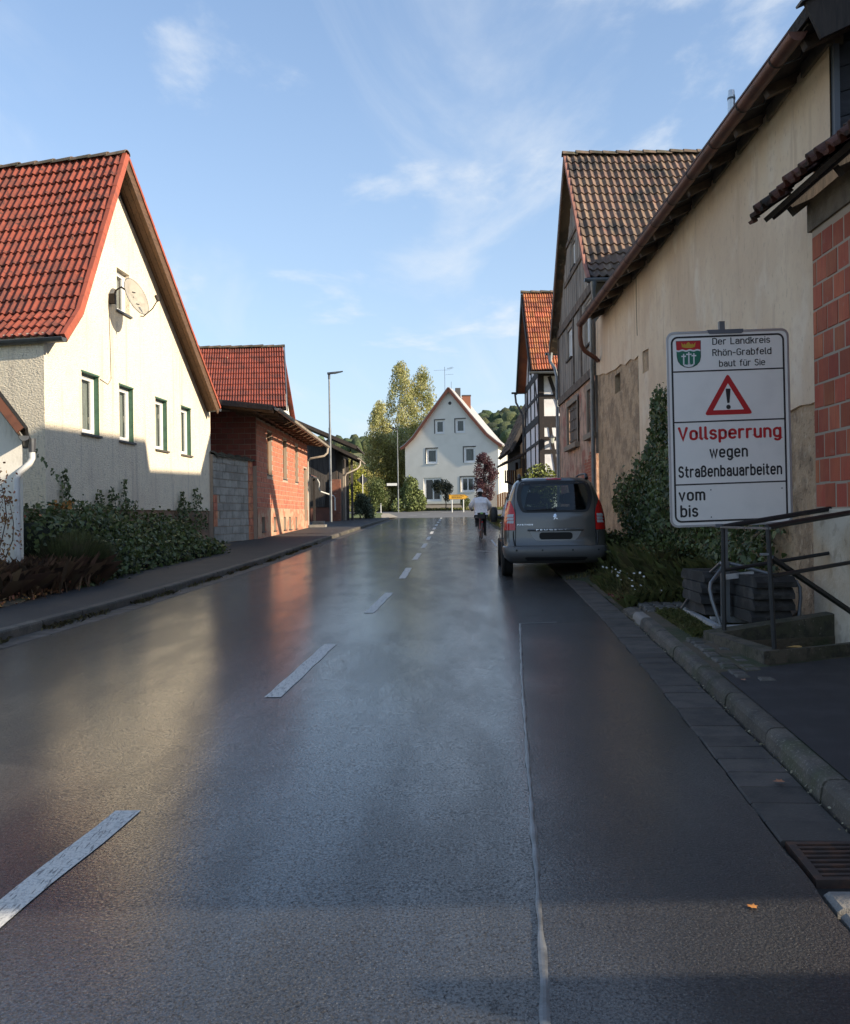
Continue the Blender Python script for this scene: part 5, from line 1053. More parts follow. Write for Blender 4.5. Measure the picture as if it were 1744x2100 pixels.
def text(s, x0, x1, ytop, ybase, mat, ref, hw_=.085, sp=.34, parent=sg):
    """lettering from x0 to x1 whose cap height (ref 1.38) or x-height (ref 1.0) spans ytop..ybase"""
    wtot = sum(GL[c][0] for c in s) + sp * (len(s) - 1); (a0, b0), (a1, _), (_, bt) = sq(x0, ybase), sq(x1, ybase), sq(x0, ytop)
    sx_, sz_ = (a1 - a0) / (wtot + 2 * hw_), (bt - b0) / (ref + 2 * hw_); x = hw_; mb = MB(); o = .002
    for c in s:
        for st_ in GL[c][1]:
            ribbon(mb, [(x + p, q + hw_) for p, q in st_], hw_, lambda u, v, oo: SL(a0 + u * sx_, b0 + v * sz_, oo), o); o = .0035 - o + .002 if False else (.002 if o > .0023 else o + .0002)
        x += GL[c][0] + sp
    part('lettering', mb, mat, parent, kind='stuff')
CAP, XH = 1.38, 1.0
text('Der Landkreis', 522, 1037, 232, 293, m_sgk, CAP, .10); text('Rhön-Grabfeld', 522, 1048, 331, 393, m_sgk, CAP, .10); text('baut für Sie', 580, 991, 428, 488, m_sgk, CAP, .10)
text('Vollsperrung', 208, 1130, 1023, 1144, m_sgr, CAP, .135, .40)
text('wegen', 487, 829, 1217, 1298, m_sgk, XH, .12, .40); text('Straßenbauarbeiten', 208, 1132, 1370, 1475, m_sgk, CAP, .13, .40)
text('vom', 208, 446, 1600, 1681, m_sgk, XH, .12, .40); text('bis', 222, 382, 1716, 1825, m_sgk, CAP, .12, .40)
# warning triangle
def rpoly(pts, r, n=5):
    out_ = []; N_ = len(pts)
    for i in range(N_):
        p, a, b = V((*pts[i], 0)), V((*pts[i - 1], 0)), V((*pts[(i + 1) % N_], 0)); u_, v_ = (a - p).normalized(), (b - p).normalized(); h = u_.angle(v_) / 2; dd = r / math.tan(h)
        s_, e_2 = p + u_ * dd, p + v_ * dd
        for k in range(n + 1): t = k / n; q = s_ * (1 - t) ** 2 + p * 2 * t * (1 - t) + e_2 * t ** 2; out_.append((q.x, q.y))
    return out_
tri = rpoly([(655, 545), (445, 918), (878, 905)], 20); tin = rpoly([(657, 633), (523, 874), (798, 866)], 3)
part('warning_triangle', MB().holed([sq(*p) for p in tri], [[sq(*p) for p in tin]], lambda a, b: SL(a, b, .002), 0, SN), m_sgr, sg)
ex = rpoly([(636, 682), (680, 681), (670, 808), (649, 809)], 8)
part('exclamation_mark', MB().add([SP_(*p, .0022) for p in ex], [tuple(range(len(ex)))]).add([SP_(660 + 20 * math.cos(t), 844 + 20 * math.sin(t), .0022) for t in [k * math.pi / 8 for k in range(16)]], [tuple(range(16))]), m_sgk, sg)
# district coat of arms
ar = part('coat_of_arms', MB(), m_sgk, sg); ar.data = MB().add([SP_(x, y, .0020) - wloc(sg) for x, y in [(198, 258), (420, 252), (420, 400), (410, 440), (385, 470), (350, 489), (312, 496), (272, 490), (238, 470), (215, 440), (205, 400)]], [tuple(range(11))]).mesh('coat_of_arms'); ar.data.materials.append(m_sgk)
wave = lambda x, y: y + 4 * math.sin((x - 205) / 213 * 6.28 * 3.2)
xs_ = [202 + i * 214 / 24 for i in range(25)]
part('shield_red', MB().add([SP_(x, y, .0024) for x, y in [(202, 262), (416, 256)] + [(x, wave(x, 338 - (x - 202) * .03)) for x in xs_[::-1]]], [tuple(range(27))]), m_sgr, ar)
part('shield_wave', MB().add([SP_(x, wave(x, 338 - (x - 202) * .03), .0024) for x in xs_] + [SP_(x, wave(x, 352 - (x - 202) * .03), .0024) for x in xs_[::-1]], [(i, i + 1, 48 - i, 49 - i) for i in range(24)]), m_sgw, ar)
gp = [(x, wave(x, 352 - (x - 202) * .03)) for x in xs_] + [(416, 398), (406, 437), (382, 466), (349, 484), (312, 491), (274, 485), (241, 466), (219, 437), (209, 398)]
part('shield_green', MB().add([SP_(*p, .0024) for p in gp], [tuple(range(len(gp)))]), m_sgg, ar)
cr = MB()
for x, y0_, y1_, wx in ((266, 372, 470, 21), (312, 354, 462, 24), (357, 366, 466, 21)):
    cr.add([SP_(a, b, .0028) for a, b in ((x - 5.5, y0_), (x + 5.5, y0_), (x + 6.5, y1_), (x - 6.5, y1_))], [(0, 1, 2, 3)]); cr.add([SP_(a, b, .0030) for a, b in ((x - wx, y0_ + 16), (x + wx, y0_ + 15), (x + wx, y0_ + 27), (x - wx, y0_ + 28))], [(0, 1, 2, 3)])
cr.add([SP_(a, b, .0028) for a, b in ((262, 468), (284, 466), (300, 470), (304, 455), (322, 455), (328, 470), (345, 462), (362, 463), (345, 482), (312, 490), (275, 483))], [tuple(range(11))])
part('crosses', cr, m_sgw, ar)
cw = [(252, 312), (246, 272), (264, 292), (274, 280), (285, 292), (298, 274), (310, 266), (320, 274), (333, 290), (344, 278), (353, 290), (374, 266), (366, 310), (340, 318), (310, 320), (278, 318)]
part('crown', MB().add([SP_(*p, .0028) for p in cw], [tuple(range(len(cw)))]), m_sgo, ar)
for x, y in ((495, 1580), (1128, 1567), (497, 1822)): part('screw', MB().add([SP_(x + 6 * math.cos(t), y + 6 * math.sin(t), .003) for t in [k * math.pi / 4 for k in range(8)]], [tuple(range(8))]), m_zincd, sg)
# clamps, post and ballast frame
m_clamp = M('grey_clamp', (.14, .155, .18), .5, metal=.4)
part('clamp', MB().prism([SL(*sq(478, 160), .008), SL(*sq(798, 150), .008), SL(*sq(798, 178), .008), SL(*sq(780, 190), .008), SL(*sq(500, 196), .008), SL(*sq(482, 184), .008)], SN * -.06), m_clamp, sg)
part('clamp', MB().prism([SL(*sq(530, 1884), .008), SL(*sq(700, 1880), .008), SL(*sq(700, 1912), .008), SL(*sq(540, 1916), .008)], SN * -.06), m_clamp, sg)
pz = gz(9.6) + .17
part('post', MB().obox((3.055, 9.62, pz), (.055, 0, 0), (0, .055, 0), (-.0, 0, 3.46 - pz)), m_galv, sg)
part('post_sleeve', MB().obox((3.045, 9.61, pz), (.075, 0, 0), (0, .075, 0), (0, 0, .62)), m_galv, sg)
m_frame = M('galvanised_frame', (.62, .63, .64), .45, metal=.5, layers=[((.25, .26, .28), 8, .45, .66, .7)])
r_ = lambda a, b, w_=.06, h_=.07: MB().beam(a, b, w_, h_)
part('base_rail', r_((2.97, 10.75, pz + .0), (2.86, 9.17, pz - .02)), m_frame, sg); part('base_rail', r_((2.90, 9.19, pz - .02), (3.66, 9.22, pz - .01)), m_frame, sg)
part('base_rail', r_((3.66, 9.25, pz - .01), (3.72, 10.6, pz)), m_frame, sg); part('cross_rail', r_((2.95, 9.72, pz + .01), (3.66, 9.72, pz + .01), .05, .06), m_frame, sg)
for sx_ in (-1, 1):
    x0_ = 2.90 if sx_ < 0 else 3.66
    part('hoop', MB().tube([(x0_ - .0, 9.22, pz), (x0_ + sx_ * .06, 9.30, pz + .26), (x0_ + sx_ * .07, 9.33, pz + .36), (x0_ + sx_ * .05, 9.36, pz + .42), (x0_ + (3.08 - x0_) * .8, 9.55, pz + .58), (3.082 + sx_ * .04, 9.64, pz + .60)], .019, 8), m_galv, sg, smooth=True)
    part('strut', MB().tube([(3.08 + sx_ * .04, 9.66, pz + .6), (3.10 + sx_ * .12, 10.2, pz + .36), (3.10 + sx_ * .2, 10.6, pz + .05)], .016, 7), m_galv, sg)
part('handle', MB().obox((3.05, 9.5, pz + .44), (.28, 0, .03), (0, .05, 0), (0, 0, .05)), m_frame, sg)
m_rubber = M('recycled_rubber', (.026, .025, .024), .85, layers=[((.075, .07, .065), 5, .45, .66, .8), ((.02, .02, .02), 30, .6, .7, .6)], bump=[(60, .6, .008)], rnd=.25)
wprof = [(-.42, 0), (.42, 0), (.42, .05), (.35, .105), (-.35, .105), (-.42, .05)]
def ballast(x, y, z, rz, which):
    t = thing('ballast_block', 'dark ballast block of the notice board base, ' + which, 'weight', (x, y, z), rz, 'ballast blocks holding down the notice board')
    part('body', MB().prism([(a, -.2, b) for a, b in wprof], (0, .4, 0)), m_rubber, t, local=True)
    for s_ in (-.15, .15): part('ridge', MB().box(s_ - .03, s_ + .03, -.17, .17, .106, .112), m_rubber, t, local=True)
    for s_ in (-1, 1): part('grip', MB().box(s_ * .425 - .012, s_ * .425 + .012, -.06, .06, .012, .04), m_blk, t, local=True)
LV = ('lowest', 'second from below', 'third from below', 'topmost')
for k in range(4):
    ballast(3.37 + random.uniform(-.015, .015), 9.48, pz + .05 + k * .113, R(90 + random.uniform(-3, 3)), LV[k] + ' of the near stack')
    ballast(3.12 + random.uniform(-.015, .015), 10.25, pz + .05 + k * .113, R(90 + random.uniform(-3, 3)), LV[k] + ' of the far stack')
# ---------------------------------------------------------------- cellar stairwell edge and its railing
m_cw = M('mossy_concrete', (.10, .085, .062), .92, layers=[((.05, .05, .028), 3, .42, .62, .85), ((.03, .028, .022), 11, .5, .66, .7), ((.22, .20, .16), 40, .64, .7, .6)], bump=[(40, .8, .015)])
cs = thing('cellar_stairwell_kerb', 'low mossy concrete edge around a dark cellar stairwell', 'wall', (2.7, 8, gz(8)))
zl = .375
part('side', MB().prism([(2.62, 8.86, 0), (2.70, 7.49, 0), (2.86, 7.56, 0), (2.76, 8.72, 0)], (0, 0, zl)), m_cw, cs)
part('near_side', MB().prism([(2.702, 7.487, 0), (4.62, 8.30, 0), (4.62, 8.50, 0), (2.862, 7.562, 0)], (0, 0, zl + .003)), m_cw, cs)
part('far_side', MB().add([(2.622, 8.862, 0), (2.762, 8.722, 0), (4.6, 9.0, 0), (4.6, 9.2, 0), (2.622, 8.862, .378), (2.762, 8.722, .378), (4.6, 9.0, .60), (4.6, 9.2, .60)], [(0, 1, 5, 4), (1, 2, 6, 5), (2, 3, 7, 6), (3, 0, 4, 7), (4, 5, 6, 7)]), m_cw, cs)
for k in range(6): part('step', MB().box(2.8 + k * .26, 3.06 + k * .26, 7.7, 8.95, -1.6, .1 - k * .18), m_cw, cs)
solo('fallen_leaf', MB().add([(3.02 + .075 * math.cos(t) , 7.70 + .045 * math.sin(t) + .02 * math.cos(t), zl + .007 + .004 * math.sin(2 * t)) for t in [k * math.pi / 5 for k in range(10)]], [tuple(range(10))]), M('ochre_leaf', (.42, .25, .07), .8), 'ochre leaf lying on the stairwell edge', 'leaf')
m_rail = M('black_railing', (.014, .015, .017), .5, layers=[((.04, .035, .03), 9, .55, .7, .6)])
rl = thing('stair_railing', 'black iron pipe railing around the cellar stairs below the notice board', 'railing', (2.8, 8, .4))
rt = lambda *p, r=.021: MB().tube(p, r, 8)
part('post', rt((2.83, 7.62, .38), (2.79, 7.62, 1.37)), m_rail, rl); part('post', rt((2.80, 8.80, .38), (2.80, 8.80, 1.35)), m_rail, rl); part('post', rt((3.98, 9.02, .45), (3.98, 9.02, 1.52)), m_rail, rl); part('post', rt((4.02, 8.36, .3), (4.0, 8.36, 1.52)), m_rail, rl)
part('top_rail', rt((2.78, 7.62, 1.37), (3.72, 8.2, 1.475), (4.3, 8.56, 1.54), r=.024), m_rail, rl, smooth=True); part('top_rail', rt((2.80, 8.8, 1.36), (3.98, 9.02, 1.525), (4.3, 9.08, 1.57), r=.024), m_rail, rl, smooth=True)
part('end_rail', MB().beam((2.80, 8.82, 1.355), (2.79, 7.60, 1.36), .04, .018), m_galv, rl)
part('mid_rail', rt((2.82, 7.62, .97), (3.72, 8.2, 1.04), (4.3, 8.56, 1.09), r=.018), m_rail, rl); part('mid_rail', rt((2.81, 8.8, .95), (3.98, 9.02, 1.10), r=.018), m_rail, rl)
part('handrail', MB().beam((2.84, 7.7, 1.12), (3.95, 8.40, .49), .05, .03), m_rail, rl)
part('latch', MB().obox((2.72, 7.6, 1.14), (.07, 0, 0), (0, .02, 0), (0, 0, .02)), m_zinc, rl)
# rubble at the foot of the barn wall
m_rubs = M('rubble', (.18, .14, .11), .95, layers=[((.10, .08, .065), 6, .4, .66, .8)], bump=[(30, .8, .02)], rnd=.35)
def rock(r, seed):
    bm = bmesh.new(); bmesh.ops.create_icosphere(bm, subdivisions=2, radius=r); rr = random.Random(seed)
    k = [V((rr.uniform(-1, 1), rr.uniform(-1, 1), rr.uniform(-1, 1))) * 4 for _ in range(3)]
    for v in bm.verts:
        n = v.co.normalized(); v.co *= 1 + .16 * sum(math.sin(n.dot(q) * 1.3 + i) for i, q in enumerate(k)); v.co.z *= .7
    me = bpy.data.meshes.new('stone'); bm.to_mesh(me); bm.free(); me.materials.append(m_rubs); return me
rocks = [rock(.05, s) for s in range(4)]
for k in range(26):
    x, y = random.uniform(3.72, 4.12), random.uniform(9.5, 10.6); o = bpy.data.objects.new('rubble_stone', random.choice(rocks)); link(o); s_ = random.uniform(.5, 1.5); o.scale = (s_,) * 3
    o.location = (x, y, gz(y) + .12 + .05 * (x - 3.7) * random.random() * 3); o.rotation_euler = (0, 0, random.uniform(0, 6)); tag(o, 'small rubble stone heaped at the foot of the ochre barn wall', 'stone', 'rubble stones at the barn wall')
# ---------------------------------------------------------------- parked van, rear towards us
m_car = M('grey_metallic_paint', (.13, .127, .12), .30, metal=.5, coat=.9, coat_rough=.08, layers=[((.11, .108, .104), 1.2, .4, .7, .6)])
m_plas = M('black_plastic', (.015, .015, .016), .5); m_bump = M('bumper_grey', (.12, .12, .12), .42, metal=.2, coat=.3, coat_rough=.15)
m_red = M('tail_light_red', (.55, .012, .012), .15, coat=.6, coat_rough=.03); m_clear = M('clear_lens', (.5, .5, .5), .12, coat=.5); m_chrome = M('chrome', (.75, .76, .78), .15, metal=1.)
m_tint = glass_mat('tinted_glass', (.48, .55, .55), .02, .05, (.02, .02, .02)); m_tyre = M('tyre', (.018, .018, .018), .85); m_rim = M('alloy', (.42, .43, .45), .35, metal=.7)
cv = thing('parked_van', 'dark grey passenger van parked half on the verge with its tailgate towards us', 'van', (2.335, 16.7, gz(17.2)), R(-3.2)); cv.scale = (1.02, 1, 1)
Wt = [(.26, .80), (.35, .87), (.45, .895), (.60, .90), (.85, .905), (1.0, .90), (1.15, .875), (1.2, .865), (1.35, .825), (1.55, .765), (1.68, .715), (1.73, .69), (1.78, .63), (1.82, .50), (1.835, .3)]
Yr = [(.26, .16), (.35, .06), (.45, .03), (.57, .05), (.62, .09), (.85, .11), (1.1, .14), (1.2, .17), (1.73, .36), (1.79, .44), (1.82, .6), (1.835, .9)]
Yf = [(.26, 4.2), (.4, 4.34), (.6, 4.37), (.8, 4.28), (.95, 4.05), (1.02, 3.6), (1.12, 3.2), (1.35, 2.85), (1.6, 2.42), (1.73, 2.2), (1.79, 1.95), (1.82, 1.7), (1.835, 1.4)]
zs = [.26, .30, .36, .45, .54, .58, .62, .75, .86, .95, 1.02, 1.10, 1.16, 1.20, 1.30, 1.42, 1.54, 1.64, 1.71, 1.76, 1.79, 1.815, 1.83, 1.835]
NR, NC, NS, NF = 6, 4, 14, 6
def outline(z, grow=0.):
    w_, a, b = lerp(Wt, z) + grow, lerp(Yr, z) - grow, lerp(Yf, z) + grow; rc = min(.20, w_ * .45); rf = min(.5, w_ * .6); h = []
    for i in range(NR): t = i / NR; x = (w_ - rc) * t; h.append((x, a + .035 * (x / w_) ** 2))
    yb_ = a + .035
    for i in range(NC): t = R(90 * i / NC); h.append((w_ - rc + rc * math.sin(t), yb_ + rc * (1 - math.cos(t))))
    y0_, y1_ = yb_ + rc, b - rf
    for i in range(NS): h.append((w_ * (1 - .03 * (i / NS) ** 4), y0_ + (y1_ - y0_) * i / NS))
    for i in range(NC): t = R(90 * i / NC); h.append((w_ * .97 - rf + rf * math.cos(t), y1_ + rf * .7 * math.sin(t)))
    for i in range(NF): t = i / NF; x = (w_ * .97 - rf) * (1 - t); h.append((x, b - .3 * rf + .1 * (1 - (x / w_) ** 2)))
    h.append((0, b - .3 * rf + .1))
    return h + [(-x, y) for x, y in h[-2:0:-1]]
n_o = len(outline(.5)); half = NR + NC + NS + NC + NF
bm_ = MB(); cut = lambda i, z0, z1: False
def cellx(i): # symmetric index on the half outline
    return i if i < half else n_o - 1 - i
def is_win(i, z0, z1):
    k = cellx(i)
    if k < NR - 1 and z0 >= 1.19 and z1 <= 1.72: return True
    if NR + NC + 1 <= k < NR + NC + NS - 2 and z0 >= 1.09 and z1 <= 1.65: return True
    if k >= half - NF - 1 and z0 >= 1.09 and z1 <= 1.72: return True
    return False
for z in zs: bm_.v += [(x, y, z) for x, y in outline(z)]
for r in range(len(zs) - 1):
    for i in range(n_o):
        if is_win(i, zs[r], zs[r + 1]): continue
        a, b = r * n_o + i, r * n_o + (i + 1) % n_o; bm_.f.append((a, b, b + n_o, a + n_o))
bm_.f.append(tuple(range((len(zs) - 1) * n_o, len(zs) * n_o))); bm_.f.append(tuple(range(n_o - 1, -1, -1)))
body = part('body', bm_, m_car, cv, smooth=True, local=True)
def rear(x, z, o=0.): # point on the tail surface, o outwards
    w_ = lerp(Wt, z); a = lerp(Yr, z); rc = min(.20, w_ * .45); ax_2 = abs(x)
    if ax_2 < w_ - rc: y = a + .035 * (x / w_) ** 2
    else: s_ = min(1, (ax_2 - (w_ - rc)) / rc); y = a + .035 + rc * (1 - math.sqrt(max(0, 1 - s_ * s_)))
    return V((x, y - o, z))
def rpatch(pts, o, thick=.0, nu=14, mat=None, name='p', parent=None, label=None):
    """polygon given as left/right x at z levels: [(z, xl, xr)] laid on the tail"""
    g = MB(); nz = len(pts)
    for z, xl, xr in pts: g.v += [tuple(rear(xl + (xr - xl) * i / nu, z, o)) for i in range(nu + 1)]
    for r in range(nz - 1):
        for i in range(nu): a = r * (nu + 1) + i; g.f.append((a, a + 1, a + nu + 2, a + nu + 1))
    return part(name, g, mat, parent or cv, smooth=True, local=True, label=label)
def band(cx_, hw_, z0, z1, k=8, pw=2.6, taper=0.):
    out_ = []
    for i in range(k * 2 + 1):
        t = -1 + i / k; e = (1 - abs(t) ** pw) ** (1 / pw); z = (z0 + z1) / 2 + (z1 - z0) / 2 * t; out_.append((z, cx_ - (hw_ - taper * t) * (.25 + .75 * e) if abs(t) < 1 else cx_ - hw_ * .86, cx_ + (hw_ - taper * t) * (.25 + .75 * e) if abs(t) < 1 else cx_ + hw_ * .86))
    return out_
WN = [(1.175, -.53, .53), (1.19, -.575, .575), (1.22, -.60, .60), (1.30, -.635, .635), (1.42, -.665, .665), (1.52, -.665, .665), (1.62, -.645, .645), (1.70, -.615, .615), (1.735, -.58, .58), (1.75, -.53, .53)]
WI = [(1.215, -.52, .52), (1.24, -.55, .55), (1.32, -.575, .575), (1.42, -.59, .59), (1.52, -.59, .59), (1.60, -.575, .575), (1.66, -.55, .55), (1.69, -.51, .51)]
# black frit border = ring between WN and WI, then the pane
fb = MB(); nu = 20
def ringpts(T, o):
    L_ = [tuple(rear(a, z, o)) for z, a, b in T]; R_ = [tuple(rear(b, z, o)) for z, a, b in T]
    bot = [tuple(rear(T[0][1] + (T[0][2] - T[0][1]) * i / nu, T[0][0], o)) for i in range(1, nu)]; top = [tuple(rear(T[-1][1] + (T[-1][2] - T[-1][1]) * i / nu, T[-1][0], o)) for i in range(1, nu)]
    return L_[::-1] + bot + R_ + top[::-1]
def resample(P, n):
    P = [V(p) for p in P] + [V(P[0])]; d = [0]
    for a, b in zip(P, P[1:]): d.append(d[-1] + (b - a).length)
    out_ = []
    for k in range(n):
        s_ = d[-1] * k / n; j = max(i for i in range(len(d)) if d[i] <= s_ + 1e-9); j = min(j, len(P) - 2); t = (s_ - d[j]) / max(1e-9, d[j + 1] - d[j]); out_.append(tuple(P[j].lerp(P[j + 1], t)))
    return out_
A_, B_ = resample(ringpts(WN, .006), 72), resample(ringpts(WI, .007), 72)
fb.v = A_ + B_; fb.f = [(i, (i + 1) % 72, 72 + (i + 1) % 72, 72 + i) for i in range(72)]
rw = part('rear_window', fb, m_plas, cv, local=True); rpatch(WI, .0055, mat=m_tint, name='pane', parent=rw)
rpatch([(1.775, -.125, .135), (1.79, -.13, .14), (1.805, -.12, .13)], .022, mat=m_red, name='brake_light')
for s in (-1, 1):
    LT = [(.86, .715, .895), (.87, .705, .90), (1.0, .705, .90), (1.14, .70, .885), (1.24, .72, .865), (1.32, .75, .845), (1.38, .775, .822), (1.40, .785, .80)]
    q = [(z, s * a, s * b) for z, a, b in LT]; tl = rpatch(q, .012, mat=m_red, name='tail_light', nu=8)
    for z0_, z1_ in ((.985, 1.035), (1.045, 1.09), (1.10, 1.15)):
        rpatch([(z0_, s * .735, s * .855), (z1_, s * .73, s * .835)], .0145, mat=m_clear, name='reversing_lens', parent=tl, nu=4)
    seam = [(.57, .70), (.62, .705), (.86, .70), (1.1, .695), (1.2, .70), (1.4, .715), (1.6, .69), (1.72, .655)]
    part('tailgate_seam', MB().tube([rear(s * x, z, .001) for z, x in seam], .006, 4), m_plas, cv, local=True)
    part('seam', MB().tube([rear(s * x, z, .001) for z, x in ((.58, .72), (.70, .74), (.84, .74))], .012, 5), m_plas, cv, local=True)
part('tailgate_seam', MB().tube([rear(-.70 + 1.4 * i / 20, .575, .001) for i in range(21)], .006, 4), m_plas, cv, local=True)
# plate recess, chrome handle bar with lettering, blank black plate
m_recess = M('recess_grey', (.30, .30, .30), .4, metal=.4)  # silver-grey finish of the plate recess
rpatch([(.665, -.30, .30), (.672, -.34, .34), (.72, -.39, .39), (.79, -.43, .43), (.845, -.455, .455)], .004, mat=m_recess, name='plate_recess')
hb = MB().tube([rear(-.49 + .98 * i / 20, .862, .012 + .012 * math.sin(math.pi * i / 20)) for i in range(21)], .022, 8); part('handle_bar', hb, m_car, cv, smooth=True, local=True)
pl = [(x, z) for x, z in rrect(-.285, .295, .69, .815, .05)]
part('number_plate', MB().prism([(x, rear(0, .76).y - .012, z) for x, z in pl], (0, .012, 0)), M('plate_black', (.006, .006, .006), .6), cv, local=True)
def car_text(s_, x0, x1, z0, h, o, mat, bold=.01):
    cu = bpy.data.curves.new('t', 'FONT'); cu.body = s_; cu.size = 1; cu.offset = bold; cu.resolution_u = 2; cu.space_character = 1.5
    to = bpy.data.objects.new('t', cu); C.objects.link(to); me = bpy.data.meshes.new_from_object(to.evaluated_get(bpy.context.evaluated_depsgraph_get()))
    xs2 = [v.co.x for v in me.vertices]; lo, hi = min(xs2), max(xs2); mb = MB()
    mb.v = [tuple(rear(x0 + (v.co.x - lo) / (hi - lo) * (x1 - x0), z0 + v.co.y / .69 * h, o)) for v in me.vertices]; mb.f = [tuple(p.vertices) for p in me.polygons]; bpy.data.objects.remove(to); part('lettering', mb, mat, cv, local=True)
car_text('PARTNER', -.665, -.39, .945, .026, .006, m_chrome); car_text('PEUGEOT', -.34, .20, .853, .02, .047, m_chrome)
lion = [(-.03, 1.12), (-.01, 1.14), (.012, 1.145), (.018, 1.128), (.004, 1.122), (.012, 1.11), (.03, 1.118), (.026, 1.104), (.008, 1.095), (.012, 1.08), (.034, 1.072), (.038, 1.056), (.022, 1.06), (-.002, 1.07), (-.012, 1.052), (-.03, 1.05), (-.018, 1.066), (-.012, 1.085), (-.03, 1.092), (-.034, 1.104), (-.014, 1.104)]
part('emblem', MB().prism([rear(x * 1.1, 1.095 + (z - 1.095) * 1.1, .008) for x, z in lion], (0, .006, 0)), m_chrome, cv, local=True)
# bumper
bz = [.30, .36, .42, .50, .555, .575]; bp = MB(); keep = [i for i in range(n_o) if outline(.5)[i][1] < .75]
ordr = sorted(keep, key=lambda i: (i if i < n_o / 2 else i - n_o))
for z, g_ in zip(bz, (.0, .018, .03, .032, .026, .004)): ol = outline(z, g_); bp.v += [(*ol[i], z) for i in ordr]
nk = len(ordr)
for r in range(len(bz) - 1):
    for i in range(nk - 1): a = r * nk + i; bp.f.append((a, a + 1, a + nk + 1, a + nk))
bu = part('bumper', bp, m_bump, cv, smooth=True, local=True)
for x in (-.69, -.24, .29, .74): p = rear(x, .50, .034); part('parking_sensor', MB().tube([p + V((0, .004, 0)), p - V((0, .004, 0))], .017, 10), m_plas, bu, local=True)
rpatch([(.31, -.50, .50), (.36, -.55, .55), (.375, -.52, .52)], .036, mat=m_plas, name='bumper_insert', parent=bu)
wp = part('wiper', MB().tube([rear(.02, 1.20, .02), rear(.02, 1.235, .03), rear(-.2, 1.23, .03), rear(-.5, 1.215, .028)], [.022, .016, .010, .006], 6), m_plas, cv, smooth=True, local=True)
for s in (-1, 1):
    part('roof_rail', MB().tube([(s * .60, .52, 1.79), (s * .60, .60, 1.855), (s * .595, .75, 1.885), (s * .58, 1.6, 1.90), (s * .57, 2.1, 1.87), (s * .57, 2.2, 1.80)], [.035, .03, .02, .018, .018, .025], 8), m_plas, cv, smooth=True, local=True)
    # side glass
    sg_ = MB(); yy0, yy1 = .75, 3.0
    sg_.grid(lambda u, v: (s * (lerp(Wt, 1.08 + .58 * v) * (.998 - .012 * u ** 3) + .001), (.62 + .22 * v) + (2.75 - .45 * v) * u, 1.08 + .58 * v), 8, 5); sw3 = part('side_window', sg_, m_tint, cv, smooth=True, local=True)
    for yy in (1.05, 1.95): part('pillar', MB().prism([(s * (lerp(Wt, 1.08) + .004), yy, 1.07), (s * (lerp(Wt, 1.08) + .004), yy + .09, 1.07), (s * (lerp(Wt, 1.66) + .004), yy + .2, 1.67), (s * (lerp(Wt, 1.66) + .004), yy + .12, 1.67)], (s * .004, 0, 0)), m_plas, sw3, local=True)
    part('side_moulding', MB().obox((s * .905, .95, .60), (s * .012, 0, 0), (0, 2.2, 0), (0, 0, .07)), m_plas, cv, local=True)
    part('fuel_flap' if s < 0 else 'door_seam', MB().tube([(s * .908, 1.15, .4), (s * .908, 1.15, 1.06)], .005, 4), m_plas, cv, local=True)
    part('door_handle', MB().tube([(s * .915, 1.4, .98), (s * .93, 1.45, .985), (s * .93, 1.6, .985), (s * .915, 1.65, .98)], .013, 6), m_car, cv, local=True, smooth=True)
    mi = part('mirror', MB().lathe([(0, -.11), (.06, -.10), (.085, 0), (.085, .12), (.06, .2), (0, .215)], 12, (s * 1.04, 2.72, 1.10)), m_plas, cv, smooth=True, local=True)
    part('mirror_stalk', MB().tube([(s * .88, 2.75, 1.08), (s * 1.0, 2.72, 1.1)], .03, 6), m_plas, mi, local=True)
    for ya_ in (.86, 3.58):
        part('wheel_arch', MB().lathe([(.36, -.0), (.395, .012), (.40, .0)], 24, (s * .895, ya_, .335), (s, 0, 0)).lathe([(0, -.006), (.37, -.006)], 24, (s * .905, ya_, .335), (s, 0, 0)), m_plas, cv, local=True)
        wl = part('wheel', MB().lathe([(.20, .0), (.215, .01), (.305, .015), (.325, .0), (.328, -.16), (.31, -.19), (.2, -.19)], 28, (s * .925 - s * .0, ya_, .325), (s, 0, 0)), m_tyre, cv, smooth=True, local=True)
        part('rim', MB().lathe([(.21, -.02), (.205, .0), (.19, -.005), (.185, -.05)], 24, (s * .925, ya_, .325), (s, 0, 0)), m_rim, wl, smooth=True, local=True)
        part('hub', MB().lathe([(0, .0), (.05, -.002), (.055, -.03)], 12, (s * .925, ya_, .325), (s, 0, 0)).lathe([(0, -.05), (.19, -.05)], 16, (s * .925, ya_, .325), (s, 0, 0)), m_rim, wl, local=True)
        for k in range(6):
            t = k * math.pi / 3; d_ = V((0, math.cos(t), math.sin(t))); part('spoke', MB().beam(V((s * .918, ya_, .325)) + d_ * .04, V((s * .918, ya_, .325)) + d_ * .20, .045, .012, (1, 0, 0)), m_rim, wl, local=True)
ws = MB(); ws.grid(lambda u, v: ((u - .5) * 2 * (lerp(Wt, 1.1 + .6 * v) - .12), lerp(Yf, 1.1 + .6 * v) - .15 + .06 * (1 - (2 * u - 1) ** 2), 1.1 + .6 * v), 8, 5); part('windscreen', ws, m_tint, cv, smooth=True, local=True)
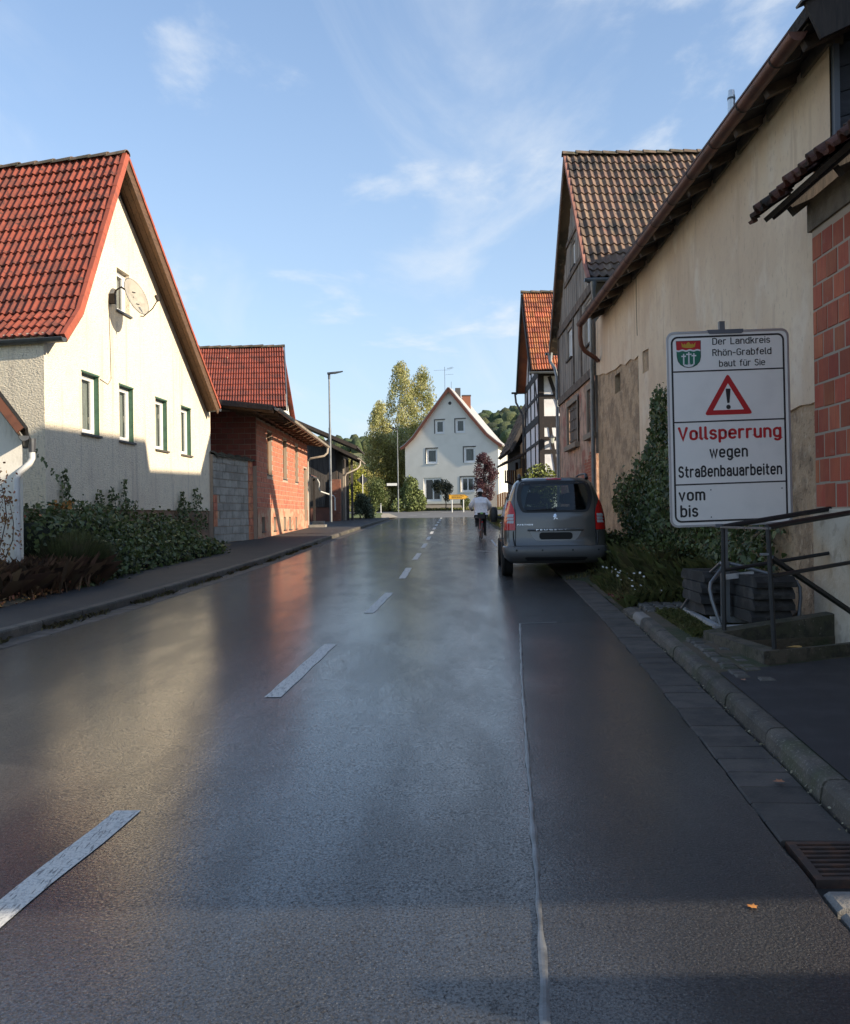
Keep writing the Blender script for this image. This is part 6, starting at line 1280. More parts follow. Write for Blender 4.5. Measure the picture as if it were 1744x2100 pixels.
# cabin: seats with headrests, parcel shelf, dashboard
m_seat = M('seat_fabric', (.03, .03, .032), .9)
part('floor', MB().box(-.8, .8, .3, 3.2, .45, .5), m_plas, cv, local=True); part('dashboard', MB().box(-.75, .75, 2.75, 3.1, .5, 1.06), m_plas, cv, local=True)
part('parcel_shelf', MB().box(-.62, .62, .28, .75, 1.09, 1.12), m_plas, cv, local=True)
for x, y in ((-.36, .95), (.36, .95), (-.36, 1.95), (.36, 1.95)):
    se = part('seat', MB().obox((x - .25, y, .6), (.5, 0, 0), (0, .14, 0), (0, -.12, .68)), m_seat, cv, local=True); part('headrest', MB().prism([(x + a, y - .15, 1.34 + b) for a, b in rrect(-.14, .14, 0, .2, .07)], (0, .1, 0)), m_seat, se, local=True)

# ---------------------------------------------------------------- cyclist on a bicycle
bx_, by_ = 1.92, 32.3; bzv = gz(by_)
m_bike = M('bike_black', (.02, .02, .022), .4); m_bred = M('bike_red', (.30, .03, .03), .4)
bk = thing('bicycle', 'dark touring bicycle with red frame seen from behind', 'bicycle', (bx_, by_, bzv))
def ring(c, r, t, n=32, m=6): 
    mb = MB(); mb.tube([V(c) + V((0, math.cos(2 * math.pi * k / n) * r, math.sin(2 * math.pi * k / n) * r)) for k in range(n + 1)], t, m, False); return mb
for nm, yc in (('rear', -.42), ('front', .68)):
    wl = part('wheel', ring((0, yc, .345), .32, .024), m_tyre, bk, smooth=True, local=True); part('rim', ring((0, yc, .345), .295, .012), m_rim, wl, local=True)
    part('hub', MB().tube([(-.05, yc, .345), (.05, yc, .345)], .025, 8), m_rim, wl, local=True)
    for k in range(12): t = k * math.pi / 6; part('spoke', MB().tube([(0, yc, .345), (0, yc + .295 * math.cos(t), .345 + .295 * math.sin(t))], .003, 4), m_rim, wl, local=True)
    part('mudguard', MB().tube([(0, yc + .36 * math.cos(t), .345 + .36 * math.sin(t)) for t in [R(20 + 14 * k) for k in range(12)]], .032, 6), m_bike, bk, local=True)
part('frame', MB().tube([(0, -.42, .345), (0, .02, .30), (0, -.12, .78), (0, -.16, .93)], .02, 7).tube([(0, .02, .30), (0, .50, .72)], .022, 7).tube([(0, -.1, .72), (0, .48, .80)], .02, 7).tube([(.06, -.42, .345), (.03, -.12, .72)], .012, 6).tube([(-.06, -.42, .345), (-.03, -.12, .72)], .012, 6), m_bred, bk, local=True)
part('fork', MB().tube([(.05, .68, .345), (.04, .54, .70), (0, .48, .98)], .014, 6).tube([(-.05, .68, .345), (-.04, .54, .70), (0, .48, .98)], .014, 6), m_bike, bk, local=True)
part('handlebar', MB().tube([(-.31, .38, 1.02), (-.2, .46, 1.05), (0, .50, 1.03), (.2, .46, 1.05), (.31, .38, 1.02)], .014, 7), m_bike, bk, local=True)
part('saddle', MB().prism([(-.1, -.3, .93), (.1, -.3, .93), (.05, -.05, .93), (.02, .02, .93), (-.02, .02, .93), (-.05, -.05, .93)], (0, 0, .05)), m_bike, bk, local=True)
part('crank', MB().tube([(-.11, .02, .30), (-.11, .02, .46)], .012, 6).tube([(.11, .02, .30), (.11, .02, .14)], .012, 6).tube([(-.11, .02, .30), (.11, .02, .30)], .02, 6), m_rim, bk, local=True)
for s, z in ((-1, .46), (1, .14)): part('pedal', MB().box(s * .16 - .05, s * .16 + .05, -.03, .07, z - .012, z + .012), m_bike, bk, local=True)
part('rack_bag', MB().prism([(-.12, -.55, .74), (.12, -.55, .74), (.14, -.55, .95), (-.14, -.55, .95)], (0, .28, 0)), m_bike, bk, local=True)
part('reflector', MB().box(-.04, .05, -.565, -.552, .90, .96), M('green_bag_trim', (.25, .55, .15), .5), bk, local=True); part('rear_light', MB().box(-.03, .03, -.81, -.79, .60, .64), m_red, bk, local=True)
def skin(name, V_, E_, rad, mat, parent, sub=2, root=0):
    me = bpy.data.meshes.new(name); me.from_pydata(V_, E_, []); o = bpy.data.objects.new(name, me); link(o, parent); me.materials.append(mat)
    md = o.modifiers.new('skin', 'SKIN'); md.use_smooth_shade = True
    for i, r in enumerate(rad): me.skin_vertices[0].data[i].radius = (r, r) if not isinstance(r, tuple) else r
    me.skin_vertices[0].data[root].use_root = True
    s = o.modifiers.new('sub', 'SUBSURF'); s.levels = sub; s.render_levels = sub; return o
pr = thing('person', 'person cycling away in a thin white rain jacket, black trousers and white helmet', 'person', (bx_, by_, bzv))
m_skin = M('skin', (.45, .28, .2), .6); m_trous = M('black_trousers', (.016, .016, .018), .85, bump=[(20, .5, .02)])
# body: pelvis, spine, neck, head, arms, legs in one skinned mesh
BV = [(0, -.14, 1.00), (0, -.08, 1.15), (0, .02, 1.34), (0, .10, 1.47), (0, .14, 1.55), (0, .17, 1.66), (0, .18, 1.74),
      (-.10, -.10, .97), (-.13, .22, .82), (-.14, .06, .52), (-.15, -.02, .50), (-.15, .12, .49),
      (.10, -.10, .95), (.13, .14, .60), (.14, .0, .24), (.15, -.03, .19), (.15, .11, .17),
      (-.19, .08, 1.40), (-.33, .12, 1.18), (-.29, .33, 1.07), (-.27, .40, 1.04), (.19, .08, 1.40), (.33, .12, 1.18), (.29, .33, 1.07), (.27, .40, 1.04)]
BE = [(0, 1), (1, 2), (2, 3), (3, 4), (4, 5), (5, 6), (0, 7), (7, 8), (8, 9), (9, 10), (10, 11), (0, 12), (12, 13), (13, 14), (14, 15), (15, 16), (3, 17), (17, 18), (18, 19), (19, 20), (3, 21), (21, 22), (22, 23), (23, 24)]
BR = [.155, .14, .15, .12, .06, .095, .075, .115, .085, .06, .05, .04, .115, .085, .06, .05, .04, .075, .052, .04, .035, .075, .052, .04, .035]
skin('body', BV, BE, BR, m_trous, pr); pr.scale = bk.scale = (.96,) * 3
m_jack = M('translucent_rain_jacket', (.84, .84, .86), .45, layers=[((.62, .63, .68), 9, .48, .66, .6), ((.80, .81, .84), 22, .6, .7, .5)], bump=[(16, .9, .03)])
JV = [(0, -.17, .93), (0, -.14, 1.03), (0, -.08, 1.17), (0, .02, 1.34), (0, .10, 1.46), (0, .13, 1.51), (-.20, .08, 1.40), (-.35, .11, 1.20), (-.31, .31, 1.08), (.20, .08, 1.40), (.35, .11, 1.20), (.31, .31, 1.08)]
JE = [(0, 1), (1, 2), (2, 3), (3, 4), (4, 5), (3, 6), (6, 7), (7, 8), (3, 9), (9, 10), (10, 11)]
jk = skin('rain_jacket', JV, JE, [(.24, .15), (.25, .19), (.24, .19), (.25, .18), (.17, .13), .085, .115, .095, .07, .115, .095, .07], m_jack, pr, root=1)
for s in (-1, 1):
    hv = [(s * .29, .36, 1.055), (s * .285, .40, 1.05)] + [(s * (.25 + .022 * k), .455, 1.06) for k in range(4)] + [(s * (.25 + .022 * k), .47, 1.025) for k in range(4)] + [(s * .245, .40, 1.035)]
    skin('hand', hv, [(0, 1)] + [(1, 2 + k) for k in range(4)] + [(2 + k, 6 + k) for k in range(4)] + [(0, 10)], [.028, .03] + [.010] * 4 + [.009] * 4 + [.011], m_skin, pr, 1)
    part('shoe', MB().prism([(s * .15 - .045, -.06, .0), (s * .15 + .045, -.06, 0), (s * .15 + .05, .12, 0), (s * .15 + .02, .2, 0), (s * .15 - .02, .2, 0), (s * .15 - .05, .12, 0)], (0, 0, .09)), m_bike, pr, local=True).location.z = (.475 if s < 0 else .15)
hm = MB(); 
hm.grid(lambda u, v: (.112 * math.cos(u * 6.2832) * math.cos(v * 1.5), .18 + .15 * math.sin(u * 6.2832) * math.cos(v * 1.5), 1.70 + .125 * math.sin(v * 1.5) - .02 * math.cos(u * 6.2832 * 2) * (1 - v)), 20, 8)
he = part('helmet', hm, M('helmet_white', (.88, .88, .88), .3), pr, smooth=True, local=True)
for a in (-.55, 0, .55): part('vent', MB().prism([V((.112 * math.sin(a + d_) * c_ * 1.03, .18 - .15 * math.cos(a + d_) * c_ * 1.03, 1.70 + .125 * s_ * 1.03)) for d_, c_, s_ in ((-.13, .92, .42), (.13, .92, .42), (.09, .62, .80), (-.09, .62, .80))], (0, -.006, .004)), m_blk, he, local=True)
part('hair', MB().lathe([(0, -.02), (.075, 0), (.095, .05), (.1, .10)], 14, (0, .155, 1.60)), M('dark_hair', (.02, .016, .014), .8), pr, smooth=True, local=True)
# ================================================================ VEGETATION
m_ivy = M('ivy_leaf', (.085, .115, .04), .5, layers=[((.11, .14, .045), 1.5, .42, .66, .8), ((.016, .032, .014), 4, .5, .66, .6)], island=.45, hue=.02, leaf=.2)
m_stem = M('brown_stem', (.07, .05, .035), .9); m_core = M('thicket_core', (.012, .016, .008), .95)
m_leafg = M('green_leaf', (.10, .13, .04), .6, layers=[((.15, .17, .05), .8, .45, .66, .7)], island=.45, hue=.02, leaf=.35)
m_leafy = M('yellow_green_leaf', (.44, .42, .18), .6, layers=[((.26, .28, .10), .5, .42, .64, .8), ((.46, .36, .10), .7, .58, .7, .7)], island=.4, hue=.02, leaf=.35)
m_leafo = M('olive_leaf', (.22, .20, .06), .6, layers=[((.27, .24, .07), .6, .45, .66, .7), ((.30, .21, .05), .4, .56, .68, .6)], island=.4, hue=.02, leaf=.35)
m_leafp = M('purple_leaf', (.075, .028, .035), .6, layers=[((.12, .05, .05), 1.2, .48, .66, .7)], island=.45, leaf=.35)
m_grass = M('grass_blade', (.17, .185, .06), .65, layers=[((.28, .24, .10), .9, .46, .64, .8)], island=.45, hue=.025, leaf=.35)
m_dry = M('dry_grass', (.30, .19, .115), .85, layers=[((.15, .085, .055), 2, .42, .66, .8)], island=.5, hue=.015, leaf=.35)
m_lav = M('lavender_green', (.10, .115, .045), .8, layers=[((.12, .10, .065), 3, .5, .66, .7)], island=.4, leaf=.35)
m_rl = M('dead_leaf', (.22, .10, .04), .8, island=.5, hue=.03)
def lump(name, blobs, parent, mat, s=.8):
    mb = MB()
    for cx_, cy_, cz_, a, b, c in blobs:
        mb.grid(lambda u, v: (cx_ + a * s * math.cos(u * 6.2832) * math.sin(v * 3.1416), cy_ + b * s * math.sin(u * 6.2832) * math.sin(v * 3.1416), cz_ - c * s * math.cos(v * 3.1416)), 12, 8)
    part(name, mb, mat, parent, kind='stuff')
# --- ivy thicket below the plastered house
blobs = []
for k in range(15):
    y = 15.6 + k * .61; t = k / 14
    hz = lerp([(0, 1.50), (.2, 1.62), (.38, 1.5), (.5, 1.15), (.58, .95), (.72, 1.30), (.82, 1.22), (.93, .8), (1, .45)], t); x = lerp([(0, -6.35), (.4, -6.35), (.7, -6.2), (1, -6.0)], t)
    g_ = gz(y) + .1; hz *= .86; x -= .1
    blobs += [(x - .15, y, g_ + hz * .52, .75, .62, hz * .53), (x + .35 + random.uniform(-.1, .1), y + .2, g_ + hz * .28, .62, .6, hz * .36), (x + .62, y + random.uniform(-.2, .2), g_ + .12, .42, .55, .25)]
iv = thing('ivy_thicket', 'dense dark ivy thicket spilling over the pavement before the cream house', 'ivy', (-6.2, 20, .4))
P, d = blob_pts(21000, blobs, .5); P = P + rng.normal(size=P.shape) * (.02 + .09 * (rng.random(len(P)) ** 3))[:, None]; ok = P[:, 2] > .38; P, d = P[ok], d[ok]
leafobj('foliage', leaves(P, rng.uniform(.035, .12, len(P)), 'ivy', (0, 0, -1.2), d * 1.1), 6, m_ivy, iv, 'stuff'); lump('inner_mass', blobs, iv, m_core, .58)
# shoots climbing the wall
S_ = []; D_ = []
for yv_, z0_, z1_ in ((18.9, 1.5, 2.55), (19.0, 1.5, 2.3), (20.6, 1.6, 2.2), (21.2, 1.5, 2.25), (21.5, 1.5, 2.1), (22.0, 1.5, 2.45), (22.15, 1.3, 2.0), (22.6, 1.3, 1.95), (23.4, 1.2, 1.6), (24.0, 1.1, 1.65), (24.55, 1.2, 1.5), (26.1, 1.2, 2.25), (26.7, 1.2, 2.0), (27.3, 1.2, 2.4), (27.7, 1.2, 2.25), (28.2, 1.1, 1.8), (25.8, 1.1, 2.0), (26.3, 1.2, 2.1)):
    n_ = int(100 * (z1_ - z0_)); z = rng.uniform(z0_, z1_, n_); wd = (.26 * (1 - (z - z0_) / (z1_ - z0_)) + .05)
    yy_ = yv_ + rng.normal(size=n_) * wd * .5; S_.append(np.stack([-8.69 + .07 * yy_ + .04 + rng.random(n_) * .12, yy_, z], 1))
for t in np.linspace(0, 1, 40): S_.append(np.array([[-6.95 + .9 * (1 - t) + rng.normal() * .03 - .35, 17.6 + rng.normal() * .05, 2.1 + .75 * (t) ** 1.4 - .35 * (1 - t)]]))
Q = np.concatenate(S_); leafobj('climbing_shoots', leaves(Q, rng.uniform(.05, .10, len(Q)), 'ivy', (0, 0, -1.2), np.tile([1.2, -.4, 0], (len(Q), 1))), 6, m_ivy, iv, 'stuff')
Q, d = blob_pts(26, [(-6.35, 16.4, 1.78, .22, .2, .08)]); leafobj('yellowed_leaves', leaves(Q, rng.uniform(.06, .1, len(Q)), 'ivy'), 6, M('yellow_ivy', (.35, .16, .03), .7, island=.3), iv, 'stuff')
# garden bed
struct('garden_bed', MB().grid(lambda u, v: (-5.55 - 2.4 * u - .3 * v * (1 - u), 9 + 19.5 * v, gz(9 + 19.5 * v) + .115 + .12 * math.sin(u * 3) + .02 * math.sin(v * 90 + u * 9)), 8, 60), m_earth)
# brown dried perennials and ornamental grass
dg2 = thing('dried_perennials', 'brown dried perennial clump at the pavement edge on the far left', 'plant', (-6.2, 14.3, .4))
n_ = 4500; cx_ = rng.choice(7, n_); cen = np.array([(-6.45, 12.6), (-6.25, 13.3), (-6.1, 14.0), (-6.0, 14.7), (-5.95, 15.3), (-6.5, 14.2), (-6.6, 13.4)])[cx_]
pos = np.stack([cen[:, 0] + rng.normal(size=n_) * .2, cen[:, 1] + rng.normal(size=n_) * .28, np.zeros(n_)], 1); pos[:, 2] = .0208 * pos[:, 1] + .1
leafobj('stalks', blades(pos, rng.uniform(.25, .7, n_), rng.uniform(.010, .02, n_), rng.uniform(.3, 1.0, n_)), 5, m_dry, dg2, 'stuff')
n_ = 1200; pos = np.stack([rng.uniform(-6.6, -5.5, n_), rng.uniform(11.5, 16.5, n_), np.zeros(n_)], 1); pos[:, 2] = .0208 * pos[:, 1] + .13 + rng.random(n_) * .12
leafobj('leaf_litter', leaves(pos, rng.uniform(.03, .07, n_)), 6, m_rl, dg2, 'stuff')
lv = thing('lavender_bush', 'rounded yellow-green lavender bush in front of the ivy', 'bush', (-6.05, 15.7, .4))
n_ = 6000; a_ = rng.uniform(0, 6.283, n_); r_2 = np.sqrt(rng.random(n_)); pos = np.stack([-6.0 + r_2 * np.cos(a_) * .22, 15.85 + r_2 * np.sin(a_) * .3, np.full(n_, .46)], 1)
dirv = np.stack([np.cos(a_) * r_2, np.sin(a_) * r_2], 1); h_ = rng.uniform(.5, .95, n_)
tip_ = pos + np.stack([dirv[:, 0] * .55, dirv[:, 1] * .65, h_ * (1 - .35 * r_2 ** 2)], 1); sd2 = np.stack([-np.sin(a_), np.cos(a_), np.zeros(n_)], 1) * .005
leafobj('stalks', np.stack([pos - sd2, pos + sd2, tip_ + sd2 * .6, tip_ - sd2 * .6], 1).reshape(-1, 3), 4, m_lav, lv, 'stuff')
vn = thing('withered_vine', 'withered climbing rose with brown leaves against the white outbuilding', 'plant', (-6.3, 13.8, .4))
bz_ = MB(); tips = []
for k in range(9):
    x = -6.3 + random.uniform(-.25, .25); p = [V((x, 13.75 + random.uniform(-.1, .1), .35))]
    for j in range(6): p.append(p[-1] + V((random.uniform(-.12, .12), random.uniform(-.08, .08), random.uniform(.15, .36))))
    bz_.tube(p, [.014, .012, .011, .009, .008, .006, .004], 5); tips += p[2:]
part('stems', bz_, m_stem, vn)
Q = np.concatenate([np.array(p) + rng.normal(size=(16, 3)) * .10 for p in tips]); leafobj('leaves', leaves(Q, rng.uniform(.03, .07, len(Q)), 'oval', (0, 0, -1)), 6, m_rl, vn, 'stuff')
# weeds in the left gutter
n_ = 3600; yy_ = 8.5 + 22 * rng.random(n_); cl_ = (np.sin(yy_ * 2.3) + np.sin(yy_ * 5.1 + 1) + rng.normal(size=n_) * .6) > .3; yy_ = yy_[cl_]
pos = np.stack([np.array([kl(y) for y in yy_]) + .03 + np.abs(rng.normal(size=len(yy_))) * .06, yy_, np.array([gz(y) for y in yy_])], 1)
leafobj('gutter_weeds', blades(pos, rng.uniform(.02, .09, len(pos)), rng.uniform(.004, .01, len(pos)), rng.uniform(.4, 1.2, len(pos))), 5, M('weed', (.16, .13, .05), .8, island=.5, hue=.03), None, 'stuff')
# --- ivy on the ochre barn
ib = thing('wall_ivy', 'dark ivy climbing the ochre barn wall behind the notice board', 'ivy', (4.0, 15, .5))
poly = [(10.9, .3), (10.75, 1.4), (11.0, 2.1), (12, 2.9), (14, 3.4), (16.2, 3.62), (16.9, 3.4), (17.1, 3.0), (17.6, 2.85), (17.7, 2.6), (18.4, 2.55), (18.5, 2.3), (19.2, 2.25), (20.0, 2.0), (20.9, 1.75), (20.6, 1.55), (19.8, 1.35), (19.0, 1.15), (18.2, .8), (17.5, .4)]
def inpoly(y, z):
    c = False; j = len(poly) - 1
    for i in range(len(poly)):
        (a, b), (e, f) = poly[i], poly[j]
        if (b > z) != (f > z) and y < (e - a) * (z - b) / (f - b) + a: c = not c
        j = i
    return c
pts_ = []
while len(pts_) < 15000:
    y, z = random.uniform(10.7, 21), random.uniform(.3, 3.7)
    if inpoly(y + random.gauss(0, .10), z + random.gauss(0, .08)):
        th = .08 + .22 * (math.sin(y * 1.7) * .5 + .5) * (math.sin(z * 2.9 + y) * .5 + .5) + (.08 if z < 1.4 else 0)
        pts_.append((4.03 + .012 * y - th * random.random() ** .5, y, z))
Q = np.array(pts_); leafobj('foliage', leaves(Q, rng.uniform(.03, .11, len(Q)), 'ivy', (0, 0, -1.2), np.tile([-1.2, -.2, .2], (len(Q), 1))), 6, m_ivy, ib, 'stuff')
# --- verge grass with daisies
vg = np.zeros((0, 3)); n_ = 16000
yy_ = 11.9 + 11 * rng.random(n_) ** 1.2; u_ = rng.random(n_); x0_ = np.array([rx(y) + (.42 if y < 16.4 else .05) for y in yy_]); x1_ = 4.05 + .012 * yy_
pos = np.stack([x0_ + (x1_ - x0_) * u_, yy_, np.zeros(n_)], 1); pos[:, 2] = .0208 * yy_ + .16 * np.minimum(1, u_ * 1.4)
keep_ = ~((np.abs(pos[:, 0] - 2.3) < .85) & (pos[:, 1] > 16.6) & (pos[:, 1] < 21.4)); pos = pos[keep_]; u_ = u_[keep_]
hh_ = rng.uniform(.06, .26, len(pos)) * (.6 + .9 * u_) * (1 + .6 * np.sin(pos[:, 1] * 2.1 + pos[:, 0] * 3))
leafobj('verge_grass', blades(pos, np.abs(hh_) + .03, rng.uniform(.005, .012, len(pos)), rng.uniform(.2, .9, len(pos))), 5, m_grass, None, 'stuff')
n_ = 2500; pos = np.stack([rng.uniform(2.58, 3.0, n_), rng.uniform(8.95, 10.9, n_), np.zeros(n_)], 1); pos[:, 0] += (pos[:, 1] - 9.5) * .06 - .0; pos[:, 2] = .0208 * pos[:, 1] + .11
leafobj('grass_patch', blades(pos, rng.uniform(.02, .09, n_), rng.uniform(.005, .012, n_), rng.uniform(.3, 1., n_)), 5, m_grass, None, 'stuff')
n_ = 900; pos = np.stack([rng.uniform(2.5, 3.9, n_), rng.uniform(12.2, 12.9, n_), np.zeros(n_)], 1); pos[:, 2] = .0208 * pos[:, 1] + .12
leafobj('leaf_litter', leaves(pos, rng.uniform(.03, .06, n_), nrm=np.tile([0, 0, 2.], (n_, 1))), 6, M('russet_litter', (.14, .035, .02), .85, island=.5), None, 'stuff')
m_pet = M('white_petal', (.75, .75, .70), .6); m_yc = M('yellow_centre', (.6, .4, .03), .7)
fm_ = MB(); 
fm_.add([(.022 * math.cos(t), .022 * math.sin(t), .004 * math.cos(5 * t)) for t in [k * math.pi / 6 for k in range(12)]], [tuple(range(12))]); fme = fm_.mesh('blossom'); fme.materials.append(m_pet)
dz_ = thing('daisy_clump', 'clump of small white daisies at the verge edge behind the van', 'flowers', (2.6, 14.5, .4))
stm = MB()
for k in range(26):
    y = random.gauss(14.0, .9); x = rx(y) + .45 + abs(random.gauss(0, .28)); zb = gz(y) + .05; h = random.uniform(.12, .34); q = V((x, y, zb + h)); o = piece('blossom', fme, dz_, q); o.rotation_euler = (random.uniform(.2, 1.2), random.uniform(-.5, .5), random.uniform(-.6, .6)); s_ = random.uniform(.45, .95); o.scale = (s_,) * 3
    stm.tube([(x + random.uniform(-.04, .04), y + .03, zb), q - V((0, 0, .004))], .0025, 4, False)
part('stems', stm, m_grass, dz_)
# tall weeds right of the car
wd_ = thing('tall_weeds', 'tall straggly weeds between the van and the ochre wall', 'weeds', (3.6, 16, .4)); n_ = 1800
pos = np.stack([rng.uniform(3.35, 4.15, n_), rng.uniform(14, 21, n_), np.zeros(n_)], 1); pos[:, 2] = .0208 * pos[:, 1] + .14
leafobj('stalks', blades(pos, rng.uniform(.25, .7, n_), rng.uniform(.003, .007, n_), rng.uniform(.2, .8, n_)), 5, m_grass, wd_, 'stuff')
Q = pos[rng.integers(0, n_, 2600)] + np.stack([rng.normal(size=2600) * .1, rng.normal(size=2600) * .1, rng.uniform(.05, .6, 2600)], 1); leafobj('leaves', leaves(Q, rng.uniform(.03, .08, 2600), 'oval'), 6, m_leafg, wd_, 'stuff')
# single fallen leaves
def fleaf(x, y, z, s_, col, label, a=0):
    pts = [(0, -.5), (.18, -.3), (.42, -.28), (.3, -.05), (.48, .2), (.2, .18), (0, .55), (-.2, .2), (-.46, .22), (-.28, -.04), (-.42, -.26), (-.16, -.3)]
    ca_, sa_ = math.cos(a), math.sin(a); solo('fallen_leaf', MB().add([(x + s_ * (p * ca_ - q * sa_), y + s_ * (p * sa_ + q * ca_), z + .25 * s_ * (abs(p) ** 1.5)) for p, q in pts], [tuple(range(12))]), M('fallen_%d' % (col[0] * 100), col, .7), label, 'leaf', 'fallen leaves')
fleaf(1.155, 3.36, gz(3.36) + .012, .042, (.55, .22, .05), 'orange maple leaf lying on the dark asphalt near the drain', .6)
fleaf(1.79, 4.78, gz(4.78) + .02, .06, (.42, .17, .08), 'curled orange leaf in the gutter against the round kerb', 1.4)
fleaf(2.31, 6.85, gz(6.85) + .128, .05, (.40, .20, .12), 'small pinkish leaf on the footpath behind the kerb', .2)
n_ = 260; ii = rng.random(n_); yy_ = 3 + 9 * ii; pos = np.stack([np.array([kr(y) for y in yy_]) - np.abs(rng.normal(size=n_)) * .02, yy_, np.array([gz(y) + .012 for y in yy_])], 1)
leafobj('kerb_debris', leaves(pos, rng.uniform(.008, .025, n_)), 6, M('pale_debris', (.25, .22, .15), .8, island=.5), None, 'stuff')

# --- trees and shrubs
def tree(name, label, base, trunk_h, r0, blobs, n, size, mat, bark, group=None, shape='oval', droop=None, cat='tree', shell=.35, limbs=9, core=None):
    x, y, z = base; t = thing(name, label, cat, base, 0, group); top = V(blobs[0][:3]); mb = MB()
    p = [V((x, y, z - .2)), V((x + .05, y, z + trunk_h * .5)), V((x, y, z + trunk_h)), V((top.x, top.y, top.z + blobs[0][5] * .6))]
    mb.tube(p, [r0, r0 * .8, r0 * .6, r0 * .12], 7)
    for k in range(limbs):
        bl = random.choice(blobs); a = p[1].lerp(p[3], random.uniform(.1, .85)); q = V(bl[:3]) + V((random.uniform(-.6, .6) * bl[3], random.uniform(-.6, .6) * bl[4], random.uniform(-.2, .6) * bl[5])); mb.tube([a, a.lerp(q, .5) + V((0, 0, .1)), q], [r0 * .3, r0 * .2, r0 * .06], 5)
    part('trunk', mb, bark, t, smooth=True)
    P, d = blob_pts(n, blobs, shell); leafobj('crown', leaves(P, rng.uniform(size * .6, size * 1.3, n), shape, droop), len(LEAF[shape]), mat, t, 'stuff')
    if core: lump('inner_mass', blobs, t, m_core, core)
    return t
m_birch = M('birch_bark', (.55, .53, .48), .8, layers=[((.08, .07, .06), 5, .58, .64, .9, (.6, .6, 2))])
m_bark = M('bark', (.09, .07, .05), .95, bump=[(20, .8, .03)])
def clumps(cx_, cy_, z0, z1, rad, n, rs):
    out_ = []
    for k in range(n):
        t = (k + random.random()) / n; z = z0 + (z1 - z0) * t; r = rad(t) * math.sqrt(random.random()); a = random.uniform(0, 6.283); s_ = rs * random.uniform(.6, 1.2); out_.append((cx_ + math.cos(a) * r, cy_ + math.sin(a) * r, z, s_, s_, s_ * random.uniform(.8, 1.5)))
    return [(cx_, cy_, (z0 + z1) / 2, rs * .5, rs * .5, (z1 - z0) * .42)] + out_
tree('birch_tree', 'taller pale birch with sparse yellowing crown left of the white house', (-2.6, 105, 2.3), 6, .22, clumps(-2.5, 105, 6.5, 18.4, lambda t: 3.0 * (1 - t) ** .75 + .25, 150, .62), 14000, .19, m_leafy, m_birch, 'birch trees', droop=(0, 0, -1.6))
tree('birch_tree', 'drooping birch directly behind the white house roof', (-.2, 106, 2.3), 6, .2, clumps(-.2, 106, 6.5, 17.7, lambda t: 3.0 * (1 - t) ** .6 + .25, 150, .62), 14000, .19, m_leafy, m_birch, 'birch trees', droop=(0, 0, -1.8))
tree('birch_tree', 'lower spreading birch at the left of the group', (-5.0, 103, 2.3), 5, .18, clumps(-4.9, 103, 6.5, 13.9, lambda t: 2.1 * (1 - t) ** .6 + .2, 70, .6), 9000, .19, m_leafy, m_birch, 'birch trees', droop=(0, 0, -1.6))
tree('hazel_tree', 'broad olive hazel filling the space left of the white house', (-4.2, 97, 2.2), 2, .2, clumps(-4.2, 97, 3.2, 9.6, lambda t: 2.7 * (1 - t * .5), 40, 1.0), 9000, .22, m_leafo, m_bark, core=.0)
tree('hazel_tree', 'golden tinged hazel below the birches', (-2.6, 99, 2.2), 2, .2, clumps(-2.9, 99, 3.2, 10.5, lambda t: 1.6 * (1 - t * .5), 30, .9), 6000, .22, m_leafy, m_bark)
tree('hazel_tree', 'dark green bush tree at the left end of the junction hedge', (-7.5, 92, 2.1), 1.6, .18, clumps(-7.3, 92, 2.6, 7.0, lambda t: 2.2 * (1 - t * .5), 26, .9), 6000, .2, m_leafo, m_bark)
tree('yellow_shrub', 'bright yellow-green shrub glowing behind the barn corner', (-5.6, 72, 1.6), 1.2, .1, clumps(-5.35, 72, 2.6, 5.0, lambda t: .7 * (1 - t * .4), 14, .45), 2600, .13, M('bright_leaf', (.26, .26, .03), .6, island=.4), m_bark, cat='shrub')
tree('green_shrub', 'leafy green shrub behind the diamond sign', (-4.4, 75, 1.7), 1.0, .1, clumps(-4.0, 75, 2.0, 4.4, lambda t: 1.2 * (1 - t * .4), 20, .5), 4500, .13, m_leafg, m_bark, cat='shrub')
tree('conifer_shrub', 'grey-green low conifer shrub on the corner beside the barn', (-4.3, 61.5, gz(61) + .05), .4, .06, clumps(-4.15, 61.5, 1.55, 2.9, lambda t: .75 * (1 - t * .5), 18, .34), 4200, .11, M('blue_green_leaf', (.11, .14, .085), .7, island=.4), m_bark, cat='shrub', core=.35)
tree('juniper_bush', 'wide arching green juniper left of the terrace door', (-1.2, 84.5, 1.9), .5, .08, clumps(-1.2, 84.5, 2.2, 4.6, lambda t: 1.75 * (1 - t * .75), 30, .5), 7500, .2, M('juniper_leaf', (.13, .16, .05), .7, island=.45), m_bark, cat='shrub', shape='oval', droop=(0, 0, .6), core=.4)
tree('juniper_bush', 'darker juniper beside the distant lamp post', (-3.3, 85.5, 1.9), .5, .08, clumps(-3.4, 85.5, 2.1, 3.9, lambda t: 1.3 * (1 - t * .6), 20, .45), 4500, .18, m_leafo, m_bark, cat='shrub', shape='oval', droop=(0, 0, .6), core=.4)
tree('ball_tree', 'small dark round-headed tree before the terrace door', (1.9, 86, 1.95), 1.2, .06, [(1.6, 86, 4.15, .95, .8, .75), (2.1, 86, 3.95, .6, .6, .6), (1.1, 86, 4.3, .5, .5, .5), (2.05, 86, 3.2, .35, .35, .5)], 3200, .13, M('dark_bronze_leaf', (.045, .05, .028), .6, island=.4), m_bark, shell=.2)
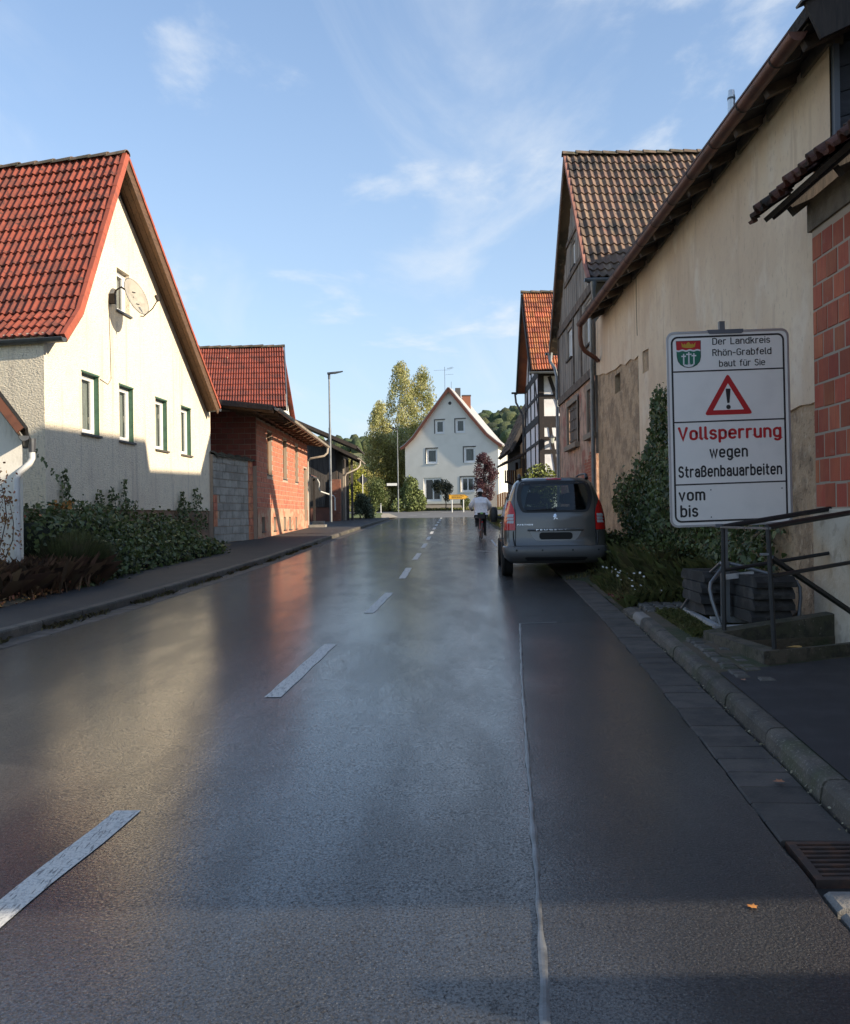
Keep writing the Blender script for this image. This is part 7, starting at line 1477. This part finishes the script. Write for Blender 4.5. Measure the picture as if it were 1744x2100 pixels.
tree('purple_tree', 'purple-leaved ornamental tree in front of the white house', (5.1, 84, 1.9), .8, .07, clumps(5.35, 84, 2.9, 6.9, lambda t: 1.0 * math.sin(.7 + 2.1 * t), 40, .42), 6500, .15, m_leafp, m_bark, droop=(0, 0, 1.2), shell=.2)
tree('box_shrub', 'clipped dark green shrub behind the yellow sign', (3.9, 87, 1.9), .3, .05, [(3.75, 87, 2.7, .5, .5, .55)], 900, .12, m_leafg, m_bark, cat='shrub')
tree('leafy_bush', 'bright leafy bush showing above the van roof', (4.15, 33, .8), 1.2, .06, [(4.1, 33, 2.75, .55, .55, .55), (3.75, 32.8, 2.6, .4, .4, .4), (4.4, 33.2, 2.4, .5, .5, .6), (4.1, 33, 1.7, .6, .6, .8)], 3200, .10, M('fresh_leaf', (.14, .17, .03), .6, island=.4), m_bark, cat='shrub', core=.6)
# grass bank in front of the house and along the junction
n_ = 9000; pos = np.stack([rng.uniform(-9, 14, n_), rng.uniform(85.8, 89.5, n_), np.zeros(n_)], 1); pos[:, 2] = np.array([gz(y) for y in pos[:, 1]]) - .05
leafobj('bank_grass', blades(pos, rng.uniform(.1, .4, n_), rng.uniform(.02, .05, n_), rng.uniform(.2, .8, n_)), 5, M('bank_blade', (.16, .17, .05), .7, island=.45, hue=.02), None, 'stuff')
struct('bank', MB().grid(lambda u, v: (-40 + 80 * u, 86 + 22 * v, gz(86 + 22 * v) + .03), 20, 10), m_mead)
n_ = 3500; pos = np.stack([np.zeros(n_), 24 + 40 * rng.random(n_), np.zeros(n_)], 1); pos[:, 0] = np.array([rx(y) for y in pos[:, 1]]) + .05 + 1.4 * rng.random(n_); pos[:, 2] = .0208 * pos[:, 1] + .05
leafobj('far_verge_grass', blades(pos, rng.uniform(.08, .3, n_), rng.uniform(.01, .025, n_), rng.uniform(.2, .8, n_)), 5, m_grass, None, 'stuff')
# corner kerb flags at the junction
fl = struct('corner_flags', MB().add([(-2.35, 62, gz(62) + .112), (-2.9, 62.4, gz(62.4) + .112), (-3.6, 76, gz(76) + .08), (-5.5, 78, gz(78) + .08), (-3, 77.5, gz(77.5) + .05), (-2.6, 74, gz(74) + .06), (-1.9, 66, gz(66) + .08)], [(0, 6, 5, 4, 3, 2, 1)]), m_conc)
struct('junction_verge', MB().grid(lambda u, v: (-2.9 - .6 * v - 14 * u, 62.3 + 14.5 * v, gz(62.3 + 14.5 * v) + .115), 6, 8), m_mead)
# --- hills and woods
def hz(x, y):
    t = max(0, min(1, (y - 190) / 420)); s_ = t * t * (3 - 2 * t); return 5.5 + s_ * (43 + 10 * math.exp(-((x - 75) / 60) ** 2) + 3 * math.sin(x * .02)) 
mb = MB(); mb.grid(lambda u, v: (-500 + 1000 * u, 180 + 620 * v, hz(-500 + 1000 * u, 180 + 620 * v)), 60, 40); struct('hills', mb, M('hill_meadow', (.13, .15, .055), .95, layers=[((.20, .18, .08), .012, .42, .62, .8), ((.07, .10, .035), .03, .5, .7, .6)]), True)
def wood(name, pts, mat):
    bm = bmesh.new(); bmesh.ops.create_icosphere(bm, subdivisions=2, radius=1); bv = np.array([v.co for v in bm.verts]); bf = np.array([[v.index for v in f.verts] for f in bm.faces]); bm.free(); P_ = []
    nv = len(bv)
    for x, y, z, r in pts:
        k = rng.normal(size=(4, 3)) * 3.2; f = 1 + .17 * np.sin(bv @ k.T + rng.uniform(0, 6, 4)).sum(1) * .6
        Q_ = bv * f[:, None] * np.array([r, r, r * rng.uniform(.9, 1.35)]) + np.array([x, y, z + r * .6]); P_.append(Q_[bf].reshape(-1, 3))
    o = bpy.data.objects.new(name, mesh_np(name, np.concatenate(P_), 3)); link(o); o.data.materials.append(mat); o['kind'] = 'stuff'
    bm = bmesh.new(); bm.from_mesh(o.data); bmesh.ops.remove_doubles(bm, verts=bm.verts, dist=.0005); bm.to_mesh(o.data); bm.free(); o.data.polygons.foreach_set('use_smooth', [True] * len(o.data.polygons))
m_wood_ = M('woodland', (.045, .068, .028), .95, layers=[((.075, .085, .03), .05, .42, .64, .8), ((.02, .032, .016), .5, .5, .66, .6)], island=.4, hue=.03, bump=[(1.2, 1., .8)])
w1 = []
for k in range(650):
    y = random.uniform(400, 640); x = random.uniform(12, 150); w1.append((x, y, hz(x, y), random.uniform(2.5, 5)))
for k in range(260):
    y = random.uniform(585, 640); x = random.uniform(-150, 15); w1.append((x, y, hz(x, y) - 1, random.uniform(1.8, 4.2)))
for k in range(130):
    x = random.uniform(-120, 0); y = 470 + 25 * math.sin(x * .05) + random.uniform(-14, 14); w1.append((x, y, hz(x, y), random.uniform(1.8, 4.2)))
for k in range(60):
    x = random.uniform(-80, -8); y = random.uniform(230, 300); w1.append((x, y, hz(x, y), random.uniform(1.5, 3.5)))
wood('distant_wood', w1, m_wood_)
